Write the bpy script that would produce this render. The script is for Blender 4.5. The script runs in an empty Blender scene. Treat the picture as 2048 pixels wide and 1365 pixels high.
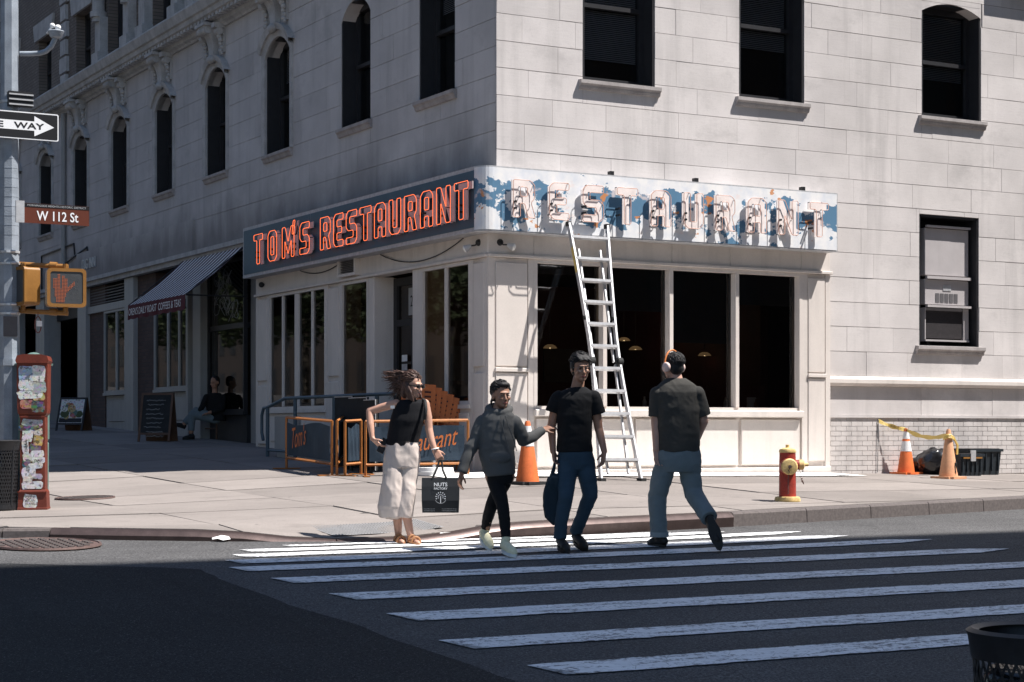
import bpy, bmesh, math, random
from mathutils import Vector, Matrix, noise
random.seed(7)
SC = bpy.context.scene
COL = SC.collection
PI = math.pi
# ------------------------------------------------------------------ camera, sky, sun, exposure
HCAM = 1.70
YAW = math.radians(29.14)
SN, CS = math.sin(YAW), math.cos(YAW)
FPX = 3678.0                       # focal length in pixels of the 2048 px wide photograph
cam_d = bpy.data.cameras.new('camera')
cam = bpy.data.objects.new('camera', cam_d); COL.objects.link(cam)
cam.location = (0, 0, HCAM)
cam.rotation_euler = (PI/2, 0, -YAW)
cam_d.sensor_width = 36.0
cam_d.lens = 36.0*FPX/2048.0
cam_d.shift_y = (866-682.5)/2048.0
cam_d.clip_start = 0.1; cam_d.clip_end = 2000
SC.camera = cam
SUN_EL, SUN_PHI = math.radians(61), math.radians(50)
sdir = Vector((math.sin(SUN_PHI)*math.cos(SUN_EL), -math.cos(SUN_PHI)*math.cos(SUN_EL), math.sin(SUN_EL)))
W = bpy.data.worlds.new('World'); SC.world = W; W.use_nodes = True
nt = W.node_tree
sky = nt.nodes.new('ShaderNodeTexSky'); sky.sky_type = 'NISHITA'; sky.sun_disc = False
sky.sun_elevation = SUN_EL; sky.sun_rotation = math.atan2(sdir.x, sdir.y)
sky.air_density = 0.95; sky.dust_density = 0.2; sky.ozone_density = 1.6
bg = nt.nodes['Background']; bg.inputs['Strength'].default_value = 0.075
nt.links.new(sky.outputs[0], bg.inputs['Color'])
sl = bpy.data.lights.new('sun', 'SUN'); sl.energy = 5.0; sl.angle = math.radians(0.5); sl.color = (1.0, 0.965, 0.925)
sun = bpy.data.objects.new('sun', sl); COL.objects.link(sun)
sun.rotation_euler = sdir.to_track_quat('Z', 'Y').to_euler(); sun.location = (20, -20, 60)
SC.view_settings.view_transform = 'Standard'; SC.view_settings.look = 'None'
SC.view_settings.gamma = 1.0; SC.view_settings.use_curve_mapping = False
SC.view_settings.exposure = 0.95
SC.cycles.max_bounces = 6; SC.cycles.transparent_max_bounces = 12

# ------------------------------------------------------------------ survey of the place: avenue runs along +Y, side street along +X
UW, VW = 12.23, 22.38              # west wall plane (x) and south wall plane (y) of the corner building
def ray(x, y):
    t = (x-1024)/FPX
    return SN+CS*t, CS-SN*t, (866-y)/FPX
def pr(x, y, o=0):
    a, b, c = ray(x, y); Z = (VW-o)/b
    return Z*a, HCAM+c*Z
def pl(x, y, o=0):
    a, b, c = ray(x, y); Z = (UW-o)/a
    return Z*b, HCAM+c*Z
def sm(t):
    t = max(0.0, min(1.0, t)); return t*t*(3-2*t)
def zroad(u, v):
    return .045*min(v, 22.3)+.036*max(0, v-22.3)
def gs(u, v):
    z = .045*min(v, 22.3)+.036*max(0, v-22.3)
    z += .09+.06*sm((u-6)/4)
    k = min(1, max(0, (v-17)/5.3))
    z += -.0135*max(0, u-12)*k-.028*max(0, 12-u)*k
    z -= .085*sm(1.35-abs(u-7.2)/1.1)*sm((17.3-v)/1.6)
    z -= .085*sm((4.2-u)/.6)*sm((18.6-v)/1.2)
    return z
def pg(x, y, g=gs):
    a, b, c = ray(x, y); lo, hi = 3.0, 80.0
    for i in range(50):
        m = (lo+hi)/2
        if HCAM+c*m-g(a*m, b*m) > 0: lo = m
        else: hi = m
    return Vector((a*lo, b*lo, g(a*lo, b*lo)))
def FR(a, o, z): return (a, VW-o, z)
def FL(a, o, z): return (UW-o, a, z)
def FW(x, y, z): return (x, y, z)

# ------------------------------------------------------------------ mesh collecting and objects
ORG = {}
class MB:
    def __init__(s, F=FW): s.v = []; s.f = []; s.m = []; s.F = F; s.cm = 0
    def add(s, vs, fs):
        n = len(s.v); s.v += [s.F(*p) for p in vs]
        for f in fs: s.f.append([i+n for i in f]); s.m.append(s.cm)
        return s
    def quad(s, a, b, c, d): return s.add([a, b, c, d], [(0, 1, 2, 3)])
    def box(s, x0, x1, y0, y1, z0, z1):
        return s.add([(x0,y0,z0),(x1,y0,z0),(x1,y1,z0),(x0,y1,z0),(x0,y0,z1),(x1,y0,z1),(x1,y1,z1),(x0,y1,z1)],
                     [(0,3,2,1),(4,5,6,7),(0,1,5,4),(1,2,6,5),(2,3,7,6),(3,0,4,7)])
    def cyl(s, p0, p1, r0, r1=None, n=10, cap=True):
        r1 = r0 if r1 is None else r1
        p0, p1 = Vector(p0), Vector(p1); d = (p1-p0)
        q = d.to_track_quat('Z', 'Y') if d.length > 1e-9 else Matrix.Identity(3).to_quaternion()
        vs = []
        for p, r in ((p0, r0), (p1, r1)):
            for i in range(n):
                an = 2*PI*i/n
                vs.append(tuple(p+q@Vector((r*math.cos(an), r*math.sin(an), 0))))
        fs = [(i, (i+1) % n, n+(i+1) % n, n+i) for i in range(n)]
        if cap: fs += [tuple(range(n-1, -1, -1)), tuple(range(n, 2*n))]
        return s.add(vs, fs)
    def tube(s, pts, r, n=8, closed=False):
        pts = [Vector(p) for p in pts]; m = len(pts); vs = []; up = None
        for i, p in enumerate(pts):
            a = pts[(i-1) % m] if (closed or i > 0) else p
            b = pts[(i+1) % m] if (closed or i < m-1) else p
            d = (b-a).normalized()
            if up is None: up = d.orthogonal().normalized()
            up = (up-d*up.dot(d))
            up = up.normalized() if up.length > 1e-6 else d.orthogonal().normalized()
            sd = d.cross(up); rr = r[i] if isinstance(r, (list, tuple)) else r
            for k in range(n):
                an = 2*PI*k/n; vs.append(tuple(p+up*(rr*math.cos(an))+sd*(rr*math.sin(an))))
        fs = []
        for i in range(m if closed else m-1):
            j = (i+1) % m
            for k in range(n): fs.append((i*n+k, i*n+(k+1) % n, j*n+(k+1) % n, j*n+k))
        if not closed: fs += [tuple(range(n-1, -1, -1)), tuple(range((m-1)*n, m*n))]
        return s.add(vs, fs)
    def lathe(s, prof, c=(0,0,0), n=20, ax=None):
        c = Vector(c); q = Vector(ax).to_track_quat('Z', 'Y') if ax is not None else None; vs = []
        for r, h in prof:
            for i in range(n):
                an = 2*PI*i/n; p = Vector((r*math.cos(an), r*math.sin(an), h))
                vs.append(tuple(c+(q@p if q else p)))
        m = len(prof); fs = []
        for j in range(m-1):
            for i in range(n): fs.append((j*n+i, j*n+(i+1) % n, (j+1)*n+(i+1) % n, (j+1)*n+i))
        fs += [tuple(range(n-1, -1, -1)), tuple(range((m-1)*n, m*n))]
        return s.add(vs, fs)
    def ell(s, c, r, n=12, m=8, rot=None):
        c = Vector(c); vs = [tuple(c+(rot@Vector((0,0,-r[2])) if rot else Vector((0,0,-r[2]))))]
        for j in range(1, m):
            th = -PI/2+PI*j/m
            for i in range(n):
                an = 2*PI*i/n
                p = Vector((r[0]*math.cos(th)*math.cos(an), r[1]*math.cos(th)*math.sin(an), r[2]*math.sin(th)))
                vs.append(tuple(c+(rot@p if rot else p)))
        vs.append(tuple(c+(rot@Vector((0,0,r[2])) if rot else Vector((0,0,r[2])))))
        fs = [(0, 1+(i+1) % n, 1+i) for i in range(n)]
        for j in range(m-2):
            for i in range(n): fs.append((1+j*n+i, 1+j*n+(i+1) % n, 1+(j+1)*n+(i+1) % n, 1+(j+1)*n+i))
        L = len(vs)-1
        fs += [(L, 1+(m-2)*n+i, 1+(m-2)*n+(i+1) % n) for i in range(n)]
        return s.add(vs, fs)
    def cap(s, p0, r0, p1, r1, n=12):          # tapered capsule
        s.cyl(p0, p1, r0, r1, n); s.ell(p0, (r0, r0, r0), n, 8); s.ell(p1, (r1, r1, r1), n, 8); return s
    def loft(s, rings):
        n = len(rings[0]); vs = [p for r in rings for p in r]; fs = []
        for j in range(len(rings)-1):
            for i in range(n): fs.append((j*n+i, j*n+(i+1) % n, (j+1)*n+(i+1) % n, (j+1)*n+i))
        fs += [tuple(range(n-1, -1, -1)), tuple(range((len(rings)-1)*n, len(rings)*n))]
        return s.add(vs, fs)
    def prism(s, poly, o0, o1):                # poly of (a,z), extruded along o of a facade frame
        n = len(poly)
        vs = [(a, o0, z) for a, z in poly]+[(a, o1, z) for a, z in poly]
        return s.add(vs, [tuple(range(n-1, -1, -1)), tuple(range(n, 2*n))]+[(i, (i+1) % n, n+(i+1) % n, n+i) for i in range(n)])
    def build(s, name, mat, parent=None, smooth=False, kind=None, org=None, recalc=True):
        o0 = Vector(ORG.get(parent, (0,0,0))) if parent else Vector((0,0,0))
        if org is not None: o0 = Vector(org)
        me = bpy.data.meshes.new(name)
        me.from_pydata([tuple(Vector(p)-o0) for p in s.v], [], s.f)
        mats = mat if isinstance(mat, (list, tuple)) else [mat]
        for m_ in mats: me.materials.append(m_)
        if len(mats) > 1: me.polygons.foreach_set('material_index', s.m)
        if recalc:
            bm = bmesh.new(); bm.from_mesh(me); bmesh.ops.recalc_face_normals(bm, faces=bm.faces); bm.to_mesh(me); bm.free()
        if s.F is FL and mats[0].name.endswith('_glass'): me.flip_normals()
        if smooth: me.polygons.foreach_set('use_smooth', [True]*len(me.polygons))
        me.update()
        o = bpy.data.objects.new(name, me); COL.objects.link(o)
        if parent is not None:
            o.parent = parent; ORG[o] = o0
        elif org is not None:
            o.location = o0; ORG[o] = o0
        else: ORG[o] = o0
        if kind: o['kind'] = kind
        return o
def thing(name, label, cat, loc=(0,0,0), group=None, rz=0.0):
    o = bpy.data.objects.new(name, None); COL.objects.link(o); o.location = loc; o.rotation_euler = (0,0,rz)
    o.empty_display_size = .2; ORG[o] = Vector(loc); o['label'] = label; o['category'] = cat
    if group: o['group'] = group
    return o
def tag(o, label, cat, group=None):
    o['label'] = label; o['category'] = cat
    if group: o['group'] = group
    return o
def autosmooth(o, ang=40):
    me = o.data; me.polygons.foreach_set('use_smooth', [True]*len(me.polygons))
    try: me.set_sharp_from_angle(angle=math.radians(ang))
    except Exception: pass
    return o
def eval_mesh(tmp):
    dg = bpy.context.evaluated_depsgraph_get(); dg.update()
    me = bpy.data.meshes.new_from_object(tmp.evaluated_get(dg)); return me
def text_geo(txt, size=1.0, ext=0.0, spacing=1.0, shear=0.0, offset=0.0):
    cu = bpy.data.curves.new('t', 'FONT'); cu.body = txt; cu.size = size; cu.extrude = ext; cu.space_character = spacing
    cu.shear = shear; cu.offset = offset; cu.resolution_u = 3
    o = bpy.data.objects.new('t', cu); COL.objects.link(o)
    me = eval_mesh(o); vs = [tuple(v.co) for v in me.vertices]; fs = [tuple(p.vertices) for p in me.polygons]
    bpy.data.objects.remove(o); bpy.data.curves.remove(cu); bpy.data.meshes.remove(me)
    return vs, fs
def shape_geo(loops, ext):
    cu = bpy.data.curves.new('s', 'CURVE'); cu.dimensions = '2D'; cu.fill_mode = 'BOTH'; cu.extrude = ext
    for lp in loops:
        sp = cu.splines.new('POLY'); sp.points.add(len(lp)-1); sp.use_cyclic_u = True
        for i, (x, y) in enumerate(lp): sp.points[i].co = (x, y, 0, 1)
    o = bpy.data.objects.new('s', cu); COL.objects.link(o)
    me = eval_mesh(o); vs = [tuple(v.co) for v in me.vertices]; fs = [tuple(p.vertices) for p in me.polygons]
    bpy.data.objects.remove(o); bpy.data.curves.remove(cu); bpy.data.meshes.remove(me)
    return vs, fs
def fit_text(txt, w, h, **k):                  # text scaled to a box w x h, origin at its lower left corner
    vs, fs = text_geo(txt, **k)
    x0 = min(v[0] for v in vs); x1 = max(v[0] for v in vs); y0 = min(v[1] for v in vs); y1 = max(v[1] for v in vs)
    return [((v[0]-x0)/(x1-x0)*w, (v[1]-y0)/(y1-y0)*h, v[2]) for v in vs], fs
def put(mb, geo, P):                           # place 2-D geometry through a function of (x, y, z)
    mb.add([P(*v) for v in geo[0]], geo[1]); return mb

# ------------------------------------------------------------------ materials
class NG:
    def __init__(s, name):
        s.mat = bpy.data.materials.new(name); s.mat.use_nodes = True
        s.t = s.mat.node_tree; s.t.nodes.clear()
        s.out = s.n('ShaderNodeOutputMaterial'); s.bs = s.n('ShaderNodeBsdfPrincipled')
        s.l(s.bs.outputs[0], s.out.inputs[0]); s.pos = s.n('ShaderNodeNewGeometry').outputs['Position']
    def n(s, t, **k):
        nd = s.t.nodes.new(t)
        for a, b in k.items(): setattr(nd, a, b)
        return nd
    def l(s, a, b): s.t.links.new(a, b)
    def set(s, nd, **k):
        for a, b in k.items(): nd.inputs[a.replace('_', ' ')].default_value = b
        return nd
    def mapv(s, sc, loc=(0,0,0), src=None):
        m = s.n('ShaderNodeMapping'); m.inputs['Scale'].default_value = sc if isinstance(sc, tuple) else (sc,)*3
        m.inputs['Location'].default_value = loc; s.l(src or s.pos, m.inputs[0]); return m.outputs[0]
    def noise(s, sc, det=4, rough=.55, src=None, loc=(0,0,0)):
        nd = s.n('ShaderNodeTexNoise'); nd.inputs['Scale'].default_value = 1.0
        nd.inputs['Detail'].default_value = det; nd.inputs['Roughness'].default_value = rough
        s.l(s.mapv(sc, loc, src), nd.inputs['Vector']); return nd.outputs['Fac']
    def ramp(s, f, stops, interp='LINEAR'):
        r = s.n('ShaderNodeValToRGB'); r.color_ramp.interpolation = interp; e = r.color_ramp.elements
        while len(e) < len(stops): e.new(.5)
        for i, (p, c) in enumerate(stops):
            e[i].position = p; e[i].color = (c, c, c, 1) if not isinstance(c, tuple) else (*c, 1)
        s.l(f, r.inputs[0]); return r.outputs[0]
    def mix(s, f, a, b, mode='MIX'):
        m = s.n('ShaderNodeMix', data_type='RGBA', blend_type=mode)
        for i, x in ((0, f), (6, a), (7, b)):
            if isinstance(x, (int, float)): m.inputs[i].default_value = x
            elif isinstance(x, tuple): m.inputs[i].default_value = (*x, 1)
            else: s.l(x, m.inputs[i])
        return m.outputs[2]
    def math(s, op, a, b=0.0):
        m = s.n('ShaderNodeMath', operation=op)
        for i, x in ((0, a), (1, b)):
            if isinstance(x, (int, float)): m.inputs[i].default_value = x
            else: s.l(x, m.inputs[i])
        return m.outputs[0]
    def bump(s, h, st=.3, d=.01):
        b = s.n('ShaderNodeBump'); b.inputs['Strength'].default_value = st; b.inputs['Distance'].default_value = d
        s.l(h, b.inputs['Height']); s.l(b.outputs[0], s.bs.inputs['Normal'])
    def col(s, c):
        if isinstance(c, tuple): s.bs.inputs['Base Color'].default_value = (*c, 1)
        else: s.l(c, s.bs.inputs['Base Color'])
    def rnd(s): return s.n('ShaderNodeObjectInfo').outputs['Random']
    def xyz(s):
        x = s.n('ShaderNodeSeparateXYZ'); s.l(s.pos, x.inputs[0]); return x.outputs
def mat(name, c, rough=.7, var=.18, sc=6.0, fine=60.0, bump=.15, metal=0.0, rnd=0.0, spec=.4, streak=0.0, emit=None, coat=0.0):
    g = NG(name); lo = tuple(max(0, x*(1-var)) for x in c); hi = tuple(min(1, x*(1+var)) for x in c)
    f = g.math('ADD', g.math('MULTIPLY', g.noise(sc), .65), g.math('MULTIPLY', g.noise(fine, 3), .35))
    cc = g.mix(g.ramp(f, [(.32, 0.0), (.68, 1.0)]), lo, hi)
    if streak: cc = g.mix(g.math('MULTIPLY', g.ramp(g.noise((5, 5, .35), 3), [(.5, 0.0), (.75, 1.0)]), streak), cc, tuple(x*.45 for x in c))
    if rnd: cc = g.mix(1.0, cc, g.ramp(g.rnd(), [(0, 1-rnd), (1, 1.0)]), 'MULTIPLY')
    g.col(cc); g.bs.inputs['Roughness'].default_value = rough; g.bs.inputs['Metallic'].default_value = metal
    g.bs.inputs['Specular IOR Level'].default_value = spec
    if coat: g.bs.inputs['Coat Weight'].default_value = coat
    if bump: g.bump(g.noise(fine, 4), bump, .004)
    if emit: g.bs.inputs['Emission Color'].default_value = (*emit[0], 1); g.bs.inputs['Emission Strength'].default_value = emit[1]
    return g.mat
M = {}
def stone(name, c, soot=False):
    g = NG(name); r = g.rnd()
    big = g.ramp(g.noise(.9, 4), [(.35, 0.0), (.7, 1.0)])
    cc = g.mix(big, tuple(x*.86 for x in c), tuple(min(1, x*1.08) for x in c))
    cc = g.mix(1.0, cc, g.ramp(r, [(0, (.93, .92, .92)), (.5, (1.0, .99, .985)), (1, (1.03, 1.02, 1.02))]), 'MULTIPLY')
    st = g.ramp(g.noise((3.2, 3.2, .25), 4, .65), [(.52, 0.0), (.78, 1.0)])
    cc = g.mix(g.math('MULTIPLY', st, .45), cc, tuple(x*.5 for x in c))
    bl = g.ramp(g.noise((1.1, 1.1, 1.6), 5, .7, loc=(5, 2, 8)), [(.56, 0.0), (.72, 1.0)])
    cc = g.mix(g.math('MULTIPLY', bl, .38), cc, tuple(x*.55 for x in c))
    cc = g.mix(g.math('MULTIPLY', g.ramp(g.noise(38, 3), [(.55, 0.0), (.75, 1.0)]), .22), cc, tuple(x*.6 for x in c))
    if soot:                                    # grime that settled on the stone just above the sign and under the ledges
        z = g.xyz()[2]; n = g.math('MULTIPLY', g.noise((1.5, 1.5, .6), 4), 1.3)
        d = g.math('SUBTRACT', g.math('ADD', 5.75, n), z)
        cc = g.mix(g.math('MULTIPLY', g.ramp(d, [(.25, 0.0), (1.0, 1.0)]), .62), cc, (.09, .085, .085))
    g.col(cc); g.bs.inputs['Roughness'].default_value = .88; g.bs.inputs['Specular IOR Level'].default_value = .25
    h = g.math('ADD', g.math('MULTIPLY', g.noise(90, 4), .5), g.math('MULTIPLY', g.noise((6, 6, 40), 3), .5))
    g.bump(h, .35, .006); return g.mat
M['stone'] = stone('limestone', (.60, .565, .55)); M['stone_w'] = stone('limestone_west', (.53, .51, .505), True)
def mortar():                                    # pointing: open and dark in places, painted over in others
    g = NG('mortar'); f = g.ramp(g.noise((.9, .9, 2.2), 4, .65), [(.38, 0.0), (.62, 1.0)])
    g.col(g.mix(f, (.56, .53, .515), (.32, .30, .295))); g.bs.inputs['Roughness'].default_value = .95; return g.mat
M['mortar'] = mortar()
M['trim'] = mat('carved_limestone', (.42, .41, .405), .9, .25, 4, 50, .4, streak=.4)
M['sill'] = mat('sill_stone', (.36, .33, .32), .9, .25, 5, 60, .4, streak=.4)
M['cream'] = mat('cream_enamel', (.64, .58, .535), .45, .07, 2.5, 40, .05, streak=.24)
M['greyp'] = mat('grey_paint', (.32, .315, .31), .5, .08, 3, 40, .06, streak=.25)
M['alu'] = mat('aluminium', (.62, .62, .63), .38, .08, 10, 90, .05, metal=.85)
M['ladder'] = mat('ladder_aluminium', (.50, .50, .515), .45, .18, 14, 90, .1, metal=.6)
M['black'] = mat('black_metal', (.016, .016, .018), .45, .3, 20, 90, .05)
M['frame_dark'] = mat('dark_window_frame', (.022, .022, .025), .5, .2, 8, 60, .05)
M['rubber'] = mat('black_rubber', (.02, .02, .02), .8, .3, 20, 90, .1)
M['white'] = mat('white_paint', (.78, .77, .75), .5, .06, 8, 60, .05)
M['paper'] = mat('white_paper', (.80, .79, .77), .85, .06, 12, 60, .2)
M['letter'] = mat('letter_plate', (.50, .40, .40), .6, .12, 12, 60, .05)
M['letter_r'] = mat('letter_plate_primed', (.78, .70, .67), .6, .12, 9, 60, .1)
M['neon_off'] = mat('unlit_tube', (.62, .36, .28), .3, .1, 12, 60, 0)
M['navy'] = mat('navy_banner', (.016, .032, .052), .75, .15, 6, 70, .2)
M['orange_w'] = mat('orange_frame', (.34, .125, .03), .55, .22, 9, 60, .1)
M['orange_pl'] = mat('orange_plastic', (.46, .125, .03), .5, .10, 9, 60, .05)
M['cone'] = mat('cone_orange', (.62, .14, .035), .55, .16, 9, 50, .1)
M['cone_old'] = mat('cone_faded', (.56, .29, .16), .7, .18, 7, 40, .15)
M['reflect'] = mat('reflective_band', (.70, .69, .68), .5, .12, 14, 60, .05)
M['red'] = mat('hydrant_red', (.27, .030, .018), .55, .4, 14, 60, .2)
M['yellow'] = mat('hydrant_cream', (.60, .43, .18), .6, .35, 14, 60, .2)
M['redpost'] = mat('callbox_red', (.14, .024, .011), .55, .3, 9, 60, .2, streak=.4)
M['green'] = mat('verdigris_green', (.10, .17, .15), .6, .25, 8, 60, .2)
M['pole'] = mat('pole_grey', (.26, .29, .33), .6, .25, 7, 90, .5, streak=.25)
M['galv'] = mat('galvanised', (.55, .55, .56), .45, .15, 12, 80, .1, metal=.5)
M['sigy'] = mat('signal_yellow', (.25, .115, .026), .45, .15, 8, 60, .08)
M['siggrey'] = mat('signal_lens', (.055, .058, .062), .35, .1, 20, 300, .25)
M['brown'] = mat('brown_sign', (.10, .022, .010), .5, .06, 4, 40, 0)
M['signblack'] = mat('sign_black', (.008, .008, .010), .5, .1, 4, 40, 0)
M['signwhite'] = mat('sign_white', (.78, .78, .79), .5, .05, 4, 40, 0)
M['blueg'] = mat('bluegrey_rail', (.055, .085, .11), .5, .15, 8, 60, .05)
M['wood'] = mat('dark_wood', (.09, .045, .025), .6, .3, (3, 3, 20), 60, .1) if False else mat('dark_wood', (.09, .045, .025), .6, .3, 9, 60, .1)
M['blackboard'] = mat('blackboard', (.014, .015, .016), .8, .4, 7, 40, .05)
M['chalk'] = mat('chalk', (.42, .43, .44), .9, .3, 40, 90, 0)
M['granite'] = mat('granite_kerb', (.105, .088, .083), .85, .3, 30, 160, .5)
M['steelkerb'] = mat('steel_kerb', (.085, .06, .055), .38, .25, 9, 70, .1, metal=.6)
M['iron'] = mat('cast_iron', (.13, .085, .075), .6, .25, 18, 90, .2, metal=.3)
M['tact'] = mat('tactile_pad', (.22, .215, .215), .8, .15, 9, 60, .2)
M['bagblack'] = mat('bag_plastic', (.010, .010, .012), .22, .2, 8, 40, .05, spec=.6)
M['binblack'] = mat('bin_plastic', (.014, .020, .026), .5, .2, 8, 40, .05)
M['tape'] = mat('caution_tape', (.66, .48, .14), .5, .06, 8, 60, .05)
M['ink'] = mat('black_ink', (.02, .02, .02), .7, .1, 8, 60, 0)
M['dark_in'] = mat('dark_interior', (.012, .011, .011), .9, .3, 2, 20, 0)
M['wine'] = mat('wine_red_booth', (.05, .010, .009), .6, .3, 4, 40, .05)
M['shade'] = mat('roller_shade', (.10, .10, .105), .8, .12, 5, 90, .05)
M['acgrey'] = mat('ac_panel', (.42, .39, .39), .5, .06, 5, 60, .05, streak=.12)
M['louvre'] = mat('louvre_grey', (.10, .095, .10), .6, .15, 9, 60, .1)
M['acdark'] = mat('ac_grille', (.022, .018, .020), .7, .3, 20, 120, .3)
M['terracotta'] = mat('utility_conduit', (.17, .18, .19), .6, .2, 9, 60, .1)
M['brickw'] = None
def glass(name, tint=.35, rough=0.02, refl=1.0):
    g = NG(name); g.t.nodes.remove(g.bs)
    tr = g.n('ShaderNodeBsdfTransparent'); tr.inputs[0].default_value = (tint, tint, tint*1.03, 1)
    gl = g.n('ShaderNodeBsdfGlossy'); gl.inputs['Roughness'].default_value = rough; gl.inputs['Color'].default_value = (refl, refl, refl, 1)
    fr = g.n('ShaderNodeFresnel'); fr.inputs['IOR'].default_value = 1.45
    mx = g.n('ShaderNodeMixShader'); g.l(fr.outputs[0], mx.inputs[0]); g.l(tr.outputs[0], mx.inputs[1]); g.l(gl.outputs[0], mx.inputs[2])
    bp = g.n('ShaderNodeBump'); bp.inputs['Strength'].default_value = .02; bp.inputs['Distance'].default_value = .02
    g.l(g.noise(.8, 2), bp.inputs['Height']); g.l(bp.outputs[0], gl.inputs['Normal'])
    g.l(mx.outputs[0], g.out.inputs[0]); return g.mat
M['glass'] = glass('shop_glass', .30); M['glass_up'] = glass('upper_glass', .75)
def emis(name, c, s, base=(.05, .02, .01)):
    g = NG(name); g.col(base); g.bs.inputs['Emission Color'].default_value = (*c, 1); g.bs.inputs['Emission Strength'].default_value = s; return g.mat
M['neon'] = emis('lit_neon', (1.0, .17, .05), .95); M['bulb'] = emis('lit_bulb', (1.0, .72, .38), 6.0)
M['lampin'] = emis('lamp_reflector', (1.0, .62, .28), .10, (.5, .42, .3))
M['led'] = emis('led_hand', (1.0, .22, .04), .13, (.22, .06, .03))
def asphalt(name, c, dark=False):
    g = NG(name)
    big = g.ramp(g.noise(.55, 5), [(.3, 0.0), (.7, 1.0)])
    cc = g.mix(big, tuple(x*.72 for x in c), tuple(x*1.25 for x in c))
    ty = g.ramp(g.noise((.35, 3.5, 1) if not dark else (3.0, .25, 1), 4, .6), [(.48, 0.0), (.66, 1.0)])
    cc = g.mix(g.math('MULTIPLY', ty, .4), cc, tuple(x*.5 for x in c))
    sp = g.ramp(g.noise(58, 3, .75), [(.40, 0.0), (.62, 1.0)])
    cc = g.mix(sp, tuple(x*.3 for x in c), cc)
    fl = g.ramp(g.noise(85, 2), [(.62, 0.0), (.70, 1.0)])
    cc = g.mix(g.math('MULTIPLY', fl, .35 if dark else .6), cc, (.36, .35, .34))
    vo = g.n('ShaderNodeTexVoronoi', feature='DISTANCE_TO_EDGE'); vo.inputs['Scale'].default_value = 1
    wp = g.n('ShaderNodeVectorMath', operation='ADD'); nn = g.n('ShaderNodeTexNoise'); nn.inputs['Scale'].default_value = 1.7; g.l(g.pos, nn.inputs['Vector']); g.l(g.mapv(.42), wp.inputs[0]); g.l(nn.outputs['Color'], wp.inputs[1]); g.l(wp.outputs[0], vo.inputs['Vector'])
    ck = g.math('MULTIPLY', g.ramp(vo.outputs['Distance'], [(.0, 1.0), (.006, 0.0)]), g.ramp(g.noise(.7, 2, .5, loc=(4, 4, 4)), [(.5, 0.0), (.6, 1.0)]))
    cc = g.mix(g.math('MULTIPLY', ck, .75), cc, (.018, .017, .017))
    g.col(cc); g.bs.inputs['Roughness'].default_value = .9; g.bs.inputs['Specular IOR Level'].default_value = .2
    g.bump(g.noise(75, 4, .7), .6, .01); return g.mat
M['asphalt'] = asphalt('asphalt', (.128, .125, .126)); M['asphalt_d'] = asphalt('asphalt_new', (.037, .038, .040), True)
def concrete(name, c, rnd=.24):
    g = NG(name)
    big = g.ramp(g.noise(.8, 5, .6), [(.3, 0.0), (.7, 1.0)])
    cc = g.mix(big, tuple(x*.82 for x in c), tuple(x*1.08 for x in c))
    sp = g.ramp(g.noise(110, 3, .7), [(.40, 0.0), (.62, 1.0)])
    cc = g.mix(g.math('MULTIPLY', g.math('SUBTRACT', 1.0, sp), .45), cc, tuple(x*.45 for x in c))
    gum = g.ramp(g.noise(9, 1), [(.735, 0.0), (.75, 1.0)])
    cc = g.mix(g.math('MULTIPLY', gum, .4), cc, (.08, .075, .07))
    st = g.ramp(g.noise((1.3, 3.2, 1), 5, .7), [(.54, 0.0), (.72, 1.0)])
    cc = g.mix(g.math('MULTIPLY', st, .5), cc, tuple(x*.5 for x in c))
    cc = g.mix(1.0, cc, g.ramp(g.rnd(), [(0, 1-rnd), (1, 1.0)]), 'MULTIPLY')
    g.col(cc); g.bs.inputs['Roughness'].default_value = .9; g.bs.inputs['Specular IOR Level'].default_value = .2
    g.bump(g.noise(95, 4, .7), .4, .008); return g.mat
M['walk'] = concrete('sidewalk_concrete', (.30, .265, .243)); M['joint'] = mat('sidewalk_joint', (.07, .06, .055), .95)
def roadpaint(name):
    g = NG(name)
    n1 = g.noise(26, 6, .7); n2 = g.noise((2.5, 14, 1), 4)
    w = g.ramp(g.math('ADD', g.math('MULTIPLY', n1, .6), g.math('MULTIPLY', n2, .4)), [(.41, 0.0), (.49, 1.0)])
    cr = g.n('ShaderNodeTexVoronoi', feature='DISTANCE_TO_EDGE'); cr.inputs['Scale'].default_value = 1; g.l(g.mapv((5, 9, 1)), cr.inputs['Vector'])
    ck = g.ramp(cr.outputs['Distance'], [(.0, 0.35), (.02, 1.0)])
    cc = g.mix(g.ramp(g.noise((7, 2, 1), 3), [(.3, 0.0), (.7, 1.0)]), (.76, .76, .76), (.86, .86, .85))
    cc = g.mix(g.math('MULTIPLY', w, ck), (.17, .17, .175), cc); g.col(cc); g.bs.inputs['Roughness'].default_value = .75
    g.bump(n1, .3, .004); return g.mat
M['stripe'] = roadpaint('crosswalk_paint')
# ================================================================== THE SETTING
# ---- kerb line (convex), sidewalk slabs, road
KERB = [(2.2, 60), (2.2, 18.6), (2.6, 17.75), (3.3, 17.1), (4.05, 16.72), (5.2, 16.12), (6.4, 15.62), (7.7, 15.35), (9.8, 15.52), (11.5, 15.78), (13.0, 16.08), (16.5, 16.78), (40, 21.4)]
def resamp(pl_, step):
    out = []
    for (a, b) in zip(pl_, pl_[1:]):
        n = max(1, int(math.hypot(b[0]-a[0], b[1]-a[1])/step))
        for i in range(n): out.append((a[0]+(b[0]-a[0])*i/n, a[1]+(b[1]-a[1])*i/n))
    return out+[pl_[-1]]
kl = resamp(KERB[1:], .35)
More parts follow.
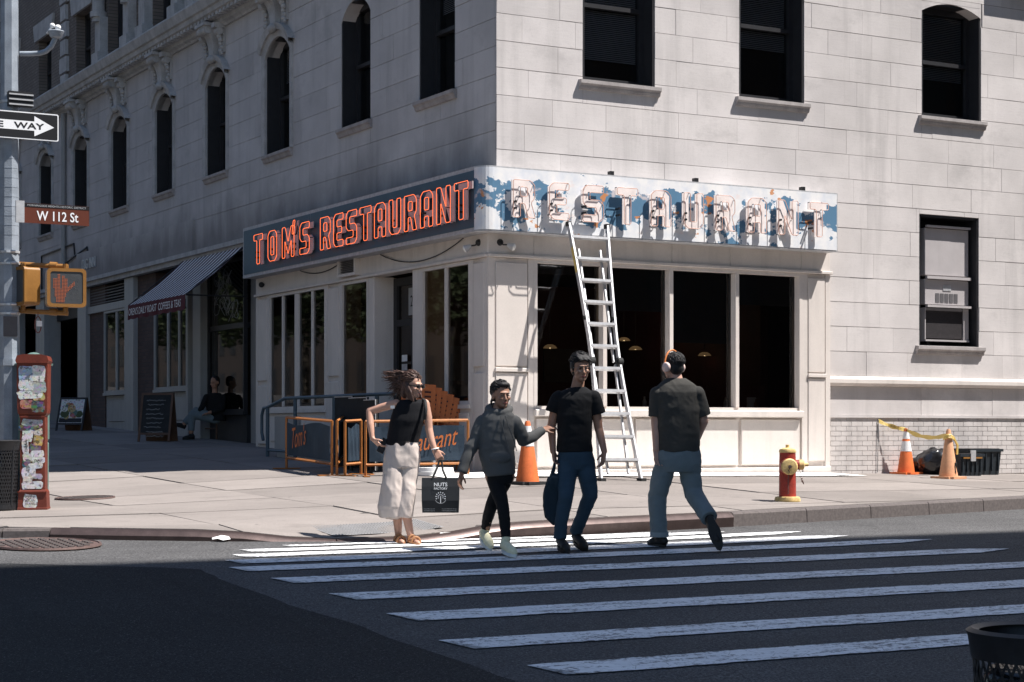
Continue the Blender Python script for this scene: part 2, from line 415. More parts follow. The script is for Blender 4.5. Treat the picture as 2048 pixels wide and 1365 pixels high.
# smooth the corner points
for _ in range(6):
    kl = [kl[0]]+[((kl[i-1][0]+2*kl[i][0]+kl[i+1][0])/4, (kl[i-1][1]+2*kl[i][1]+kl[i+1][1])/4) for i in range(1, len(kl)-1)]+[kl[-1]]
road = MB()
south = [-150, -40, 0, 5, 8, 11, 13, 14.5]
kv = [p for p in kl if p[0] < 30]
cols = [(-150, 18.6), (-40, 18.6), (-10, 18.6)]+kv+[(60, 21.4), (200, 21.4)]
for (a, b) in zip(cols, cols[1:]):
    for (s0, s1) in zip(south, south[1:]):
        road.quad((a[0], s0, zroad(0, s0)), (b[0], s0, zroad(0, s0)), (b[0], s1, zroad(0, s1)), (a[0], s1, zroad(0, s1)))
    road.quad((a[0], 14.5, zroad(0, 14.5)), (b[0], 14.5, zroad(0, 14.5)), (b[0], b[1], zroad(0, b[1])), (a[0], a[1], zroad(0, a[1])))
nv = [18.6, 24, 30, 40, 60, 200]
for (s0, s1) in zip(nv, nv[1:]):
    zz = lambda s: zroad(0, 18.6) if s < 18.7 else min(zroad(0, s), gs(2.2, s)-.12)
    for (a, b) in ((-150, -40), (-40, -10), (-10, 2.21)):
        road.quad((a, s0, zz(s0)), (b, s0, zz(s0)), (b, s1, zz(s1)), (a, s1, zz(s1)))
ROAD = road.build('road', M['asphalt'], kind='structure')
# the avenue's newer, darker asphalt, with a ragged seam
pm = MB(); edge = []
for i in range(60):
    v = 2+i*.215; u = 4.86-.02*(14.2-v)+.09*noise.noise((v*.9, 3.1, 0))+.03*noise.noise((v*4, 1, 0))
    if v > 13.9: u -= (v-13.9)*1.6
    edge.append((u, v))
for (a, b) in zip(edge, edge[1:]):
    pm.quad((-20, a[1], zroad(0, a[1])+.004), (a[0], a[1], zroad(0, a[1])+.004), (b[0], b[1], zroad(0, b[1])+.004), (-20, b[1], zroad(0, b[1])+.004))
pm.build('asphalt_patch', M['asphalt_d'], ROAD)
# crosswalk bars, each its own sheet
def stripe(u0, u1, v0, w, bend=0.0, z=.008):
    m = MB(); n = 150; pa = []
    for i in range(n+1):
        t = i/n; u = u0+(u1-u0)*t
        vc = v0+bend*t*t+.02*noise.noise((u*1.3, v0*7, 0))
        hw = w/2*(min(1, (1-t+.002)*14) if t > .93 else 1)
        e1 = .016*noise.noise((u*6, v0*3, 1))+.014*noise.noise((u*23, v0*3, 1)); e2 = .016*noise.noise((u*6, v0*3, 5))+.014*noise.noise((u*23, v0*3, 5))
        pa.append((u, vc-hw+e1, vc+hw+e2, u+(.16 if i == 0 else 0)+(.03*noise.noise((v0*9, 0, 0)) if i == 0 else 0)))
    for (a, b) in zip(pa, pa[1:]):
        m.quad((a[3], a[1], zroad(0, a[1])+z), (b[3], b[1], zroad(0, b[1])+z), (b[0], b[2], zroad(0, b[2])+z), (a[0], a[2], zroad(0, a[2])+z))
    return m.build('stripe', M['stripe'], ROAD)
for u0, u1, v, w, b in ((5.05, 13.2, 8.72, .36, .0), (5.0, 13.0, 9.70, .36, .0), (5.2, 12.9, 10.85, .38, .0), (5.25, 12.8, 11.92, .36, .0),
                        (5.2, 12.7, 12.93, .34, .1), (5.15, 12.6, 13.72, .3, .28), (5.3, 12.0, 14.22, .28, .35),
                        (5.5, 11.8, 14.62, .22, .45), (5.7, 11.0, 14.98, .2, .3), (6.2, 10.4, 15.28, .12, .1)):
    stripe(u0, u1, v, w, b)
# sidewalk: bedding sheet, then every slab
poly = [(p[0], p[1]) for p in kl if p[0] < 26]
poly = [(2.2, 56)]+poly+[(26, 19.0), (26, 23.4), (12.6, 56)]
poly = [p for p in poly]
hull = [(2.2, 56)]+[(p[0], p[1]) for p in kl if p[0] < 26]+[(26, 56)]
def clip(poly_, a, b):                          # keep the left side of a->b
    out = []
    def sd(p): return (b[0]-a[0])*(p[1]-a[1])-(b[1]-a[1])*(p[0]-a[0])
    for i in range(len(poly_)):
        p, q = poly_[i], poly_[(i+1) % len(poly_)]; sp, sq = sd(p), sd(q)
        if sp >= 0: out.append(p)
        if (sp >= 0) != (sq >= 0):
            t = sp/(sp-sq); out.append((p[0]+(q[0]-p[0])*t, p[1]+(q[1]-p[1])*t))
    return out
KW = .17
inner = []                                       # kerb line moved inward by the kerb width
for i, p in enumerate(kl):
    a = kl[max(0, i-1)]; b = kl[min(len(kl)-1, i+1)]; dx, dy = b[0]-a[0], b[1]-a[1]; L = math.hypot(dx, dy)
    inner.append((p[0]-dy/L*KW, p[1]+dx/L*KW))
bed = MB()
us = [2.4+.6*i for i in range(40)]
def kv_at(u):
    for (a, b) in zip(inner, inner[1:]):
        if a[0] <= u <= b[0] and b[0] > a[0]: return a[1]+(b[1]-a[1])*(u-a[0])/(b[0]-a[0])
    return inner[0][1] if u < inner[0][0] else inner[-1][1]
for (u0, u1) in zip(us, us[1:]):
    for j in range(58):
        va, vb = 15.2+.7*j, 15.9+.7*j
        k0, k1 = kv_at(u0)-.02, kv_at(u1)-.02
        if vb < min(k0, k1): continue
        a0, a1 = max(va, k0), max(va, k1); b0, b1 = max(vb, k0), max(vb, k1)
        bed.quad((u0, a0, gs(u0, a0)-.02), (u1, a1, gs(u1, a1)-.02), (u1, b1, gs(u1, b1)-.02), (u0, b0, gs(u0, b0)-.02))
SIDEWALK = bed.build('sidewalk', M['joint'], kind='structure', recalc=False)
rs = random.Random(5)
SU, SV = 1.9, 1.62
near = []
for i in range(-1, 13):
    for j in range(0, 24):
        off = .0
        u0, v0 = 2.0+i*SU+.25, 15.0+j*SV
        if u0 > 12.4 and v0 > 22.3: continue
        if u0 > 23: continue
        g = .006+rs.random()*.010
        c = [(u0+g, v0+g), (u0+SU-g, v0+g), (u0+SU-g, v0+SV-g), (u0+g, v0+SV-g)]
        c = [(p[0]+rs.uniform(-.012, .012), p[1]+rs.uniform(-.012, .012)) for p in c]
        ok = True
        for (a, b) in zip(inner, inner[1:]):
            c = clip(c, a, b)
            if len(c) < 3: ok = False; break
        if not ok: continue
        ar = abs(sum(c[k][0]*c[(k+1) % len(c)][1]-c[(k+1) % len(c)][0]*c[k][1] for k in range(len(c))))/2
        if ar < .02: continue
        m = MB(); dz = rs.uniform(-.004, .006); n = len(c)
        # top split on a small grid so the slab follows the falling ground
        cx, cy = sum(p[0] for p in c)/n, sum(p[1] for p in c)/n
        top = [(p[0], p[1], gs(*p)+dz) for p in c]+[(cx, cy, gs(cx, cy)+dz)]
        bot = [(p[0], p[1], gs(*p)-.06) for p in c]
        m.add(top+bot, [(k, (k+1) % n, n) for k in range(n)]+[(k, n+1+k, n+1+(k+1) % n, (k+1) % n) for k in range(n)])
        m.build('paving_slab', M['walk'], SIDEWALK)
# kerb stones: dark steel-faced on the crossing, granite beyond
kp = [i for i in range(len(kl)) if kl[i][0] < 25]
i = 0
while i < len(kp)-1:
    u = kl[kp[i]][0]; v_ = kl[kp[i]][1]
    steel = 4.25 < u < 11.3 and v_ < 17
    ln = 3 if not steel else 6
    j = min(i+ln, len(kp)-1)
    if not steel:
        while j > i+1 and 4.25 < kl[kp[j-1]][0] < 11.3 and kl[kp[j-1]][1] < 17: j -= 1
    m = MB(); seg = range(kp[i], kp[j]+1); rings = []
    for q in seg:
        p, pi_ = kl[q], inner[q]; t0 = gs(*p); zr = min(zroad(0, p[1]), t0)-.15
        ex = .012 if steel else .0
        def mixp(t, z): return (p[0]+(pi_[0]-p[0])*t, p[1]+(pi_[1]-p[1])*t, z)
        if steel: rings.append([mixp(0, zr), mixp(-.12, t0-.05), mixp(.05, t0-.012), mixp(.28, t0+.006), mixp(.97, t0+.004), mixp(.97, zr)])
        else: rings.append([mixp(-.08, zr), mixp(.02, t0-.02), mixp(.12, t0+.0), mixp(.5, t0+.004), mixp(.97, t0+.004), mixp(.97, zr)])
    a_, b_ = Vector(rings[0][0]), Vector(rings[-1][0]); d = (b_-a_).normalized()*.006
    rings[0] = [tuple(Vector(r)+d) for r in rings[0]]; rings[-1] = [tuple(Vector(r)-d) for r in rings[-1]]
    m.loft(rings); o = m.build('kerb_stone', M['steelkerb'] if steel else M['granite'], SIDEWALK)
    autosmooth(o, 35); i = j
# tactile pad on the ramp
tp = MB(); tu0, tu1, tv0, tv1 = 6.9, 8.05, 15.78, 16.4
for i in range(12):
    for j in range(6):
        a0, a1, b0, b1 = tu0+(tu1-tu0)*i/12, tu0+(tu1-tu0)*(i+1)/12, tv0+(tv1-tv0)*j/6, tv0+(tv1-tv0)*(j+1)/6
        f = lambda u, v: (u, v, gs(u, v)+.018)
        tp.quad(f(a0, b0), f(a1, b0), f(a1, b1), f(a0, b1))
PAD = tp.build('tactile_pad', M['tact'], SIDEWALK)
dm = MB()
for i in range(34):
    for j in range(15):
        u, v = tu0+.03+(tu1-tu0-.06)*i/33, tv0+.03+(tv1-tv0-.06)*j/14
        dm.cyl((u, v, gs(u, v)+.016), (u, v, gs(u, v)+.025), .014, .009, 6)
dm.build('pad_bumps', M['tact'], PAD, kind='stuff')
# opposite-side buildings that shade the street and show in the glass
def big_block(name, label, x0, x1, y0, y1, z1, wallmat, face):
    r = thing(name, label, 'building', ((x0+x1)/2, (y0+y1)/2, 0))
    m = MB(); m.box(x0, x1, y0, y1, -1, z1); m.build('wall', wallmat, r)
    m = MB(); m.box(x0-.4, x1+.4, y0-.4, y1+.4, z1-1.0, z1-.3); m.build('cornice', M['trim'], r)
    w = MB(); L = (x1-x0) if face in 'ns' else (y1-y0); n = int(L/2.6)
    for k in range(n):
        c = 1.3+k*2.6
        for f in range(int((z1-5)/3.3)):
            z = 4.6+f*3.3
            if face == 'n': w.box(x0+c-.55, x0+c+.55, y1-.05, y1+.03, z, z+1.9)
            if face == 'e': w.box(x1-.05, x1+.03, y0+c-.55, y0+c+.55, z, z+1.9)
    w.build('window_glass', M['frame_dark'], r, kind='stuff'); return r
M['brick_far'] = mat('far_brick', (.06, .042, .035), .9, .2, 3, 30, .1)
M['brick_far2'] = mat('far_brick_pale', (.07, .055, .048), .9, .2, 3, 30, .1)
big_block('apartment_building', 'tall brick apartment block across the side street', 9.5, 62, -30, 1.6, 36.0, M['brick_far'], 'n')
big_block('apartment_building', 'long pale brick apartment block across the avenue', -50, -27, 15, 300, 28.0, M['brick_far2'], 'e')
# plane trees on the avenue's planted median, out of frame but mirrored in the shop glass
M['leaf'] = mat('leaf_green', (.055, .075, .030), .7, .4, 3, 30, 0); M['bark'] = mat('bark', (.08, .065, .05), .9, .3, 8, 50, .3)
tr = None; rt = random.Random(4)
for k in range(12):
    loc = Vector((-11+rt.uniform(-.6, .6), 16+k*8.5, zroad(0, 16+k*8.5)-.05))
    if tr is None:
        tr = thing('plane_tree', 'leafy street tree on the avenue median opposite the shops', 'tree', loc, 'median trees')
        m = MB(); m.cyl(loc, loc+Vector((0, 0, 4.2)), .2, .13, 8)
        for q in range(6): m.cyl(loc+Vector((0, 0, 3.2+.2*q)), loc+Vector((2.2*math.cos(q*1.05), 2.2*math.sin(q*1.05), 6+.4*q)), .08, .03, 6)
        m.build('trunk', M['bark'], tr); m = MB()
        for q in range(3800):
            t, ph = rt.random()*2*PI, math.acos(rt.uniform(-1, 1)); rr = 1-.5*rt.random()**2
            p = loc+Vector((3.9*rr*math.sin(ph)*math.cos(t), 3.9*rr*math.sin(ph)*math.sin(t), 6.6+3.6*rr*math.cos(ph)))
            p += Vector((noise.noise(p*.7), noise.noise(p*.7+Vector((9, 0, 0))), noise.noise(p*.7+Vector((0, 9, 0)))))*.9
            e1 = Vector((rt.gauss(0, 1), rt.gauss(0, 1), rt.gauss(0, 1))).normalized(); e2 = e1.orthogonal().normalized()*.12; e1 = e1*.2
            m.quad(p-e1, p+e2, p+e1, p-e2)
        m.build('crown', M['leaf'], tr, recalc=False)
    else:
        o = tr.copy(); COL.objects.link(o); o.location = loc; o.rotation_euler[2] = k*1.3
        for ch in tr.children: c = ch.copy(); COL.objects.link(c); c.parent = o
# far corner pavement the near litter bin stands on
m = MB(); m.box(-2, 40, 1.65, 6.3, -.3, zroad(0, 6.3)+.12)
for k, (x, y, z) in enumerate(m.v):
    if z > 0: m.v[k] = (x, y, zroad(0, y)+.12)
m.build('pavement', M['walk'], kind='structure')

# ================================================================== CORNER BUILDING
BL = thing('corner_building', 'pale stone corner building with arched upper windows and a white shopfront', 'building', (UW, VW, gs(UW, VW)))
def wall_core(F, a0, a1, z0, z1, ops, o, dep, mt):
    A = sorted({a0, a1, *[x for p in ops for x in p[:2] if a0 < x < a1]}); Z = sorted({z0, z1, *[x for p in ops for x in p[2:4] if z0 < x < z1]})
    m = MB(F)
    for x0, x1 in zip(A, A[1:]):
        for y0, y1 in zip(Z, Z[1:]):
            cx, cy = (x0+x1)/2, (y0+y1)/2
            if any(p[0] < cx < p[1] and p[2] < cy < p[3] for p in ops): continue
            m.quad((x0, o, y0), (x1, o, y0), (x1, o, y1), (x0, o, y1))
    for p in ops:
        if len(p) > 4: continue
        b0, b1, c0, c1 = p[:4]
        for q in (((b0, c0), (b0, c1)), ((b1, c0), (b1, c1)), ((b0, c0), (b1, c0)), ((b0, c1), (b1, c1))):
            (x0, y0), (x1, y1) = q
            m.quad((x0, o, y0), (x1, o, y1), (x1, o-dep, y1), (x0, o-dep, y0))
    return m.build('wall', mt, BL, recalc=False)
RW = [(13.63, 14.86, 6.72, 9.0), (16.37, 17.59, 6.72, 9.0), (19.94, 21.2, 6.74, 8.58), (19.89, 21.15, 3.08, 5.18)]
LWc = [(23.63, 24.80), (26.54, 27.68), (29.83, 31.0), (33.0, 34.12), (36.1, 37.22), (39.15, 40.3), (42.2, 43.35), (45.3, 46.45), (48.4, 49.5)]
LW = [(a, b, 6.66, 8.70) for a, b in LWc]
L3 = [(42.1, 43.3, 10.0, 11.65), (45.5, 46.7, 10.0, 11.65), (48.8, 50, 10.0, 11.65), (39.1, 40.7, 10.0, 13.6), (35.9, 37.5, 10.0, 13.6), (32.7, 34.3, 10.0, 13.6)]
wall_core(FR, UW+.014, 40, 4.2, 26, RW+[(12.0, 18.0, 4.0, 5.2, 0)], -.014, .34, M['mortar'])
wall_core(FR, 18.0, 40, .3, 4.2, [RW[3]], -.014, .34, M['mortar'])
wall_core(FL, VW+.016, 60, 5.2, 9.5, LW, -.014, .34, M['mortar'])
m = MB(); m.quad((UW+.1, VW+.1, 26), (40, VW+.1, 26), (40, 60, 26), (UW+.1, 60, 26)); m.quad((40, VW, 0), (40, 60, 0), (40, 60, 26), (40, VW, 26)); m.quad((UW, 60, 0), (40, 60, 0), (40, 60, 26), (UW, 60, 26))
m.build('roof', M['mortar'], BL, recalc=False)
# third-storey brickwork (bricks a few pixels each: in the material)
def bricktex(name, c1, c2, mo, axis):
    g = NG(name); x = g.xyz(); cb = g.n('ShaderNodeCombineXYZ'); g.l(x[axis], cb.inputs[0]); g.l(x[2], cb.inputs[1])
    b = g.n('ShaderNodeTexBrick'); b.inputs['Scale'].default_value = 1.0; b.inputs['Mortar Size'].default_value = .007
    b.inputs['Brick Width'].default_value = .215; b.inputs['Row Height'].default_value = .076
    b.inputs['Color1'].default_value = (*c1, 1); b.inputs['Color2'].default_value = (*c2, 1); b.inputs['Mortar'].default_value = (*mo, 1)
    g.l(cb.outputs[0], b.inputs['Vector'])
    cc = g.mix(g.math('MULTIPLY', g.ramp(g.noise(1.2, 4), [(.35, 0.0), (.7, 1.0)]), .5), b.outputs['Color'], tuple(v*.5 for v in c1))
    g.col(cc); g.bs.inputs['Roughness'].default_value = .9; g.bump(b.outputs['Fac'], -.6, .008) if False else None
    bb = g.n('ShaderNodeBump'); bb.inputs['Strength'].default_value = .6; bb.inputs['Distance'].default_value = .008; bb.invert = True
    g.l(b.outputs['Fac'], bb.inputs['Height']); g.l(bb.outputs[0], g.bs.inputs['Normal']); return g.mat
M['brick3'] = bricktex('upper_brickwork', (.21, .175, .15), (.16, .13, .115), (.07, .065, .06), 1)
M['brickp'] = bricktex('pier_brickwork', (.10, .062, .052), (.07, .045, .04), (.05, .045, .042), 1)
wall_core(FL, VW+.016, 60, 9.5, 26, L3, -.03, .4, M['brick3'])

# ---- ashlar facing: every block its own piece
def sub_rect(r, o):
    a0, a1, z0, z1 = r; b0, b1, c0, c1 = o
    if b0 >= a1 or b1 <= a0 or c0 >= z1 or c1 <= z0: return [r]
    out = []
    if b0 > a0: out.append((a0, b0, z0, z1))
    if b1 < a1: out.append((b1, a1, z0, z1))
    x0, x1 = max(a0, b0), min(a1, b1)
    if c0 > z0: out.append((x0, x1, z0, c0))
    if c1 < z1: out.append((x0, x1, c1, z1))
    return out
def ashlar(F, a0, a1, z0, z1, ops, ch, bw, mt, seed, single_to):
    r = random.Random(seed); rest = MB(F); nb = 0; nz = int(round((z1-z0)/ch)); ch = (z1-z0)/nz
    for k in range(nz):
        zl, zh = z0+k*ch, z0+(k+1)*ch; a = a0-(bw*.5 if k % 2 else 0)-r.uniform(0, .15)
        while a < a1:
            w = bw*r.uniform(.8, 1.25); x0, x1 = max(a, a0), min(a+w, a1); a += w
            if x1-x0 < .06: continue
            rc = [(x0, x1, zl, zh)]
            for o in ops: rc = [q for p in rc for q in sub_rect(p, o[:4])]
            rc = [p for p in rc if p[1]-p[0] > .04 and p[3]-p[2] > .04]
            if not rc: continue
            g = r.choice((.0003, .0006, .0012, .0025)); gz = r.choice((.0010, .0016, .0025, .0042)); pr_ = r.uniform(-.002, .003); single = x0 < single_to
            m = MB(F) if single else rest
            for (b0, b1, c0, c1) in rc:
                e = .0018
                vs = [(b0+g, -.014, c0+gz), (b1-g, -.014, c0+gz), (b1-g, -.014, c1-gz), (b0+g, -.014, c1-gz),
                      (b0+g+e*.5, pr_, c0+gz+e), (b1-g-e*.5, pr_, c0+gz+e), (b1-g-e*.5, pr_, c1-gz-e), (b0+g+e*.5, pr_, c1-gz-e)]
                m.add(vs, [(4, 5, 6, 7), (0, 1, 5, 4), (1, 2, 6, 5), (2, 3, 7, 6), (3, 0, 4, 7)])
            if single: m.build('stone_block', mt, BL, recalc=False); nb += 1
    if rest.v: rest.build('stone_blocks', mt, BL, kind='stuff', recalc=False)
    return nb
n1 = ashlar(FR, UW, 23.2, 5.26, 9.42, RW, .378, 1.02, M['stone'], 3, 99)
n2 = ashlar(FR, 18.0, 23.2, 2.58, 5.26, RW, .383, 1.0, M['stone'], 4, 99)
n3 = ashlar(FR, 18.0, 23.2, 1.97, 2.42, [], .46, 1.75, M['stone'], 6, 99)
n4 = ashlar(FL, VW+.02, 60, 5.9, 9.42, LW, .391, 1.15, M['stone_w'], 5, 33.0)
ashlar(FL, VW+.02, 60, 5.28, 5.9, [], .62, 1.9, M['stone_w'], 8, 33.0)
# painted brick dado, brick by brick
bm_ = MB(); bx = .1
bm_.add([(-.1025, -.014, -.0358), (.1025, -.014, -.0358), (.1025, -.014, .0358), (-.1025, -.014, .0358), (-.1005, 0, -.0338), (.1005, 0, -.0338), (.1005, 0, .0338), (-.1005, 0, .0338)],
        [(4, 5, 6, 7), (0, 1, 5, 4), (1, 2, 6, 5), (2, 3, 7, 6), (3, 0, 4, 7)])
bm_.v = [(x, -o, z) for x, o, z in bm_.v]
M['brickw'] = mat('painted_brick', (.56, .52, .50), .75, .12, 5, 60, .3, rnd=.10, streak=.45)
M['brickm'] = mat('painted_brick_joint', (.50, .47, .45), .9, .15, 9, 60, .3, streak=.3)
proto = None; r = random.Random(11); nbk = 0
m = MB(FR); m.box(18.02, 40, -.02, .0035-.012, .4, 1.955); m.build('wall', M['brickm'], BL)
for row in range(12):
    z = 1.955-.0383-row*.0766
    a = 18.1+(.104 if row % 2 else 0)
    while a < 22.75 and nbk < 290:
        if proto is None:
            proto = bm_.build('brick', M['brickw'], BL, org=None); proto.data.transform(Matrix.Translation(ORG[BL])); b = proto
        else:
            b = bpy.data.objects.new('brick', proto.data); COL.objects.link(b); b.parent = BL
        b.location = Vector((a, VW-r.uniform(0, .003), z))-ORG[BL]; a += .209; nbk += 1
m = MB(FR)
prof = [(0, 2.42), (.05, 2.425), (.07, 2.45), (.09, 2.47), (.09, 2.53), (.065, 2.56), (.03, 2.578), (0, 2.58)]
m.loft([[(a, o, z) for o, z in prof] for a in (18.02, 20.6, 23.4)]); m.build('string_course', M['white'] if False else M['cream'], BL)
m = MB(FR); m.box(18.02, 23.4, 0, .022, 1.935, 1.972); m.build('ledge', M['stone'], BL)
print('blocks', n1, n2, n3, n4, 'bricks', nbk)

# ---- upper windows
def arch_pts(a0, a1, zc, rise, n=14):
    w = (a1-a0)/2; R = (w*w+rise*rise)/(2*rise); c = (a0+a1)/2; zo = zc-R; th = math.asin(min(1, w/R))
    return [(c+R*math.sin(-th+2*th*i/n), zo+R*math.cos(-th+2*th*i/n)) for i in range(n+1)]
def sill_geo(F, a0, a1, z, out=.08):
    m = MB(F); prof = [(-.04, z-.13), (.03, z-.13), (.045, z-.10), (out-.03, z-.075), (out-.01, z-.055), (out, z-.05), (out, z), (-.04, z+.012)]
    m.loft([[(a, o, zz) for o, zz in prof] for a in (a0, a1)]); return m
def upper_window(F, a0, a1, z0, z1, arch=None, blind=None, near='lo', stone_m=None, mull=True):
    fm = MB(F); t = .035
    fm.box(a0, a0+t, -.42, -.012, z0, z1); fm.box(a1-t, a1, -.42, -.012, z0, z1)
    fm.box(a0, a1, -.42, -.02, z1-t, z1+.0); fm.box(a0, a1, -.42, -.03, z0-.0, z0+.03)
    fw = .075
    for (b0, b1) in ((a0+t, a0+t+fw), (a1-t-fw, a1-t)): fm.box(b0, b1, -.36, -.24, z0+.03, z1-t)
    fm.box(a0+t+fw, a1-t-fw, -.36, -.24, z1-t-.09, z1-t); fm.box(a0+t+fw, a1-t-fw, -.36, -.24, z0+.03, z0+.11)
    w = fm.build('window', M['frame_dark'], BL)
    zm = z0+(z1-z0)*.5
    s = MB(F); s.box(a0+t+fw, a1-t-fw, -.35, -.22, zm-.03, zm+.03); s.build('meeting_rail', M['frame_dark'], w)
    g = MB(F); g.quad((a0+t+fw-.005, -.30, z0+.1), (a1-t-fw+.005, -.30, z0+.1), (a1-t-fw+.005, -.30, z1-t-.08), (a0+t+fw-.005, -.30, z1-t-.08)); g.build('pane', M['glass_up'], w, recalc=False)
    if blind:
        zb = blind
        b = MB(F); n = int((z1-zb)/.028)
        for k in range(n):
            z = z1-.05-k*.028; b.quad((a0+t+.01, -.365, z), (a1-t-.01, -.365, z), (a1-t-.01, -.345, z-.024), (a0+t+.01, -.345, z-.024))
        b.build('blind', M['shade'] if blind < 0 else M['blind'], w, recalc=False)
    k = MB(F); k.quad((a0, -.42, z0), (a1, -.42, z0), (a1, -.42, z1), (a0, -.42, z1)); k.build('backing', M['dark_in'], w, recalc=False)
    if stone_m: sill_geo(F, a0-.07, a1+.07, z0).build('sill', M['sill'], w)
    if arch:
        pts = arch_pts(a0, a1, z1, arch); sp = MB(F)
        for (p, q) in zip(pts, pts[1:]):
            sp.quad((p[0], .0, p[1]), (q[0], .0, q[1]), (q[0], .0, z1+.01), (p[0], .0, z1+.01))
            sp.quad((p[0], .0, p[1]), (q[0], .0, q[1]), (q[0], -.25, q[1]), (p[0], -.25, p[1]))
        sp.build('arch_head', stone_m or M['stone'], w, recalc=False)
    return w
M['blind'] = mat('slatted_blind', (.42, .42, .43), .6, .1, 5, 40, 0)
upper_window(FR, *RW[0], blind=7.15, stone_m=M['stone']); upper_window(FR, *RW[1], blind=7.6, stone_m=M['stone'])
upper_window(FR, *RW[2], arch=.16, blind=7.45, stone_m=M['stone'])
for i, o in enumerate(LW):
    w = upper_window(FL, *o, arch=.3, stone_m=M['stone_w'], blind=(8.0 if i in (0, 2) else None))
    a0, a1 = o[0], o[1]; ac = (a0+a1)/2
    if i >= 2:
        # moulded surround, keystone bracket and two carved drops under the cornice
        pin = [(a0, 6.66)]+arch_pts(a0, a1, 8.70, .3)+[(a1, 6.66)]
        pmid = [(a0-.10, 6.66)]+arch_pts(a0-.10, a1+.10, 8.82, .34)+[(a1+.10, 6.66)]
        pout = [(a0-.17, 8.2)]+arch_pts(a0-.17, a1+.17, 8.93, .39)+[(a1+.17, 8.2)]
        sm_ = MB(FL)
        def band(A, B, oA, oB, base=-.01):
            for k in range(len(A)-1):
                p, q, r_, s_ = A[k], A[k+1], B[k+1], B[k]
                sm_.quad((p[0], oA, p[1]), (q[0], oA, q[1]), (r_[0], oB, r_[1]), (s_[0], oB, s_[1]))
                sm_.quad((s_[0], oB, s_[1]), (r_[0], oB, r_[1]), (r_[0], base, r_[1]), (s_[0], base, s_[1]))
                sm_.quad((p[0], oA, p[1]), (q[0], oA, q[1]), (q[0], base-.1, q[1]), (p[0], base-.1, p[1]))
        band(pin, pmid, .035, .06); band(pmid[1:-1], arch_pts(a0-.17, a1+.17, 8.93, .39), .10, .13)
        sm_.build('window_surround', M['trim'], w, recalc=False)
        kb = MB(FL); rings = []
        for z, hw, o0 in ((8.80, .10, .12), (8.86, .13, .16), (8.95, .115, .13), (9.1, .14, .14), (9.25, .17, .18), (9.36, .20, .27), (9.42, .215, .33), (9.47, .215, .34)):
            rings.append([(ac-hw, 0, z), (ac-hw, o0*.9, z), (ac-hw*.6, o0, z), (ac+hw*.6, o0, z), (ac+hw, o0*.9, z), (ac+hw, 0, z)])
        kb.loft(rings); kb.ell((ac, .12, 8.84), (.15, .08, .085), 12, 8); kb.cyl((ac-.2, .25, 9.38), (ac+.2, .25, 9.38), .085, .085, 14)
        kb.box(ac-.26, ac+.26, 0, .36, 9.44, 9.5)
        autosmooth(kb.build('keystone', M['trim'], w), 40)
        for sgn in (-1, 1):
            cb = MB(FL); cc = ac+sgn*.42
            cb.box(cc-.085, cc+.085, 0, .24, 9.37, 9.46); cb.cyl((cc-.075, .12, 9.31), (cc+.075, .12, 9.31), .075, .075, 12)
            for kk, (z, rr, oo) in enumerate(((9.22, .07, .10), (9.15, .062, .085), (9.08, .055, .075), (9.01, .05, .065), (8.95, .06, .07), (8.90, .045, .06))):
                cb.ell((cc+.014*(-1)**kk, oo, z), (rr, rr*.8, rr*.8), 9, 6)
            cb.box(cc-.06, cc+.06, 0, .05, 8.92, 9.37)
            autosmooth(cb.build('carved_drop', M['trim'], w), 50)
# plain wall panels at storey height on the avenue side are the blocks above; cornice between storeys
m = MB(FL); prof = [(-.02, 9.40), (.05, 9.40), (.07, 9.44), (.13, 9.47), (.14, 9.53), (.26, 9.58), (.34, 9.62), (.36, 9.70), (.40, 9.72), (.43, 9.80), (.46, 9.88), (.45, 9.92), (-.02, 9.98)]
m.loft([[(a, o, z) for o, z in prof] for a in (22.3, 60)]); autosmooth(m.build('cornice', M['trim'], BL), 30)
m = MB(FL)
for k in range(150):
    a = 30.5+k*.2; m.box(a, a+.10, .1, .31, 9.535, 9.60)
m.build('dentils', M['trim'], BL, kind='stuff')
m = MB(FR); m.box(12.23, 40, -.01, .05, 9.42, 9.9); m.build('cornice', M['stone'], BL)
m = MB(FR); m.box(21.5, 24, -.01, .20, 9.05, 9.3); m.build('ledge', M['trim'], BL)
for i, o in enumerate(L3):
    a0, a1, z0, z1 = o; fm = MB(FL)
    fm.box(a0, a0+.09, -.4, -.25, z0, z1); fm.box(a1-.09, a1, -.4, -.25, z0, z1); fm.box(a0, a1, -.4, -.25, z1-.1, z1); fm.box(a0, a1, -.38, -.24, (z0+z1)/2-.03, (z0+z1)/2+.03)
    w = fm.build('window', M['frame_dark'], BL)
    k = MB(FL); k.quad((a0, -.42, z0), (a1, -.42, z0), (a1, -.42, z1), (a0, -.42, z1)); k.build('backing', M['dark_in'], w, recalc=False)
    g = MB(FL); g.quad((a0, -.33, z0), (a1, -.33, z0), (a1, -.33, z1), (a0, -.33, z1)); g.build('pane', M['glass_up'], w, recalc=False)
    if i < 3:
        m = MB(FL); m.prism([(a0-.22, z1-.0), (a1+.22, z1-.0), (a1+.34, z1+.42), (a0-.34, z1+.42)], -.03, .03); m.build('lintel', M['trim'], w)
    else:
        for b in (a0-.25, a1+.25):
            m = MB(FL); m.box(b-.24, b+.24, -.03, .22, 9.93, 10.3); m.box(b-.2, b+.2, -.03, .15, 10.3, 11.1)
            m.cyl((b, .12, 11.0), (b, .12, 13.5), .15, .13, 12); m.cyl((b, .12, 11.1), (b, .12, 11.22), .2, .2, 12); m.box(b-.22, b+.22, -.03, .25, 13.5, 13.8)
            autosmooth(m.build('column', M['trim'], w), 40)
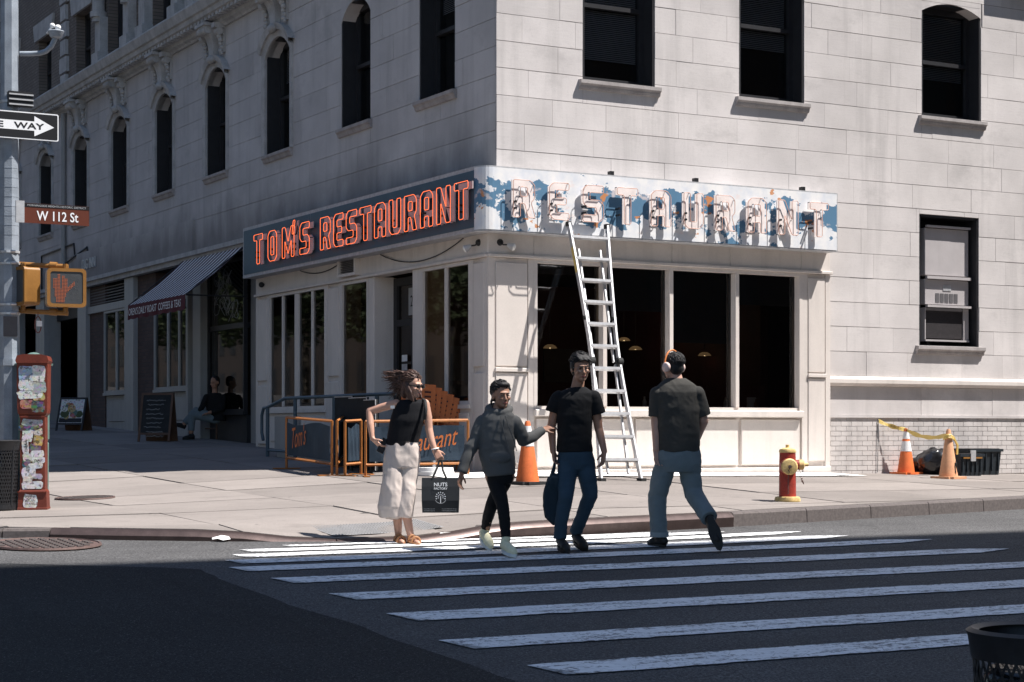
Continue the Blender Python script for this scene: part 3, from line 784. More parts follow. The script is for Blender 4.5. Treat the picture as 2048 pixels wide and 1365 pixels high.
for b in (44.2, 51.0):
    for k in range(8):
        m = MB(FL); hw = .30 if k % 2 else .22; m.box(b-hw, b+hw, -.03, .05, 10.0+k*.42, 10.0+k*.42+.36); m.build('quoin', M['trim'], BL)
# ================================================================== SHOPFRONTS
GZ = 0.85                                        # shopfront masonry starts below the pavement
CR = M['cream']
def part(F, name, mt, boxes, parent=BL, smooth=False, bev=0.0):
    m = MB(F)
    for b in boxes: m.box(*b)
    o = m.build(name, mt, parent)
    if bev:
        bm = bmesh.new(); bm.from_mesh(o.data); bmesh.ops.bevel(bm, geom=bm.edges[:], offset=bev, segments=1, affect='EDGES'); bm.to_mesh(o.data); bm.free()
    return o
OR, OL = .12, .20                                # how far the two shopfronts stand proud of the stone
# south front
for a, b in zip([12.034, 12.76, 14.02, 15.08, 16.12, 17.44], [12.76, 14.02, 15.08, 16.12, 17.44, 18.0]):
    part(FR, 'frieze_panel', CR, [(a+.003, b-.003, -.1, OR, 4.17, 4.50)], bev=.004)
part(FR, 'frieze_moulding', CR, [(12.036, 18.02, .0, OR+.045, 4.125, 4.168)], bev=.006)
for a, b in ((12.036, 12.76), (17.46, 18.0)):
    part(FR, 'pilaster', CR, [(a+.1005, b-.0905, -.2, OR-.03, GZ, 4.12), (a, a+.10, -.1, OR, GZ, 4.12), (b-.09, b, -.1, OR, GZ, 4.12)])
    for z0, z1 in ((2.62, 4.06), (1.27, 2.53)):
        part(FR, 'pilaster_panel', CR, [(a+.115, b-.105, -.05, OR+.006, z0, z1)], bev=.008)
    part(FR, 'pilaster_ledge', CR, [(a+.10, b-.09, 0, OR+.03, 2.545, 2.60)], bev=.006)
    part(FR, 'plinth', CR, [(a, b+.006, -.1, OR+.02, GZ, 1.19)], bev=.008)
MU = [12.80, 13.93, 15.07, 16.25, 17.42]
part(FR, 'wall', CR, [(12.76, 17.46, -.1, OR-.05, GZ, 1.93)])
for a, b in zip((12.80, 14.45, 16.32), (14.43, 16.28, 17.43)):
    part(FR, 'stall_riser_panel', CR, [(a+.01, b-.01, -.05, OR-.005, 1.22, 1.90)], bev=.008)
part(FR, 'plinth', CR, [(12.77, 17.45, -.05, OR+.012, GZ, 1.18)], bev=.006)
part(FR, 'window_sill', CR, [(12.75, 17.45, -.05, OR+.07, 1.93, 2.03)], bev=.012)
w = part(FR, 'window', CR, [(12.76, 17.46, -.06, OR+.005, 4.075, 4.123), (12.76, 12.815, -.06, OR+.005, 2.031, 4.074), (17.405, 17.46, -.06, OR+.005, 2.031, 4.074), (12.816, 17.404, -.06, OR-.02, 2.031, 2.075)])
for a in MU[1:-1]: part(FR, 'mullion', CR, [(a-.034, a+.034, -.06, OR, 2.076, 4.074)], w, bev=.004)
for k, (a, b) in enumerate(zip(MU, MU[1:])):
    m = MB(FR); m.quad((a, .0, 2.05), (b, .0, 2.05), (b, .0, 4.1), (a, .0, 4.1)); m.build('pane', M['glass'], w, recalc=False)
    zs = (3.98, 3.50, 3.06, 3.66)[k]
    part(FR, 'roller_shade', M['shade'], [(a+.02, b-.02, -.13, -.12, zs, 4.08), (a+.02, b-.02, -.145, -.115, zs-.03, zs)], w)
# west front
part(FL, 'frieze_panel', CR, [(22.28, 24.6, -.1, OL, 4.17, 4.50)], bev=.004); part(FL, 'frieze_panel', CR, [(24.606, 27.3, -.1, OL, 4.17, 4.50)], bev=.004)
part(FL, 'frieze_panel', CR, [(27.306, 31.0, -.1, OL, 4.17, 4.50)], bev=.004)
part(FL, 'frieze_moulding', CR, [(22.275, 31.0, 0, OL+.045, 4.125, 4.168)], bev=.006)
for a, b in ((22.275, 22.78), (27.25, 27.86), (30.38, 31.0)):
    part(FL, 'pilaster', CR, [(a+.0805, b-.0805, -.2, OL-.03, GZ, 4.12), (a, a+.08, -.1, OL, GZ, 4.12), (b-.08, b, -.1, OL, GZ, 4.12)])
    for z0, z1 in ((2.62, 4.06), (1.5, 2.53)):
        part(FL, 'pilaster_panel', CR, [(a+.095, b-.095, -.05, OL+.006, z0, z1)], bev=.008)
def shop_window(F, a0, a1, z0, z1, mulls, o, nm=CR, parent=BL, pane=None):
    w = part(F, 'window', nm, [(a0, a1, o-.07, o+.005, z1-.05, z1), (a0, a0+.05, o-.07, o+.005, z0, z1-.051), (a1-.05, a1, o-.07, o+.005, z0, z1-.051), (a0, a1, o-.07, o+.03, z0-.06, z0-.001), (a0+.051, a1-.051, o-.06, o-.012, z0, z0+.05)], parent)
    for (c, hw) in mulls: part(F, 'mullion', nm, [(c-hw, c+hw, o-.065, o-.004, z0+.052, z1-.052)], w, bev=.003)
    m = MB(F); m.quad((a0+.03, o-.035, z0), (a1-.03, o-.035, z0), (a1-.03, o-.035, z1), (a0+.03, o-.035, z1)); m.build('pane', pane or M['glass'], w, recalc=False)
    return w
shop_window(FL, 22.78, 24.32, 2.10, 4.12, [(23.55, .035)], OL)
shop_window(FL, 26.2, 27.25, 1.75, 4.12, [], OL)
shop_window(FL, 27.86, 30.38, 2.10, 4.12, [(28.45, .03), (29.12, .085), (29.75, .03)], OL)
part(FL, 'wall', CR, [(22.78, 24.32, -.1, OL-.02, GZ, 2.035), (27.86, 30.38, -.1, OL-.02, GZ, 2.035), (26.2, 27.25, -.1, OL-.02, GZ, 1.685)])
part(FL, 'stall_riser_panel', CR, [(22.85, 24.25, 0, OL+.0, 1.4, 1.98)], bev=.008); part(FL, 'stall_riser_panel', CR, [(27.95, 30.3, 0, OL, 1.55, 1.98)], bev=.008)
# recessed entrance
part(FL, 'door_jamb', CR, [(24.325, 24.62, -.2, OL, GZ, 4.12), (26.0, 26.195, -.2, OL, GZ, 4.12)], bev=.005)
part(FL, 'door_reveal', CR, [(26.0-.03, 26.0-.002, -.13, OL-.01, GZ, 4.12)])
d = part(FL, 'door', M['frame_dark'], [(24.62, 24.75, -.2, -.13, GZ, 4.1), (25.85, 25.97, -.2, -.13, GZ, 4.1), (24.75, 25.85, -.2, -.13, 3.98, 4.1), (24.75, 25.85, -.2, -.13, 3.35, 3.45), (24.75, 25.85, -.2, -.13, GZ, 1.75), (25.26, 25.34, -.2, -.13, 1.75, 3.35)])
m = MB(FL); m.quad((24.75, -.17, 1.7), (25.85, -.17, 1.7), (25.85, -.17, 4.0), (24.75, -.17, 4.0)); m.build('pane', M['glass'], d, recalc=False)
nb = MB(FL); nb.box(24.82, 25.42, -.128, -.124, 3.5, 3.92); nb.build('number_plate', M['greyp'], d)
tx = MB(FL); put(tx, fit_text('2880', .42, .17), lambda x, y, z: (25.35-x, -.121, 3.63+y)); tx.build('number', M['ink'], d)
for k in range(7):
    s = MB(FL); z = 2.9-k*.14; s.box(25.47, 25.66, -.128, -.125, z-.1, z); s.build('sticker', M['galv'] if k % 2 else M['white'], d)
v_ = part(FL, 'vent', CR, [(26.5, 27.2, .1, OL+.09, 4.19, 4.235), (26.5, 27.2, .1, OL+.09, 4.455, 4.5), (26.5, 26.55, .1, OL+.09, 4.236, 4.454), (27.15, 27.2, .1, OL+.09, 4.236, 4.454)])
for k in range(8): part(FL, 'slat', M['louvre'], [(26.55, 27.15, .1, OL+.05, 4.24+k*.027, 4.252+k*.027)], v_)
# the dim room behind the glass
m = MB(); x0, x1, y0, y1, z0, z1 = UW+.12, 19.2, VW+.16, 31.0, 1.05, 4.35
m.quad((x0, y0, z0), (x1, y0, z0), (x1, y1, z0), (x0, y1, z0)); m.quad((x0-.2, y0-.12, z1), (x1, y0-.12, z1), (x1, y1, z1), (x0-.2, y1, z1)); m.quad((x0, y1, z0), (x1, y1, z0), (x1, y1, z1), (x0, y1, z1)); m.quad((x1, y0, z0), (x1, y1, z0), (x1, y1, z1), (x1, y0, z1))
m.build('room', M['dark_in'], BL, recalc=False)
m = MB(); m.box(14.2, 14.32, 26.0, 30.9, 1.05, 2.5); m.box(UW+.2, 18.6, 29.9, 30.4, 1.05, 2.2); m.box(17.6, 17.75, 23.5, 29, 1.05, 4.3); m.build('booth', M['wine'], BL)
m = MB(FR); m.box(12.9, 17.35, -.75, -.14, 2.0, 2.06); m.build('window_table', M['wine'], BL)
for (px, py, dep) in ((1100, 697, 2.2), (1248, 682, 4.2), (1271, 700, 2.6), (1409, 712, 2.4), (1428, 704, 3.0), (1405, 690, 5.5), (1552, 713, 3.2), (1517, 714, 5.0)):
    a, b, c = ray(px, py); Z = (VW+dep)/b; p = Vector((a*Z, b*Z, HCAM+c*Z))
    L = thing('pendant_lamp', 'lit dome pendant lamp hanging in the dark dining room', 'lamp', p, 'pendant lamps in the dining room')
    s = MB(); s.lathe([(.02, .06), (.04, .058), (.08, .04), (.105, .010), (.11, 0), (.105, .0), (.075, .034), (.04, .052), (.0, .054)], p, 20); autosmooth(s.build('lamp_shade', M['lampin'], L), 60)
    s = MB(); s.ell(p+Vector((0, 0, .028)), (.022, .022, .028)); s.build('bulb', M['bulb'], L, smooth=True)
    s = MB(); s.cyl(p+Vector((0, 0, .1)), (p.x, p.y, 4.34), .006); s.build('cord', M['black'], L)
for (x, y, z) in ((13.4, 23.6, 3.5), (15.6, 24.4, 3.5), (16.8, 26.0, 3.5)):      # glow of the lit pendants on the room
    pl_d = bpy.data.lights.new('pendant_glow', 'POINT'); pl_d.energy = 2.2; pl_d.color = (1.0, .66, .34); pl_d.shadow_soft_size = .1
    po = bpy.data.objects.new('pendant_glow', pl_d); COL.objects.link(po); po.location = (x, y, z)
M['wallred'] = mat('dining_wall', (.09, .030, .024), .7, .2, 3, 30, .05); M['vinyl'] = mat('booth_vinyl', (.075, .014, .012), .4, .15, 4, 40, .05)
m = MB(); m.box(UW+.3, 19.1, 28.2, 28.3, 1.05, 4.3); m.build('partition', M['wallred'], BL)
for k, (x, y) in enumerate(((13.1, 23.3), (14.6, 23.3), (16.0, 23.3), (17.1, 23.3))):
    m = MB(); m.box(x-.06, x+.06, y-.5, y+.6, 1.05, 2.42); o = m.build('booth_back', M['vinyl'], BL)
    m = MB(); m.box(x+.3, x+.95, y-.45, y+.6, 1.78, 1.82); m.cyl((x+.62, y+.1, 1.05), (x+.62, y+.1, 1.78), .04); m.build('dining_table', M['wood'], BL)
for k in range(5):
    m = MB(); x = 12.9+k*1.15; m.box(x, x+.7, 28.17, 28.198, 2.6, 3.2); m.build('wall_picture', M['louvre'] if k % 2 else M['signblack'], BL)
rg = random.Random(6)
for k in range(9):
    x, y = 12.95+k*.5, VW+.3+rg.random()*.3; m = MB(); h = rg.uniform(.1, .2); m.lathe([(.03, 0), (.032, h*.6), (.014, h*.8), (.014, h), (0, h)], (x, y, 2.06), 10); o = m.build('sauce_bottle', (M['redpost'], M['white'], M['sigy'])[k % 3], org=(x, y, 2.06), smooth=True); tag(o, ('red sauce bottle on the window table', 'white shaker on the window table', 'yellow sauce bottle on the window table')[k % 3], 'bottle', ('red bottles', 'white shakers', 'yellow bottles')[k % 3]+' on the window table')
nh = thing('napkin_holder', 'small white menu card standing on the window table', 'menu card', (16.9, VW+.4, 2.06))
m = MB(FR); m.box(16.82, 16.98, -.42, -.40, 2.06, 2.24); m.build('card', M['paper'], nh)
# ---- neighbouring shops on the avenue
part(FL, 'fascia', M['stone_w'], [(34.85, 43.0, -.05, .05, 5.27, 5.92)])
part(FL, 'fascia_ledge', M['trim'], [(31.02, 48, -.05, .16, 5.18, 5.265), (31.02, 48, -.05, .10, 5.08, 5.178)])
part(FL, 'wall', M['frame_dark'], [(31.02, 48, -.4, -.3, 4.5, 5.08)])
GP = M['greyp']
part(FL, 'pier', GP, [(35.28-.12, 35.28+.0, -.3, .03, GZ, 5.07), (34.5, 34.95, -.3, .0, GZ, 5.07), (31.02, 31.35, -.6, -.25, GZ, 5.07), (32.2, 32.5, -.6, -.28, GZ, 5.07)], bev=.006)
part(FL, 'brick_pier', M['brickp'], [(37.45, 38.65, -.5, -.06, GZ, 5.07)]); part(FL, 'brick_pier', M['brickp'], [(41.05, 42.25, -.5, -.06, GZ, 5.07)])
part(FL, 'pier', GP, [(38.66, 39.3, -.3, .04, GZ, 5.07)], bev=.006); part(FL, 'pier', GP, [(42.26, 42.95, -.3, .04, GZ, 5.07)], bev=.006)
part(FL, 'transom', GP, [(39.3, 42.26, -.25, .0, 4.46, 4.62), (35.28, 38.66, -.25, .0, 4.46, 4.62)])
for k in range(6): part(FL, 'slat', M['louvre'], [(39.32, 42.24, -.22, -.05, 4.66+k*.065, 4.685+k*.065)])
for (a0, a1, mm) in ((39.32, 41.02, [(40.1, .05)]), (35.3, 37.43, [(35.85, .05), (36.55, .05)])):
    shop_window(FL, a0, a1, 2.6, 4.45, mm, -.02, GP)
    part(FL, 'wall', GP, [(a0, a1, -.4, -.08, GZ, 2.53)]); part(FL, 'stall_riser_panel', GP, [(a0+.2, a1-.2, -.2, -.06, 1.95, 2.42)], bev=.01)
w = shop_window(FL, 32.5, 34.5, 2.1, 5.0, [], -.15, M['frame_dark']); part(FL, 'transom_bar', M['frame_dark'], [(32.55, 34.45, -.32, -.17, 3.68, 3.78)], w)
part(FL, 'wall', M['frame_dark'], [(32.5, 34.5, -.5, -.2, GZ, 2.03)])
ck = MB(FL); r = random.Random(2)
for k in range(26):                              # chalked doodle on the upper pane
    a, z = 33.0+r.random()*1.1, 3.95+r.random()*.7; pts = []
    for q in range(9): pts.append((a+.16*math.sin(q*.9+k), -.178, z+.14*math.cos(q*.8+k*2)+.015*q))
    ck.tube(pts, .004, 4)
ck.build('chalk_drawing', M['chalk'], w)
d2 = part(FL, 'door', M['frame_dark'], [(31.35, 31.5, -.75, -.68, GZ, 5.0), (32.08, 32.2, -.75, -.68, GZ, 5.0), (31.5, 32.08, -.75, -.68, 3.9, 4.02), (31.5, 32.08, -.75, -.68, GZ, 2.15)])
m = MB(FL); m.quad((31.4, -.72, 2.0), (32.2, -.72, 2.0), (32.2, -.72, 5.0), (31.4, -.72, 5.0)); m.build('pane', M['glass'], d2, recalc=False)
m = MB(); x0, x1, y0, y1 = UW+.55, 17.0, 31.05, 60.0
m.quad((x0, y0, 1.3), (x1, y0, 1.3), (x1, y1, 2.0), (x0, y1, 2.0)); m.quad((x0-.5, y0, 5.09), (x1, y0, 5.09), (x1, y1, 5.09), (x0-.5, y1, 5.09)); m.quad((x1, y0, 1), (x1, y1, 1), (x1, y1, 5.1), (x1, y0, 5.1)); m.quad((x0, y1, 1), (x1, y1, 1), (x1, y1, 5.1), (x0, y1, 5.1)); m.quad((UW+.2, y0, 1), (x1, y0, 1), (x1, y0, 5.1), (UW+.2, y0, 5.1))
m.build('room', M['dark_in'], BL, recalc=False)
part(FL, 'pier', GP, [(46.0, 46.8, -.4, .02, GZ, 5.07)]); part(FL, 'pier', GP, [(49.5, 50.5, -.4, .02, GZ, 5.07)])
tx = MB(FL); put(tx, fit_text('DIG INN', 1.05, .24, ext=.012), lambda x, y, z: (42.42-x, .075+z, 5.50+y)); dg = tx.build('shop_lettering', M['galv'], org=(UW-.06, 41.9, 5.5)); tag(dg, 'pale raised metal shop letters on the grey stone fascia', 'lettering')
# conduit runs along the stone
cd = MB(FL)
for pts in (([(46.2, .03, 5.2), (46.2, .03, 6.15), (43.3, .03, 6.2), (43.2, .03, 5.9), (44.5, .03, 5.72), (45.0, .03, 5.45)]), ([(43.2, .03, 5.9), (42.2, .03, 6.02), (42.05, .03, 5.7), (42.0, .03, 5.1)])):
    cd.tube(pts, .022, 6)
tag(cd.build('conduit', M['black'], org=(UW, 44, 5.2)), 'thin black electrical conduit bent across the shaded stone', 'conduit')
dp = MB(FL); dp.cyl((44.05, .07, 5.25), (44.05, .07, 9.4), .06, .06, 10); tag(autosmooth(dp.build('drainpipe', M['greyp'], org=(UW, 44.05, 5.25))), 'grey drainpipe running up the stone to the cornice', 'pipe')
# ---- striped awning
A0, A1, ZT, ZB, PO = 31.85, 35.25, 5.16, 4.20, 1.22
AW = thing('awning', 'maroon and white striped shop awning with lettered valance', 'awning', (UW, 33.5, 4.2))
m = MB(FL); N = 31
for k in range(N):
    m.cm = k % 2
    a, b = A0+(A1-A0)*k/N, A0+(A1-A0)*(k+1)/N
    P = [(.06+(PO-.06)*t, ZT+(ZB-ZT)*t-.06*math.sin(PI*t)) for t in (0, .25, .5, .75, 1)]
    for (p, q) in zip(P, P[1:]): m.quad((a, p[0], p[1]), (b, p[0], p[1]), (b, q[0], q[1]), (a, q[0], q[1]))
M['aw_d'] = mat('awning_maroon', (.045, .010, .016), .85, .1, 9, 80, .15); M['aw_l'] = mat('awning_white', (.62, .60, .60), .85, .08, 9, 80, .15)
M['aw_v'] = mat('valance_maroon', (.085, .012, .018), .85, .1, 9, 80, .15)
m.build('canopy', [M['aw_d'], M['aw_l']], AW, recalc=False)
m = MB(FL); n = 34; top = []; bot = []
for k in range(n+1):
    a = A0+(A1-A0)*k/n; wv = .012*math.sin(k*1.1); top.append((a, PO, ZB)); bot.append((a, PO+.01+wv, ZB-.27-.02*abs(math.sin(k*PI/2*.5))))
for k in range(n): m.quad(top[k], top[k+1], bot[k+1], bot[k])
m.build('valance', M['aw_v'], AW, recalc=False)
tx = MB(FL); put(tx, fit_text("OREN'S DAILY ROAST  COFFEES & TEAS", 3.1, .14, shear=.2), lambda x, y, z: (A1-.14-x, PO+.032, ZB-.21+y)); tx.build('lettering', M['signwhite'], AW)
for a in (A0, A1):
    m = MB(FL); m.tube([(a, .02, ZB+.0), (a, PO-.01, ZB-.01)], .014, 6); m.tube([(a, .04, ZT), (a, PO-.01, ZB)], .012, 6); m.build('arm', M['black'], AW)
m = MB(FL); m.box(A0-.05, A1+.05, 0, .09, ZT-.03, ZT+.08); m.build('head_box', M['frame_dark'], AW)

# ================================================================== THE SIGN
def cham(a, b, c, d, k):
    return [(a+k, b), (c-k, b), (c, b+k), (c, d-k), (c-k, d), (a+k, d), (a, d-k), (a, b+k)]
LET = {
 'T': (.62, [[(0, 1), (.62, 1), (.62, .80), (.41, .80), (.41, 0), (.21, 0), (.21, .80), (0, .80)]]),
 'O': (.60, [cham(0, 0, .6, 1, .13), [(.2, .2), (.4, .2), (.4, .8), (.2, .8)]]),
 'M': (.78, [[(0, 0), (0, 1), (.2, 1), (.39, .5), (.58, 1), (.78, 1), (.78, 0), (.6, 0), (.6, .56), (.39, .1), (.18, .56), (.18, 0)]]),
 "'": (.2, [[(.02, .72), (.10, 1.16), (.22, 1.16), (.12, .72)]]),
 'S': (.6, [[(0, 0), (.48, 0), (.6, .12), (.6, .49), (.48, .6), (.2, .6), (.2, .81), (.6, .81), (.6, 1), (.12, 1), (0, .88), (0, .51), (.12, .4), (.4, .4), (.4, .19), (0, .19)]]),
 'R': (.62, [[(0, 0), (0, 1), (.48, 1), (.6, .88), (.6, .52), (.5, .41), (.62, 0), (.42, 0), (.32, .38), (.2, .38), (.2, 0)], [(.2, .56), (.4, .56), (.4, .82), (.2, .82)]]),
 'E': (.56, [[(0, .12), (0, .88), (.12, 1), (.56, 1), (.56, .81), (.2, .81), (.2, .6), (.48, .6), (.48, .41), (.2, .41), (.2, .19), (.56, .19), (.56, 0), (.12, 0)]]),
 'A': (.6, [[(0, 0), (0, .87), (.13, 1), (.47, 1), (.6, .87), (.6, 0), (.4, 0), (.4, .3), (.2, .3), (.2, 0)], [(.2, .48), (.4, .48), (.4, .82), (.2, .82)]]),
 'U': (.6, [[(0, 1), (0, .13), (.13, 0), (.47, 0), (.6, .13), (.6, 1), (.4, 1), (.4, .19), (.2, .19), (.2, 1)]]),
 'N': (.64, [[(0, 0), (0, 1), (.2, 1), (.44, .42), (.44, 1), (.64, 1), (.64, 0), (.44, 0), (.2, .58), (.2, 0)]])}
ZS0, ZS1 = 4.45, 5.34
SR, SL_ = VW-22.0, UW-11.78                       # o of the two sign faces
SG = thing('neon_sign', 'long navy shop sign wrapping the corner with orange neon block letters', 'sign', (UW, VW, 4.45))
def signpaint():
    g = NG('sign_half_repainted')                # old blue face under patchy white primer, rust orange where filler was rubbed on
    n1 = g.noise((2.2, 2.2, 3.0), 5, .6); n2 = g.noise((7, 7, 8), 4, .6, loc=(3, 1, 2))
    z = g.xyz()[2]
    rim = g.ramp(g.math('ABSOLUTE', g.math('SUBTRACT', z, 4.9)), [(.24, 0.0), (.36, 1.0)])
    f = g.math('ADD', g.math('ADD', g.math('MULTIPLY', n1, .75), g.math('MULTIPLY', n2, .35)), g.math('MULTIPLY', rim, .13))
    wm = g.ramp(f, [(.555, 0.0), (.57, 1.0)])
    w = g.mix(g.ramp(g.noise(5, 4), [(.35, 0.0), (.65, 1.0)]), (.64, .66, .70), (.80, .78, .76))
    cc = g.mix(wm, (.085, .19, .30), w)
    om = g.ramp(g.noise((2.6, 2.6, 3.4), 4, .6, loc=(9, 4, 7)), [(.645, 0.0), (.655, 1.0)])
    cc = g.mix(g.math('MULTIPLY', om, .9), cc, (.55, .21, .06))
    pk = g.ramp(g.noise((3, 3, 4), 4, .6, loc=(1, 8, 3)), [(.60, 0.0), (.66, 1.0)])
    cc = g.mix(g.math('MULTIPLY', pk, .6), cc, (.74, .62, .58))
    g.col(cc); g.bs.inputs['Roughness'].default_value = .55; g.bump(f, .2, .01); return g.mat
M['sign_r'] = signpaint()
M['sign_l'] = mat('sign_navy', (.040, .085, .125), .45, .12, 3, 40, .03)
M['sign_edge'] = mat('sign_rim', (.42, .42, .43), .6, .25, 14, 60, .25)
RIGHT_END = 17.93; LEFT_END = 30.98; cu, cv = UW-SL_, VW-SR
# box: plan outline with a rounded corner, extruded
rc = .18; arc = [(cu+rc-rc*math.cos(t), cv+rc-rc*math.sin(t)) for t in [PI/2*k/6 for k in range(7)]]
front = [(cu, LEFT_END)]+arc+[(RIGHT_END, cv)]
back = [(RIGHT_END, VW-.0), (UW-.0, VW-.0), (UW-.0, LEFT_END)]
bx = MB()
pl_ = front+back; n = len(pl_)
bx.add([(x, y, ZS0) for x, y in pl_]+[(x, y, ZS1) for x, y in pl_], [tuple(range(n-1, -1, -1)), tuple(range(n, 2*n))]+[(k, (k+1) % n, n+(k+1) % n, n+k) for k in range(n)])
bx.build('sign_box', M['sign_edge'], SG)
def strip(pts, z0, z1, off, name, mt):
    m = MB()
    for (p, q) in zip(pts, pts[1:]):
        m.quad((p[0], p[1], z0), (q[0], q[1], z0), (q[0], q[1], z1), (p[0], p[1], z1))
    return m.build(name, mt, SG, recalc=False)
e = .006
strip([(cu-e, LEFT_END-.05), (cu-e, 27.905)], ZS0+.055, ZS1-.055, 0, 'face_panel', M['sign_l']); strip([(cu-e, 27.895), (cu-e, cv+rc)], ZS0+.055, ZS1-.055, 0, 'face_panel', M['sign_l'])
arc2 = [(cu+rc-(rc+e)*math.cos(t), cv+rc-(rc+e)*math.sin(t)) for t in [PI/2*k/6 for k in range(7)]]
strip(arc2+[(RIGHT_END-.02, cv-e)], ZS0+.02, ZS1-.02, 0, 'face_panel', M['sign_r'])
for x in (13.9, 15.35, 17.3):
    m = MB(FR); m.box(x-.03, x+.03, SR-.1, SR-.02, ZS1, ZS1+.06); m.build('hanger', M['black'], SG)
def letter(ch, P, size, lit):
    wd, loops = LET[ch]; wx = 1.3 if lit else 1.1; loops = [[(x*wx, y) for x, y in lp] for lp in loops]; wd *= wx
    vs, fs = shape_geo([[(x*size, y*size) for x, y in lp] for lp in loops], .008)
    m = MB(); m.add([P(v[0], v[1], (.055 if lit else .06)+v[2]) for v in vs], fs)
    L = m.build('letter', M['letter'] if lit else M['letter_r'], SG)
    nm = MB(); hb = MB()
    for lp in loops:
        c = [(x*size, y*size) for x, y in lp]
        # rounded corners for the bent glass
        pts = []
        for i, p in enumerate(c):
            a, b = c[i-1], c[(i+1) % len(c)]
            for q, t in ((a, 1), (b, 1)):
                d = math.hypot(q[0]-p[0], q[1]-p[1]); k = min(.018, d*.3)/d
                pts.append((p[0]+(q[0]-p[0])*k, p[1]+(q[1]-p[1])*k))
        nm.tube([P(x, y, .13 if lit else .115) for x, y in pts], .0048 if lit else .0055, 6, True)
        for i in range(0, len(c), 3):
            x, y = c[i]; hb.cyl(P(x, y, .06), P(x, y, .12 if lit else .10), .006, .006, 5)
    nm.build('neon_tube', M['neon'] if lit else M['neon_off'], L, smooth=True)
    x, y = wd*size*.12, size*.42
    for dy in (0, -.09): hb.cyl(P(x, y+dy, .02), P(x, y+dy, .12), .016, .016, 8)
    hb.build('tube_support', M['black'], L, kind='stuff')
H_ = .51
def run(txt, s0, s1, P0, lit):
    wx = 1.3 if lit else 1.1; wsum = sum(LET[c][0]*wx for c in txt if c != "'"); k = (s1-s0-wsum*H_*1.0)/(sum(1 for c in txt if c != "'")-1); s = s0
    for c in txt:
        if c == "'":
            letter(c, (lambda s_: (lambda x, y, z: P0(s_+x, y, z)))(s-k-.10), H_, lit); continue
        letter(c, (lambda s_: (lambda x, y, z: P0(s_+x, y, z)))(s), H_, lit); s += LET[c][0]*wx*H_+k
va = lambda px: pl(px, 440, SL_+.1)[0]
PL = lambda s, y, z: (UW-SL_-z, -s, 4.62+y)
run("TOM'S", -va(511)+.0, -va(622), PL, True)
run('RESTAURANT', -va(644), -va(940), PL, True)
ua = lambda px: pr(px, 440, SR+.08)[0]
run('RESTAURANT', ua(1024), ua(1654), lambda s, y, z: (s, VW-SR-z, 4.645+y), False)
# floodlights at the corner and the slack cables under the sign
for k, (p, d) in enumerate(((Vector((UW-OL-.02, 22.52, 4.34)), Vector((-.6, .35, -.35))), (Vector((12.22, VW-OR-.02, 4.33)), Vector((.55, -.5, -.3))))):
    f = thing('floodlight', ('small bullet floodlight under the corner of the sign, aimed along the avenue', 'small bullet floodlight under the corner of the sign, aimed along the side street')[k], 'floodlight', p, 'corner floodlights')
    d.normalize(); q = p+d*.10
    m = MB(); m.tube([p, p+Vector((0, 0, -.02))+d*.04, q], .012, 6); m.lathe([(.03, -.02), (.045, 0), (.05, .02)], p, 10, (1, 0, 0) if k == 0 else (0, 1, 0)); m.build('bracket', M['black'], f)
    m = MB(); m.lathe([(.0, 0), (.028, .005), (.036, .04), (.055, .09), (.058, .10)], q, 14, d); autosmooth(m.build('housing', M['galv'], f))
    m = MB(); m.lathe([(.0, .125), (.03, .12), (.05, .10)][::-1], q, 14, d); autosmooth(m.build('lens', M['paper'], f))
def cable(p, q, sag, name, label, r_=.008, par=None):
    m = MB(); p, q = Vector(p), Vector(q); m.tube([p.lerp(q, t/16)-Vector((0, 0, 4*sag*(t/16)*(1-t/16))) for t in range(17)], r_, 5)
    o = m.build(name, M['black'], org=p); tag(o, label, 'cable'); return o
cable((UW-OL-.02, 22.95, 4.44), (UW-OL-.02, 25.7, 4.44), .21, 'cable', 'long slack black cable looping below the neon sign')
cable((UW-OL-.02, 27.2, 4.44), (UW-OL-.02, 28.9, 4.44), .10, 'cable', 'short slack black cable beside the shopfront vent')
cm = thing('security_camera', 'small black camera ball under the far end of the sign', 'camera', (UW-OL-.03, 30.6, 4.33)); m = MB(); m.ell((UW-OL-.05, 30.6, 4.32), (.05, .05, .05)); m.cyl((UW-OL, 30.6, 4.32), (UW-OL-.05, 30.6, 4.34), .025); m.build('camera_ball', M['black'], cm, smooth=True)
# ---- air-conditioner panels filling the lower south window
a0, a1, z0, z1 = RW[3]
m = MB(FR); t = .03
m.box(a0, a0+t, -.42, -.015, z0, z1); m.box(a1-t, a1, -.42, -.015, z0, z1); m.box(a0, a1, -.42, -.015, z1-t, z1); m.box(a0+t, a1-t, -.42, -.03, z0, z0+.02); m.box(a0, a1, -.44, -.42, z0, z1)
wf = m.build('window', M['frame_dark'], BL); sill_geo(FR, a0-.08, a1+.08, z0).build('sill', M['sill'], wf)
m = MB(FR)
for a in (a0+.1,): m.prism([(a0-.25, 5.62), (a0-.244, 5.62), (a0+.006, 5.19), (a0, 5.19)], .0005, .004)
AC = thing('air_conditioner', 'grey sheet-metal air-conditioner panels filling a stone window opening', 'air conditioner', ((a0+a1)/2, VW+.2, 3.26))
b0, b1 = a0+.24, a1-.09
part(FR, 'panel', M['acgrey'], [(b0, b1, -.38, -.14, 4.23, 4.99)], AC, bev=.008); part(FR, 'panel_rib', M['acgrey'], [(b0, b1, -.13, -.08, 4.17, 4.215)], AC); part(FR, 'panel_rib', M['acgrey'], [(b0, b1, -.13, -.09, 4.995, 5.03)], AC)
pn = part(FR, 'panel', M['acgrey'], [(b0, b1, -.38, -.14, 3.76, 4.165)], AC, bev=.006); part(FR, 'panel_rib', M['acgrey'], [(b0, b1, -.13, -.07, 3.715, 3.75)], AC)
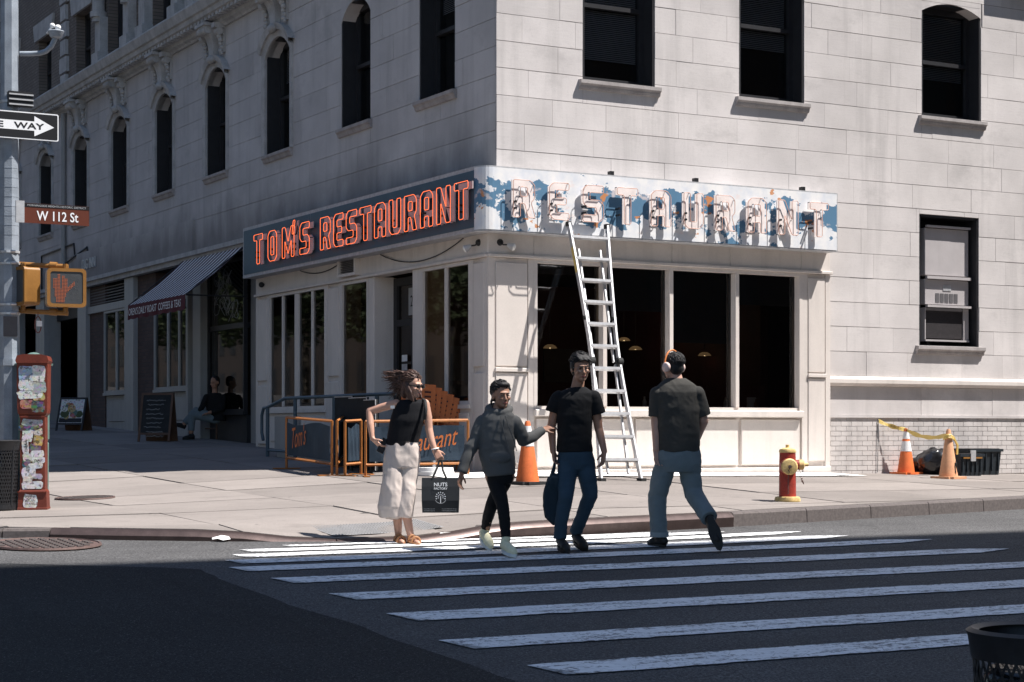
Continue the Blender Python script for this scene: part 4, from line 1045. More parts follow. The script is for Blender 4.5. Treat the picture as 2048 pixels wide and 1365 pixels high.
for k in range(5): part(FR, 'louvre', M['louvre'], [(b0+.22+k*.098, b0+.22+k*.098+.078, -.139, -.134, 3.80, 3.945)], pn)
part(FR, 'label_plate', M['galv'], [(b0+.38, b0+.55, -.139, -.132, 3.99, 4.08)], pn)
part(FR, 'grille', M['acdark'], [(b0+.02, b1-.11, -.38, -.16, 3.22, 3.71)], AC); part(FR, 'side_panel', M['acgrey'], [(b1-.105, b1, -.38, -.14, 3.2, 3.71)], AC); part(FR, 'side_panel', M['acgrey'], [(b0, b0+.018, -.38, -.14, 3.2, 3.71)], AC)
part(FR, 'bottom_rail', M['acgrey'], [(b0, b1, -.38, -.12, 3.17, 3.198)], AC); part(FR, 'leg', M['black'], [(b0+.1, b0+.16, -.38, -.2, 3.1, 3.17), (b1-.16, b1-.1, -.38, -.2, 3.1, 3.17)], AC)
# ================================================================== STREET THINGS
RIGHT = Vector((CS, -SN, 0)); VIEW = Vector((SN, CS, 0)); UP = Vector((0, 0, 1))
# ---- ladder: two flared outer sections on a straight inner pair, hinged at mid-height
p0 = pg(1242, 963); LD = thing('ladder', 'silver aluminium folding ladder leaning up against the shop sign', 'ladder', p0)
bl, br = pg(1202, 962), pg(1282, 962); tl = Vector((pr(1133, 462, .41)[0], VW-.43, 4.62)); tr_ = Vector((pr(1214, 464, .41)[0], VW-.43, 4.62))
bl.z = gs(bl.x, bl.y); br.z = gs(br.x, br.y)
cb, ct = (bl+br)/2, (tl+tr_)/2; ax = (br-bl).normalized()
def rail_pt(t, s):                                # t 0..1 along the ladder, s -1/+1 side; half width follows the hourglass
    c = cb.lerp(ct, t); hw = .205+.10*abs(2*t-1)**1.3
    return c+ax*(s*hw)
leanN = (ct-cb).cross(ax).normalized()
if leanN.y > 0: leanN = -leanN
def beam(mb, p, q, w, d):
    dz = (q-p).normalized(); x = ax*(w/2); y = dz.cross(ax).normalized()*(d/2)
    mb.add([tuple(p-x-y), tuple(p+x-y), tuple(p+x+y), tuple(p-x+y), tuple(q-x-y), tuple(q+x-y), tuple(q+x+y), tuple(q-x+y)], [(0, 3, 2, 1), (4, 5, 6, 7), (0, 1, 5, 4), (1, 2, 6, 5), (2, 3, 7, 6), (3, 0, 4, 7)])
for s in (-1, 1):
    for (t0, t1) in ((0, .44), (.46, 1)):
        m = MB()
        n = 6
        for k in range(n): beam(m, rail_pt(t0+(t1-t0)*k/n, s), rail_pt(t0+(t1-t0)*(k+1)/n, s), .028, .072)
        m.build('side_rail', M['ladder'], LD)
    for (t0, t1) in ((.03, .445), (.455, .90)):
        m = MB(); h = .155
        a_, b_ = cb.lerp(ct, t0)+ax*(s*h)-leanN*.05, cb.lerp(ct, t1)+ax*(s*(h+.015))-leanN*.05
        beam(m, a_, b_, .024, .04); m.build('inner_rail', M['ladder'], LD)
    m = MB(); c = cb.lerp(ct, .45)+ax*(s*.215); m.cyl(c-ax*.035, c+ax*.035, .062, .062, 14); m.cyl(c-ax*.05, c+ax*.05, .022, .022, 8); autosmooth(m.build('hinge', M['rubber'], LD))
    m = MB(); c = rail_pt(0, s); m.box(c.x-.04, c.x+.04, c.y-.07, c.y+.05, c.z-.005, c.z+.035); m.build('foot', M['rubber'], LD)
    m = MB(); c = rail_pt(1, s); m.box(c.x-.025, c.x+.025, c.y-.04, c.y+.04, c.z-.05, c.z+.015); m.build('end_cap', M['rubber'], LD)
    m = MB(); c = rail_pt(.62, s); m.cyl(c-ax*.03, c+ax*.03, .03, .03, 10); m.build('lock_knob', M['rubber'], LD)
for k in range(11):
    t = .075+k*.0865; m = MB(); a_, b_ = rail_pt(t, -1), rail_pt(t, 1); a_ += leanN*.01; b_ += leanN*.01
    dn = (ct-cb).normalized(); 
    m.add([tuple(p+dn*dz+leanN*dy) for p in (a_, b_) for dz, dy in ((-.018, -.03), (-.018, .03), (.018, .036), (.018, -.03))], [(0, 1, 2, 3), (7, 6, 5, 4), (0, 4, 5, 1), (1, 5, 6, 2), (2, 6, 7, 3), (3, 7, 4, 0)])
    m.build('rung', M['ladder'], LD)
for s in (-1, 1):
    m = MB(); a_ = rail_pt(.985, s); b_ = rail_pt(.94, s)-ax*(s*.06); m.cyl(a_, b_, .008, .008, 6); m.build('brace', M['ladder'], LD)
m = MB(); a_, b_ = rail_pt(.80, -1), rail_pt(.90, -1); beam(m, a_-ax*.017, b_-ax*.017, .004, .05); m.build('warning_label', M['tape'], LD)
# ---- drop cloth along the foot of the shopfront
m = MB(); n = 40; rr = random.Random(3)
def dz_(u, v): return gs(u, v)+.016+.012*max(0, noise.noise((u*2.2, v*2.2, 0)))
for k in range(n):
    u0, u1 = 11.0+k*.175, 11.0+(k+1)*.175
    e = lambda u: 21.35+.18*noise.noise((u*1.1, 2, 0))+.05*noise.noise((u*5, 2, 0))-(.1 if u < 12 else 0)
    for j in range(6):
        f = lambda u, j: (u, e(u)+(22.2-e(u))*j/6, dz_(u, e(u)+(22.2-e(u))*j/6))
        m.quad(f(u0, j), f(u1, j), f(u1, j+1), f(u0, j+1))
dc = m.build('drop_cloth', M['paper'], org=(14, 21.8, gs(14, 21.8)), smooth=True, recalc=False); tag(dc, 'white painters drop cloth laid along the foot of the shopfront', 'drop cloth')
# ---- traffic cones
def cone(loc, h, mt, bands, basem, label, square=True, mark=False, rz=0.2):
    c = thing('traffic_cone', label, 'traffic cone', loc, 'traffic cones', rz); o0 = ORG[c]; ORG[c] = Vector((0, 0, 0)); rb = h*.19
    prof = [(rb, .035), (rb*.97, .06), (h*.045, h*.97), (h*.03, h), (0, h)]
    m = MB(); m.lathe(prof, (0, 0, 0), 22); autosmooth(m.build('body', mt, c), 50)
    for z0, z1 in bands:
        r_ = lambda z: rb+(h*.045-rb)*(z-.06)/(h*.97-.06)+.002
        m = MB(); m.lathe([(r_(z0*h), z0*h), (r_(z1*h), z1*h)], (0, 0, 0), 22); autosmooth(m.build('reflective_band', M['reflect'], c), 50)
    s = rb*1.5; m = MB(); m.box(-s, s, -s, s, 0, .035); o = m.build('base', basem, c)
    bm = bmesh.new(); bm.from_mesh(o.data); bmesh.ops.bevel(bm, geom=[e for e in bm.edges if abs(e.verts[0].co.z-e.verts[1].co.z) > .01], offset=s*.25, segments=3, affect='EDGES'); bm.to_mesh(o.data); bm.free()
    if mark:
        m = MB(); rr = lambda z: rb+(h*.045-rb)*(z-.06)/(h*.97-.06)+.003
        for pts in ([(-.5, .10), (-.35, .24), (-.1, .16), (-.02, .27)], [(-.45, .08), (-.45, .2)], [(.0, .1), (.05, .22), (.3, .25)]):
            m.tube([(rr(z)*math.sin(a+.4), -rr(z)*math.cos(a+.4), z) for a, z in pts], .006, 5)
        m.build('scrawl', M['ink'], c)
    ORG[c] = o0; return c
cone(pg(1055, 969), .80, M['cone'], [(.60, .76), (.82, .92)], M['rubber'], 'clean orange traffic cone with two silver bands beside the ladder')
k2 = pg(1812, 949); cone(k2, .72, M['cone'], [(.50, .72), (.77, .93)], M['cone'], 'orange banded traffic cone behind the black rubbish bags')
k3 = pg(1897, 958); cone(k3, .74, M['cone_old'], [], M['cone_old'], 'faded scrawled traffic cone with caution tape tied round its tip', mark=True)
# ---- caution tape from a hook on the wall, over one cone, to the other
hook = Vector((pr(1757, 842, .02)[0], VW-.02, pr(1757, 842, .02)[1])); t2 = k2+Vector((0, 0, .70)); t3 = k3+Vector((0, 0, .66))
m = MB(); pts = []
for (a, b, n, sg) in ((hook, t2, 12, .02), (t2, t3, 16, .08)):
    for q in range(n): t = q/n; pts.append(a.lerp(b, t)-Vector((0, 0, 4*sg*t*(1-t))))
pts.append(t3)
wv = [Vector((0, .016*math.sin(i*.7), .03+.006*math.sin(i*1.3))) for i in range(len(pts))]
for i in range(len(pts)-1):
    m.quad(pts[i]-wv[i], pts[i+1]-wv[i+1], pts[i+1]+wv[i+1], pts[i]+wv[i])
TP = thing('caution_tape', 'yellow caution tape strung from a wall hook to two cones', 'caution tape', hook)
m.build('ribbon', M['tape'], TP, recalc=False)
m = MB()
for i in range(1, len(pts)-2, 4):
    g = fit_text('CAUTION', 1.0, .034); a, b = pts[i], pts[i+1]; a2 = pts[min(i+3, len(pts)-1)]
    d = (a2-a); L = d.length; d.normalize(); nrm = d.cross(UP).normalized()
    if nrm.y > 0: nrm = -nrm
    put(m, g, lambda x, y, z, a=a, d=d, L=L, nrm=nrm: tuple(a+d*(x*L*.8)+UP*(y-.017)+nrm*.012))
m.build('print', M['ink'], TP)
m = MB()
for q in range(3):
    z = .60+.02*q; R_ = .75*.045+.02+(.74-z)*.13; m.tube([tuple(k3+Vector((R_*math.cos(a*.5), R_*math.sin(a*.5), z+.015*math.sin(a)))) for a in range(13)], .012, 5)
m.tube([tuple(k3+Vector((.07, -.03, .62))), tuple(k3+Vector((.13, -.05, .5))), tuple(k3+Vector((.12, -.05, .36)))], .018, 5); m.build('knot', M['tape'], TP)
m = MB(); m.cyl(hook, hook+Vector((0, .05, .03)), .012, .012, 6); m.cyl(hook, (hook.x-.02, hook.y, gs(hook.x, hook.y)+.02), .006, .006, 5); m.build('string', M['terracotta'], TP)
def atv(px, v):
    a, b, c = ray(px, 900); u = a/b*v; return Vector((u, v, gs(u, v)))
# ---- bin bags and bins
def sack(loc, rx, ry, rz_, seed, label):
    m = MB(); m.ell((0, 0, rz_*.92), (rx, ry, rz_), 40, 26); o = m.build('rubbish_bag', M['bagblack'], org=None); me = o.data
    for v in me.vertices:
        p = v.co; t = p.z/(2*rz_); q = Vector((seed*3.1, 0, 0))
        d = .05*noise.noise(p*5+q)+.035*abs(noise.noise(Vector((p.x*9, p.y*9, p.z*3))+q))+.02*noise.noise(p*22+q)
        p += p.normalized()*d if p.length else p
        if p.z < .01: p.z = .004
        if t > .86: p.x *= .75; p.y *= .75
    me.polygons.foreach_set('use_smooth', [True]*len(me.polygons)); o.location = loc; tag(o, label, 'rubbish bag', 'rubbish bags by the wall'); ORG[o] = Vector(loc); return o
b1 = pg(1842, 948); sack(b1, .25, .2, .16, 1, 'shiny black rubbish bag slumped on the pavement before the orange cone')
b2 = atv(1872, 22.02); sack(b2, .33, .22, .22, 2, 'larger black rubbish bag piled behind, against the black bins')
def crate(loc, w, d, h, label, lid, rz=0.0, name='storage_tub'):
    c = thing(name, label, 'storage tub', loc, None, rz); o0 = ORG[c]; ORG[c] = Vector((0, 0, 0))
    m = MB(); t = .93
    m.loft([[(-w*q/2, -d*q/2, z), (w*q/2, -d*q/2, z), (w*q/2, d*q/2, z), (-w*q/2, d*q/2, z)] for q, z in ((.9, 0), (1, h))])
    m.build('body', M['binblack'], c)
    m = MB(); m.box(-w/2-.025, w/2+.025, -d/2-.025, d/2+.025, h-.03, h+.012); o = m.build('rim', M['binblack'], c)
    m = MB(); m.box(-w/2+.02, w/2-.02, -d/2+.02, d/2-.02, h+.0125, h+.02); m.build('contents', M['acdark'], c)
    for k in range(5):
        m = MB(); x = -w/2*.8+k*w*.2; m.box(x-.01, x+.01, -d/2-.012, -d/2+.01, .06, h-.05); m.build('rib', M['binblack'], c)
    if lid:
        m = MB(); m.box(-w*.42, w*.42, -d/2-.03, -d/2-.012, h-.06, h-.035); m.build('latch_bar', M['sigy'], c); m = MB(); m.box(-.05, .05, -d/2-.04, -d/2-.02, h-.10, h+.07); m.build('clasp', M['galv'], c)
    ORG[c] = o0; return c
tb = atv(1952, 22.08); crate(tb, .66, .44, .40, 'open black plastic storage tub against the painted brick wall', False)
tb2 = atv(1930, 21.66); crate(tb2, .46, .3, .33, 'black toolbox with a yellow latch bar in front of the tub', True, name='toolbox')
# ---- fire hydrant
hp = pg(1575, 1003); HY = thing('fire_hydrant', 'red fire hydrant with cream caps and base near the kerb', 'fire hydrant', hp, None, -YAW); o0 = ORG[HY]; ORG[HY] = Vector((0, 0, 0))
m = MB(); m.lathe([(.0, 0), (.148, 0), (.150, .022), (.140, .05), (.118, .055), (.0, .056)], n=24); autosmooth(m.build('base_flange', M['yellow'], HY), 35)
m = MB(); m.lathe([(.10, .05), (.098, .10), (.096, .45), (.092, .56), (.088, .565), (0, .566)], n=24); autosmooth(m.build('barrel', M['red'], HY), 35)
m = MB(); m.lathe([(.097, .56), (.099, .575), (.09, .60), (.04, .615), (.022, .618), (.022, .65), (.0, .652)], n=20); autosmooth(m.build('bonnet', M['yellow'], HY), 35)
m = MB(); m.cyl((0, -.05, .40), (0, -.135, .40), .10, .098, 22); autosmooth(m.build('pumper_nozzle', M['red'], HY)); m = MB(); m.lathe([(.093, 0), (.095, .03), (.08, .05), (.03, .055), (.03, .06)], (0, -.13, .40), 22, (0, -1, 0)); nz = autosmooth(m.build('pumper_cap', M['yellow'], HY), 35)
m = MB(); m.cyl((0, -.18, .40), (0, -.215, .40), .024, .02, 6); m.build('cap_nut', M['iron'], nz)
m = MB(); m.cyl((.06, 0, .42), (.135, -.0, .42), .06, .055, 16); autosmooth(m.build('side_nozzle', M['red'], HY)); m = MB(); m.lathe([(.06, 0), (.06, .05), (.045, .06), (.022, .065), (.02, .11), (0, .11)], (.13, 0, .42), 16, (1, 0, 0)); autosmooth(m.build('side_cap', M['yellow'], HY), 35)
m = MB()
for q in range(18): m.ell((-.012+.004*(-1)**q, -.19+.05*sm(q/8), .375-q*.0165), (.006, .006, .010), 6, 4)
m.build('chain', M['iron'], HY); m = MB()
for q in range(14): t = q/13; m.ell((.13+.05*math.sin(t*PI), -.03, .36-.13*math.sin(t*PI)-.05*t), (.006, .006, .010), 6, 4)
m.ell((.165, -.03, .235), (.012, .012, .014), 8, 6); m.build('chain', M['iron'], HY); ORG[HY] = o0
# ---- corner post: steel pole with signs, signals and bracket
pp = pg(19, 1016); PO_ = thing('signal_pole', 'tall grey steel street pole on the corner with banded fittings', 'pole', pp)
m = MB(); m.cyl(pp, pp+UP*2.0, .125, .11, 8); m.cyl(pp+UP*2.0, pp+UP*9, .108, .085, 8); m.cyl(pp, pp+UP*.4, .2, .17, 8); m.cyl(pp+UP*1.55, pp+UP*1.62, .13, .13, 8); m.build('shaft', M['pole'], PO_)
def ph(px, py, d=0.0):                            # a spot at the pole's distance (plus d metres further)
    Z = pp.dot(VIEW)+d; a, b, c = ray(px, py); return Vector((a*Z, b*Z, HCAM+c*Z))
for y in (505, 528, 610, 628, 268, 205):
    z = ph(14, y).z; m = MB(); R_ = .118-.0045*(z-pp.z-2); m.cyl((pp.x, pp.y, z-.012), (pp.x, pp.y, z+.012), R_, R_, 12); m.cyl((pp.x-.02, pp.y-R_-.02, z), (pp.x+.03, pp.y-R_-.02, z), .016, .016, 6); m.build('band_clamp', M['galv'], PO_)
for k in range(10):
    z = ph(14, 300+k*19).z; m = MB(); R_ = .1085-.0033*(z-pp.z-2); m.cyl((pp.x, pp.y, z-.004), (pp.x, pp.y, z+.006), R_+.0015, R_+.0015, 8); m.build('old_band', M['pole'], PO_)
m = MB(); a_ = ph(40, 108); b_ = ph(112, 66); pts = [a_, ph(60, 108), ph(80, 107), ph(92, 103), ph(103, 93), ph(109, 80), b_]
m.tube(pts, .028, 10); autosmooth(m.build('bracket_arm', M['pole'], PO_)); m = MB(); m.lathe([(.03, -.06), (.06, -.05), (.085, 0), (.09, .012), (.085, .02), (.0, .022)], b_, 20); autosmooth(m.build('dish', M['pole'], PO_), 30)
m = MB(); q = b_+Vector((.02, 0, .02)); m.ell(q+UP*.04, (.035, .035, .03)); m.cyl(q+RIGHT*-.06+UP*.06, q+RIGHT*-.12+UP*-.03, .012, .012); m.ell(q+RIGHT*-.06+UP*.06, (.03, .03, .028)); m.build('sensor', M['white'], PO_, smooth=True)
m = MB(); a_ = ph(30, 200); m.box(a_.x-.10, a_.x+.16, a_.y-.14, a_.y-.06, a_.z-.09, a_.z+.07); m.build('junction_box', M['black'], PO_)
for k in range(3): m = MB(); m.box(a_.x-.10, a_.x+.165, a_.y-.15, a_.y-.14, a_.z-.08+k*.055, a_.z-.065+k*.055); m.build('box_rib', M['galv'], PO_)
def plane_sign(name, label, x0px, x1px, ytop, ybot, d, cat):
    # flat sign blade parallel to the side street (along X), at the pole
    A, B = ph(x1px, ytop, d), ph(x1px, ybot, d); yv = A.y
    z1, z0 = A.z, B.z; a, b, c = ray(x0px, ytop); x0 = yv/b*a
    s = thing(name, label, cat, (A.x, yv, z0)); return s, x0, A.x, yv, z0, z1
s, x0, x1, yv, z0, z1 = plane_sign('one_way_sign', 'black and white one way arrow sign clamped to the pole', -66, 117, 230, 284, .10, 'sign')
w_, h_ = x1-x0, z1-z0
def rrect(x0, x1, y0, y1, r_, n=5):
    o = []
    for cx, cy, a in ((x1-r_, y1-r_, 0), (x0+r_, y1-r_, 90), (x0+r_, y0+r_, 180), (x1-r_, y0+r_, 270)):
        for k in range(n+1): t = math.radians(a+90*k/n); o.append((cx+r_*math.cos(t), cy+r_*math.sin(t)))
    return o
FS = lambda a, o, z: (a, yv-o, z)
m = MB(FS); m.prism(rrect(x0, x1, z0, z1, .02), 0, .004); m.build('plate', M['signwhite'], s); m = MB(FS); m.prism(rrect(x0+.012, x1-.012, z0+.012, z1-.012, .014), .0045, .0055); m.build('black_field', M['signblack'], s)
zc = (z0+z1)/2; ah = h_*.17
m = MB(FS); m.prism([(x0+.05, zc-ah), (x1-w_*.27, zc-ah), (x1-w_*.27, zc-h_*.37), (x1-.05, zc), (x1-w_*.27, zc+h_*.37), (x1-w_*.27, zc+ah), (x0+.05, zc+ah)], .006, .007); m.build('arrow', M['signwhite'], s)
m = MB(FS); put(m, fit_text('ONE   WAY', w_*.74, ah*1.35, offset=.025), lambda x, y, z: (x0+w_*.10+x, .0085, zc-ah*.68+y)); m.build('lettering', M['signblack'], s)
s, x0, x1, yv, z0, z1 = plane_sign('street_name_sign', 'brown street name sign reading W 112 St on the pole', 48, 178, 414, 453, .12, 'sign')
FS = lambda a, o, z: (a, yv-o, z)
m = MB(FS); m.box(x0, x1, 0, .006, z0, z1); m.build('plate', M['brown'], s); m = MB(FS); m.box(x0, x1, .0065, .008, z1-.042, z1-.002); m.build('black_strip', M['signblack'], s)
m = MB(FS); put(m, fit_text('W 112 St', (x1-x0)*.64, .105, offset=.012), lambda x, y, z: (x0+(x1-x0)*.19+x, .0095, z0+.032+y)); m.build('lettering', M['signwhite'], s)
m = MB(FS); put(m, fit_text('MORNINGSIDE HEIGHTS HISTORIC DISTRICT', (x1-x0)*.9, .02), lambda x, y, z: (x0+(x1-x0)*.05+x, .0095, z1-.032+y)); m.build('small_lettering', M['galv'], s)
m = MB(FS); m.box(x0-.09, x0+.0, -.01, .02, z0+.0, z1+.02); m.build('clamp', M['galv'], s)
# pedestrian signals
def ped_signal(c, yaw, label, face=True):
    s = thing('pedestrian_signal', label, 'signal', c, 'pedestrian signals', yaw); o0 = ORG[s]; ORG[s] = Vector((0, 0, 0)); w, h, d = .205, .205, .16
    m = MB(); m.prism(rrect(-w, w, -h, h, .035), 0, d) if False else None
    F2 = lambda a, o, z: (a, -o, z)
    m = MB(F2); m.prism(rrect(-w, w, -h, h, .04), -.10, .08); autosmooth(m.build('housing', M['sigy'], s), 35)
    m = MB(F2); n = len(rrect(0, 1, 0, 1, .1)); A = rrect(-w-.006, w+.006, -h-.006, h+.006, .045); B = rrect(-w+.03, w-.03, -h+.03, h-.03, .03)
    for k in range(n):
        j = (k+1) % n; m.quad((A[k][0], .09, A[k][1]), (A[j][0], .09, A[j][1]), (B[j][0], .09, B[j][1]), (B[k][0], .09, B[k][1])); m.quad((A[k][0], .06, A[k][1]), (A[j][0], .06, A[j][1]), (A[j][0], .09, A[j][1]), (A[k][0], .09, A[k][1]))
    m.build('bezel', M['sigy'], s, recalc=False)
    m = MB(F2); m.prism(B, .0805, .083); m.build('lens', M['siggrey'], s)
    if face:
        m = MB(F2)                                # raised hand made of lamp dots
        def inside(x, y):
            if -.075 < x < .06 and -.16 < y < .0: return not (y < -.1 and (x < -.055 or x > .035))
            for fx, top in ((-.062, .10), (-.022, .145), (.018, .135), (.05, .095)):
                if abs(x-fx) < .016 and 0 <= y < top: return True
            return 0 < (x-.055) < .085 and abs((y+.045)-(x-.055)*1.05) < .024
        k = .0155
        for i in range(-9, 12):
            for j in range(-11, 11):
                x, y = i*k, j*k
                if inside(x, y): m.cyl((-.06+x, .083, y), (-.06+x, .086, y), .0056, .0056, 6)
        m.build('hand_symbol', M['led'], s)
        m = MB(F2); rq = random.Random(1)
        for q in range(90):
            x, y = rq.uniform(.04, .13), rq.uniform(-.12, .13); m.cyl((x, .083, y), (x, .085, y), .003, .003, 5)
        m.build('unlit_lamps', M['louvre'], s, kind='stuff')
    for z in (h, -h): m = MB(); m.cyl((0, 0, z), (0, 0, z+math.copysign(.06, z)), .028, .028, 8); m.build('mount', M['sigy'], s)
    ORG[s] = o0; return s
c1 = ph(131, 577, .05); ped_signal(c1, -.12, 'yellow pedestrian signal showing a dotted orange hand')
c2 = ph(46, 574, .02); ped_signal(c2, -1.35, 'yellow pedestrian signal turned edge-on, with a number sticker', False)
m = MB(); q = c2+Vector((-.02, -.22, 0)); a_ = ph(52, 545); 
for (yy, nm) in ((528, 'u'), (621, 'l')):
    m = MB(); a_, b_ = ph(-20, yy-2, .06), ph(136, yy+6, .06); m.cyl(a_, b_, .028, .028, 10); m.cyl(ph(100, yy+3, .06), ph(114, yy+4, .06), .04, .04, 10); autosmooth(m.build('signal_arm', M['sigy'], PO_))
ctr = ph(76, 650, .0); m = MB(); m.tube([tuple(ctr+RIGHT*(.035*math.cos(t*.5))+UP*(.09*math.sin(t*.5))) for t in range(13)], .006, 5); m.cyl(ctr+UP*.09, ctr+UP*.14, .004); lp = m.build('lock_cable', M['redpost'], org=ctr); tag(lp, 'small red cable loop hanging under the signal arm', 'cable'); m = MB(); m.box(ctr.x-.03, ctr.x+.03, ctr.y-.06, ctr.y-.05, ctr.z-.02, ctr.z+.04); m.build('tag', M['paper'], lp)
m = MB(); a_ = ph(16, 655, -.12); m.box(a_.x-.05, a_.x+.1, a_.y, a_.y+.004, a_.z-.1, a_.z+.12); m.build('sticker', M['louvre'], PO_)
# ---- emergency call box with its stickers, and the green post behind it
cp = pg(68, 1020); CBX = thing('call_box', 'rust-red street call box post covered in torn stickers', 'call box', cp, None, -YAW+.12); o0 = ORG[CBX]; ORG[CBX] = Vector((0, 0, 0)); hc = 1.63
m = MB(); m.loft([[(-a, -a*.9, z), (a, -a*.9, z), (a, a*.9, z), (-a, a*.9, z)] for a, z in ((.155, 0), (.155, .02), (.15, .03), (.145, .19), (.137, .205), (.128, .22), (.128, 1.0))]); m.build('pedestal', M['redpost'], CBX)
m = MB(); m.loft([[(-a, -a*.9, z), (a, -a*.9, z), (a, a*.9, z), (-a, a*.9, z)] for a, z in ((.13, 1.001), (.15, 1.03), (.155, 1.08), (.16, 1.56))]); m.build('box', M['redpost'], CBX)
m = MB(); F2 = lambda a, o, z: (a, -o, z); m.prism([(-.162, 1.561), (.162, 1.561), (.172, 1.59), (.155, 1.64), (.09, 1.655), (-.09, 1.655), (-.155, 1.64), (-.172, 1.59)], -.17, .17); m.build('hood', M['cone_old'] if False else M['redpost'], CBX)
m = MB(); m.box(-.132, .132, -.1315, -.12, .985, 1.005); m.box(-.152, .152, -.146, -.13, .19, .2); m.build('trim_bar', M['redpost'], CBX)
rq = random.Random(9)
def stickmat(name, c):                            # printed scribbles and torn layers
    g = NG(name); v = g.n('ShaderNodeTexVoronoi'); v.inputs['Scale'].default_value = 1; g.l(g.mapv((28, 28, 34)), v.inputs['Vector'])
    n = g.ramp(g.noise(55, 3, .7), [(.47, 0.0), (.53, 1.0)]); n2 = g.ramp(g.noise(24, 3, .6, loc=(3, 3, 3)), [(.56, 0.0), (.6, 1.0)])
    cc = g.mix(.18, c, v.outputs['Color']); cc = g.mix(g.math('MULTIPLY', n2, .8), cc, tuple(x*.12 for x in c)); cc = g.mix(g.math('MULTIPLY', n, .18), cc, (.1, .09, .09)); g.col(cc); g.bs.inputs['Roughness'].default_value = .6; return g.mat
SM = [stickmat('sticker_%s' % n, c) for n, c in (('white', (.70, .69, .68)), ('ivory', (.62, .58, .50)), ('sky', (.32, .45, .60)), ('black', (.03, .03, .035)), ('ochre', (.50, .30, .06)), ('rust', (.42, .10, .04)), ('grey', (.36, .36, .37)))]
def stk(x, z, w, h, mt, tilt=0.0, face=-1):
    m = MB(); fo = (.128 if z < 1.0 else .155+.005*(z-1.08)/.48)*.9 if True else 0
    if z < .2: fo = .147*.9
    P = []
    n = 7
    for k in range(n*2):                           # torn, uneven outline
        t = 2*PI*k/(n*2); px, pz = w/2*max(-1, min(1, 1.3*math.cos(t))), h/2*max(-1, min(1, 1.3*math.sin(t)))
        j = 1+rq.uniform(-.10, .04); px *= j; pz *= j
        P.append((x+px*math.cos(tilt)-pz*math.sin(tilt), -fo-.004-rq.uniform(0, .0015), z+px*math.sin(tilt)+pz*math.cos(tilt)))
    m.add(P, [tuple(range(len(P)))]); return m.build('sticker', mt, CBX, recalc=False)
for (x, z, w, h, k) in ((-.07, 1.46, .13, .12, 2), (.06, 1.45, .14, .15, 0), (-.06, 1.33, .14, .10, 0), (.07, 1.31, .13, .11, 6), (-.02, 1.23, .24, .08, 0), (.07, 1.205, .11, .07, 4), (-.055, 1.125, .12, .08, 5), (.06, 1.10, .13, .10, 3),
                        (.0, .93, .2, .06, 6), (-.03, .875, .21, .05, 3), (-.05, .80, .10, .12, 0), (.06, .835, .08, .07, 1), (.06, .74, .09, .09, 4), (-.075, .69, .06, .16, 0), (.03, .665, .11, .07, 3), (.05, .60, .12, .06, 0), (-.04, .56, .11, .07, 1),
                        (.06, .53, .12, .06, 0), (-.06, .50, .08, .07, 3), (.03, .47, .14, .05, 0), (-.04, .40, .13, .10, 0), (.03, .36, .13, .05, 6), (-.05, .325, .09, .06, 1), (-.005, .265, .2, .07, 0), (-.02, .10, .13, .12, 0)):
    stk(x, z, w*1.15, h*1.2, SM[k], rq.uniform(-.12, .12))
m = MB(F2)
for k, t_ in enumerate(('CITY', 'ATLAN', 'ISLAND')): put(m, fit_text(t_, .10, .028), lambda x, y, z, k=k: (-.07+x, .1405, .125-k*.035+y))
put(m, fit_text('OPTIMO', .13, .025), lambda x, y, z: (-.078+y, .1235, .62+x)); put(m, fit_text('WASP', .09, .03), lambda x, y, z: (.015+x, .1235, .515+y)); m.build('sticker_print', M['ink'], CBX)
for k in range(7):
    m = MB(); z = .35+k*.17; m.quad((-.1605, -.08, z), (-.1605, .06, z), (-.1605, .06, z+.13), (-.1605, -.08, z+.13)) if z > 1.0 else m.quad((-.1295, -.08, z), (-.1295, .06, z), (-.1295, .06, z+.13), (-.1295, -.08, z+.13)); m.build('sticker', SM[6 if k % 2 else 0], CBX, recalc=False)
ORG[CBX] = o0
gp = cp+VIEW*.42-RIGHT*.11; gp.z = gs(gp.x, gp.y); GP_ = thing('green_kiosk_post', 'dark green domed street post behind the red call box', 'post', gp)
m = MB(); m.lathe([(.16, 0), (.165, .7), (.15, .72), (.17, .75), (.17, 1.5), (.16, 1.55)], gp, 8); m.build('body', M['green'], GP_); m = MB(); m.lathe([(.20, 1.55), (.205, 1.57), (.10, 1.59)], gp, 24); m.lathe([(.12, 1.58), (.115, 1.62), (.085, 1.665), (.04, 1.69), (0, 1.695)], gp, 24); autosmooth(m.build('dome', M['green'], GP_), 40)
m = MB(); put(m, fit_text('SFJF', .5, .085), lambda x, y, z: tuple(gp-VIEW*.185-RIGHT*.135+RIGHT*(y)+UP*(1.48-x))); m.build('graffiti', M['sigy'], GP_)
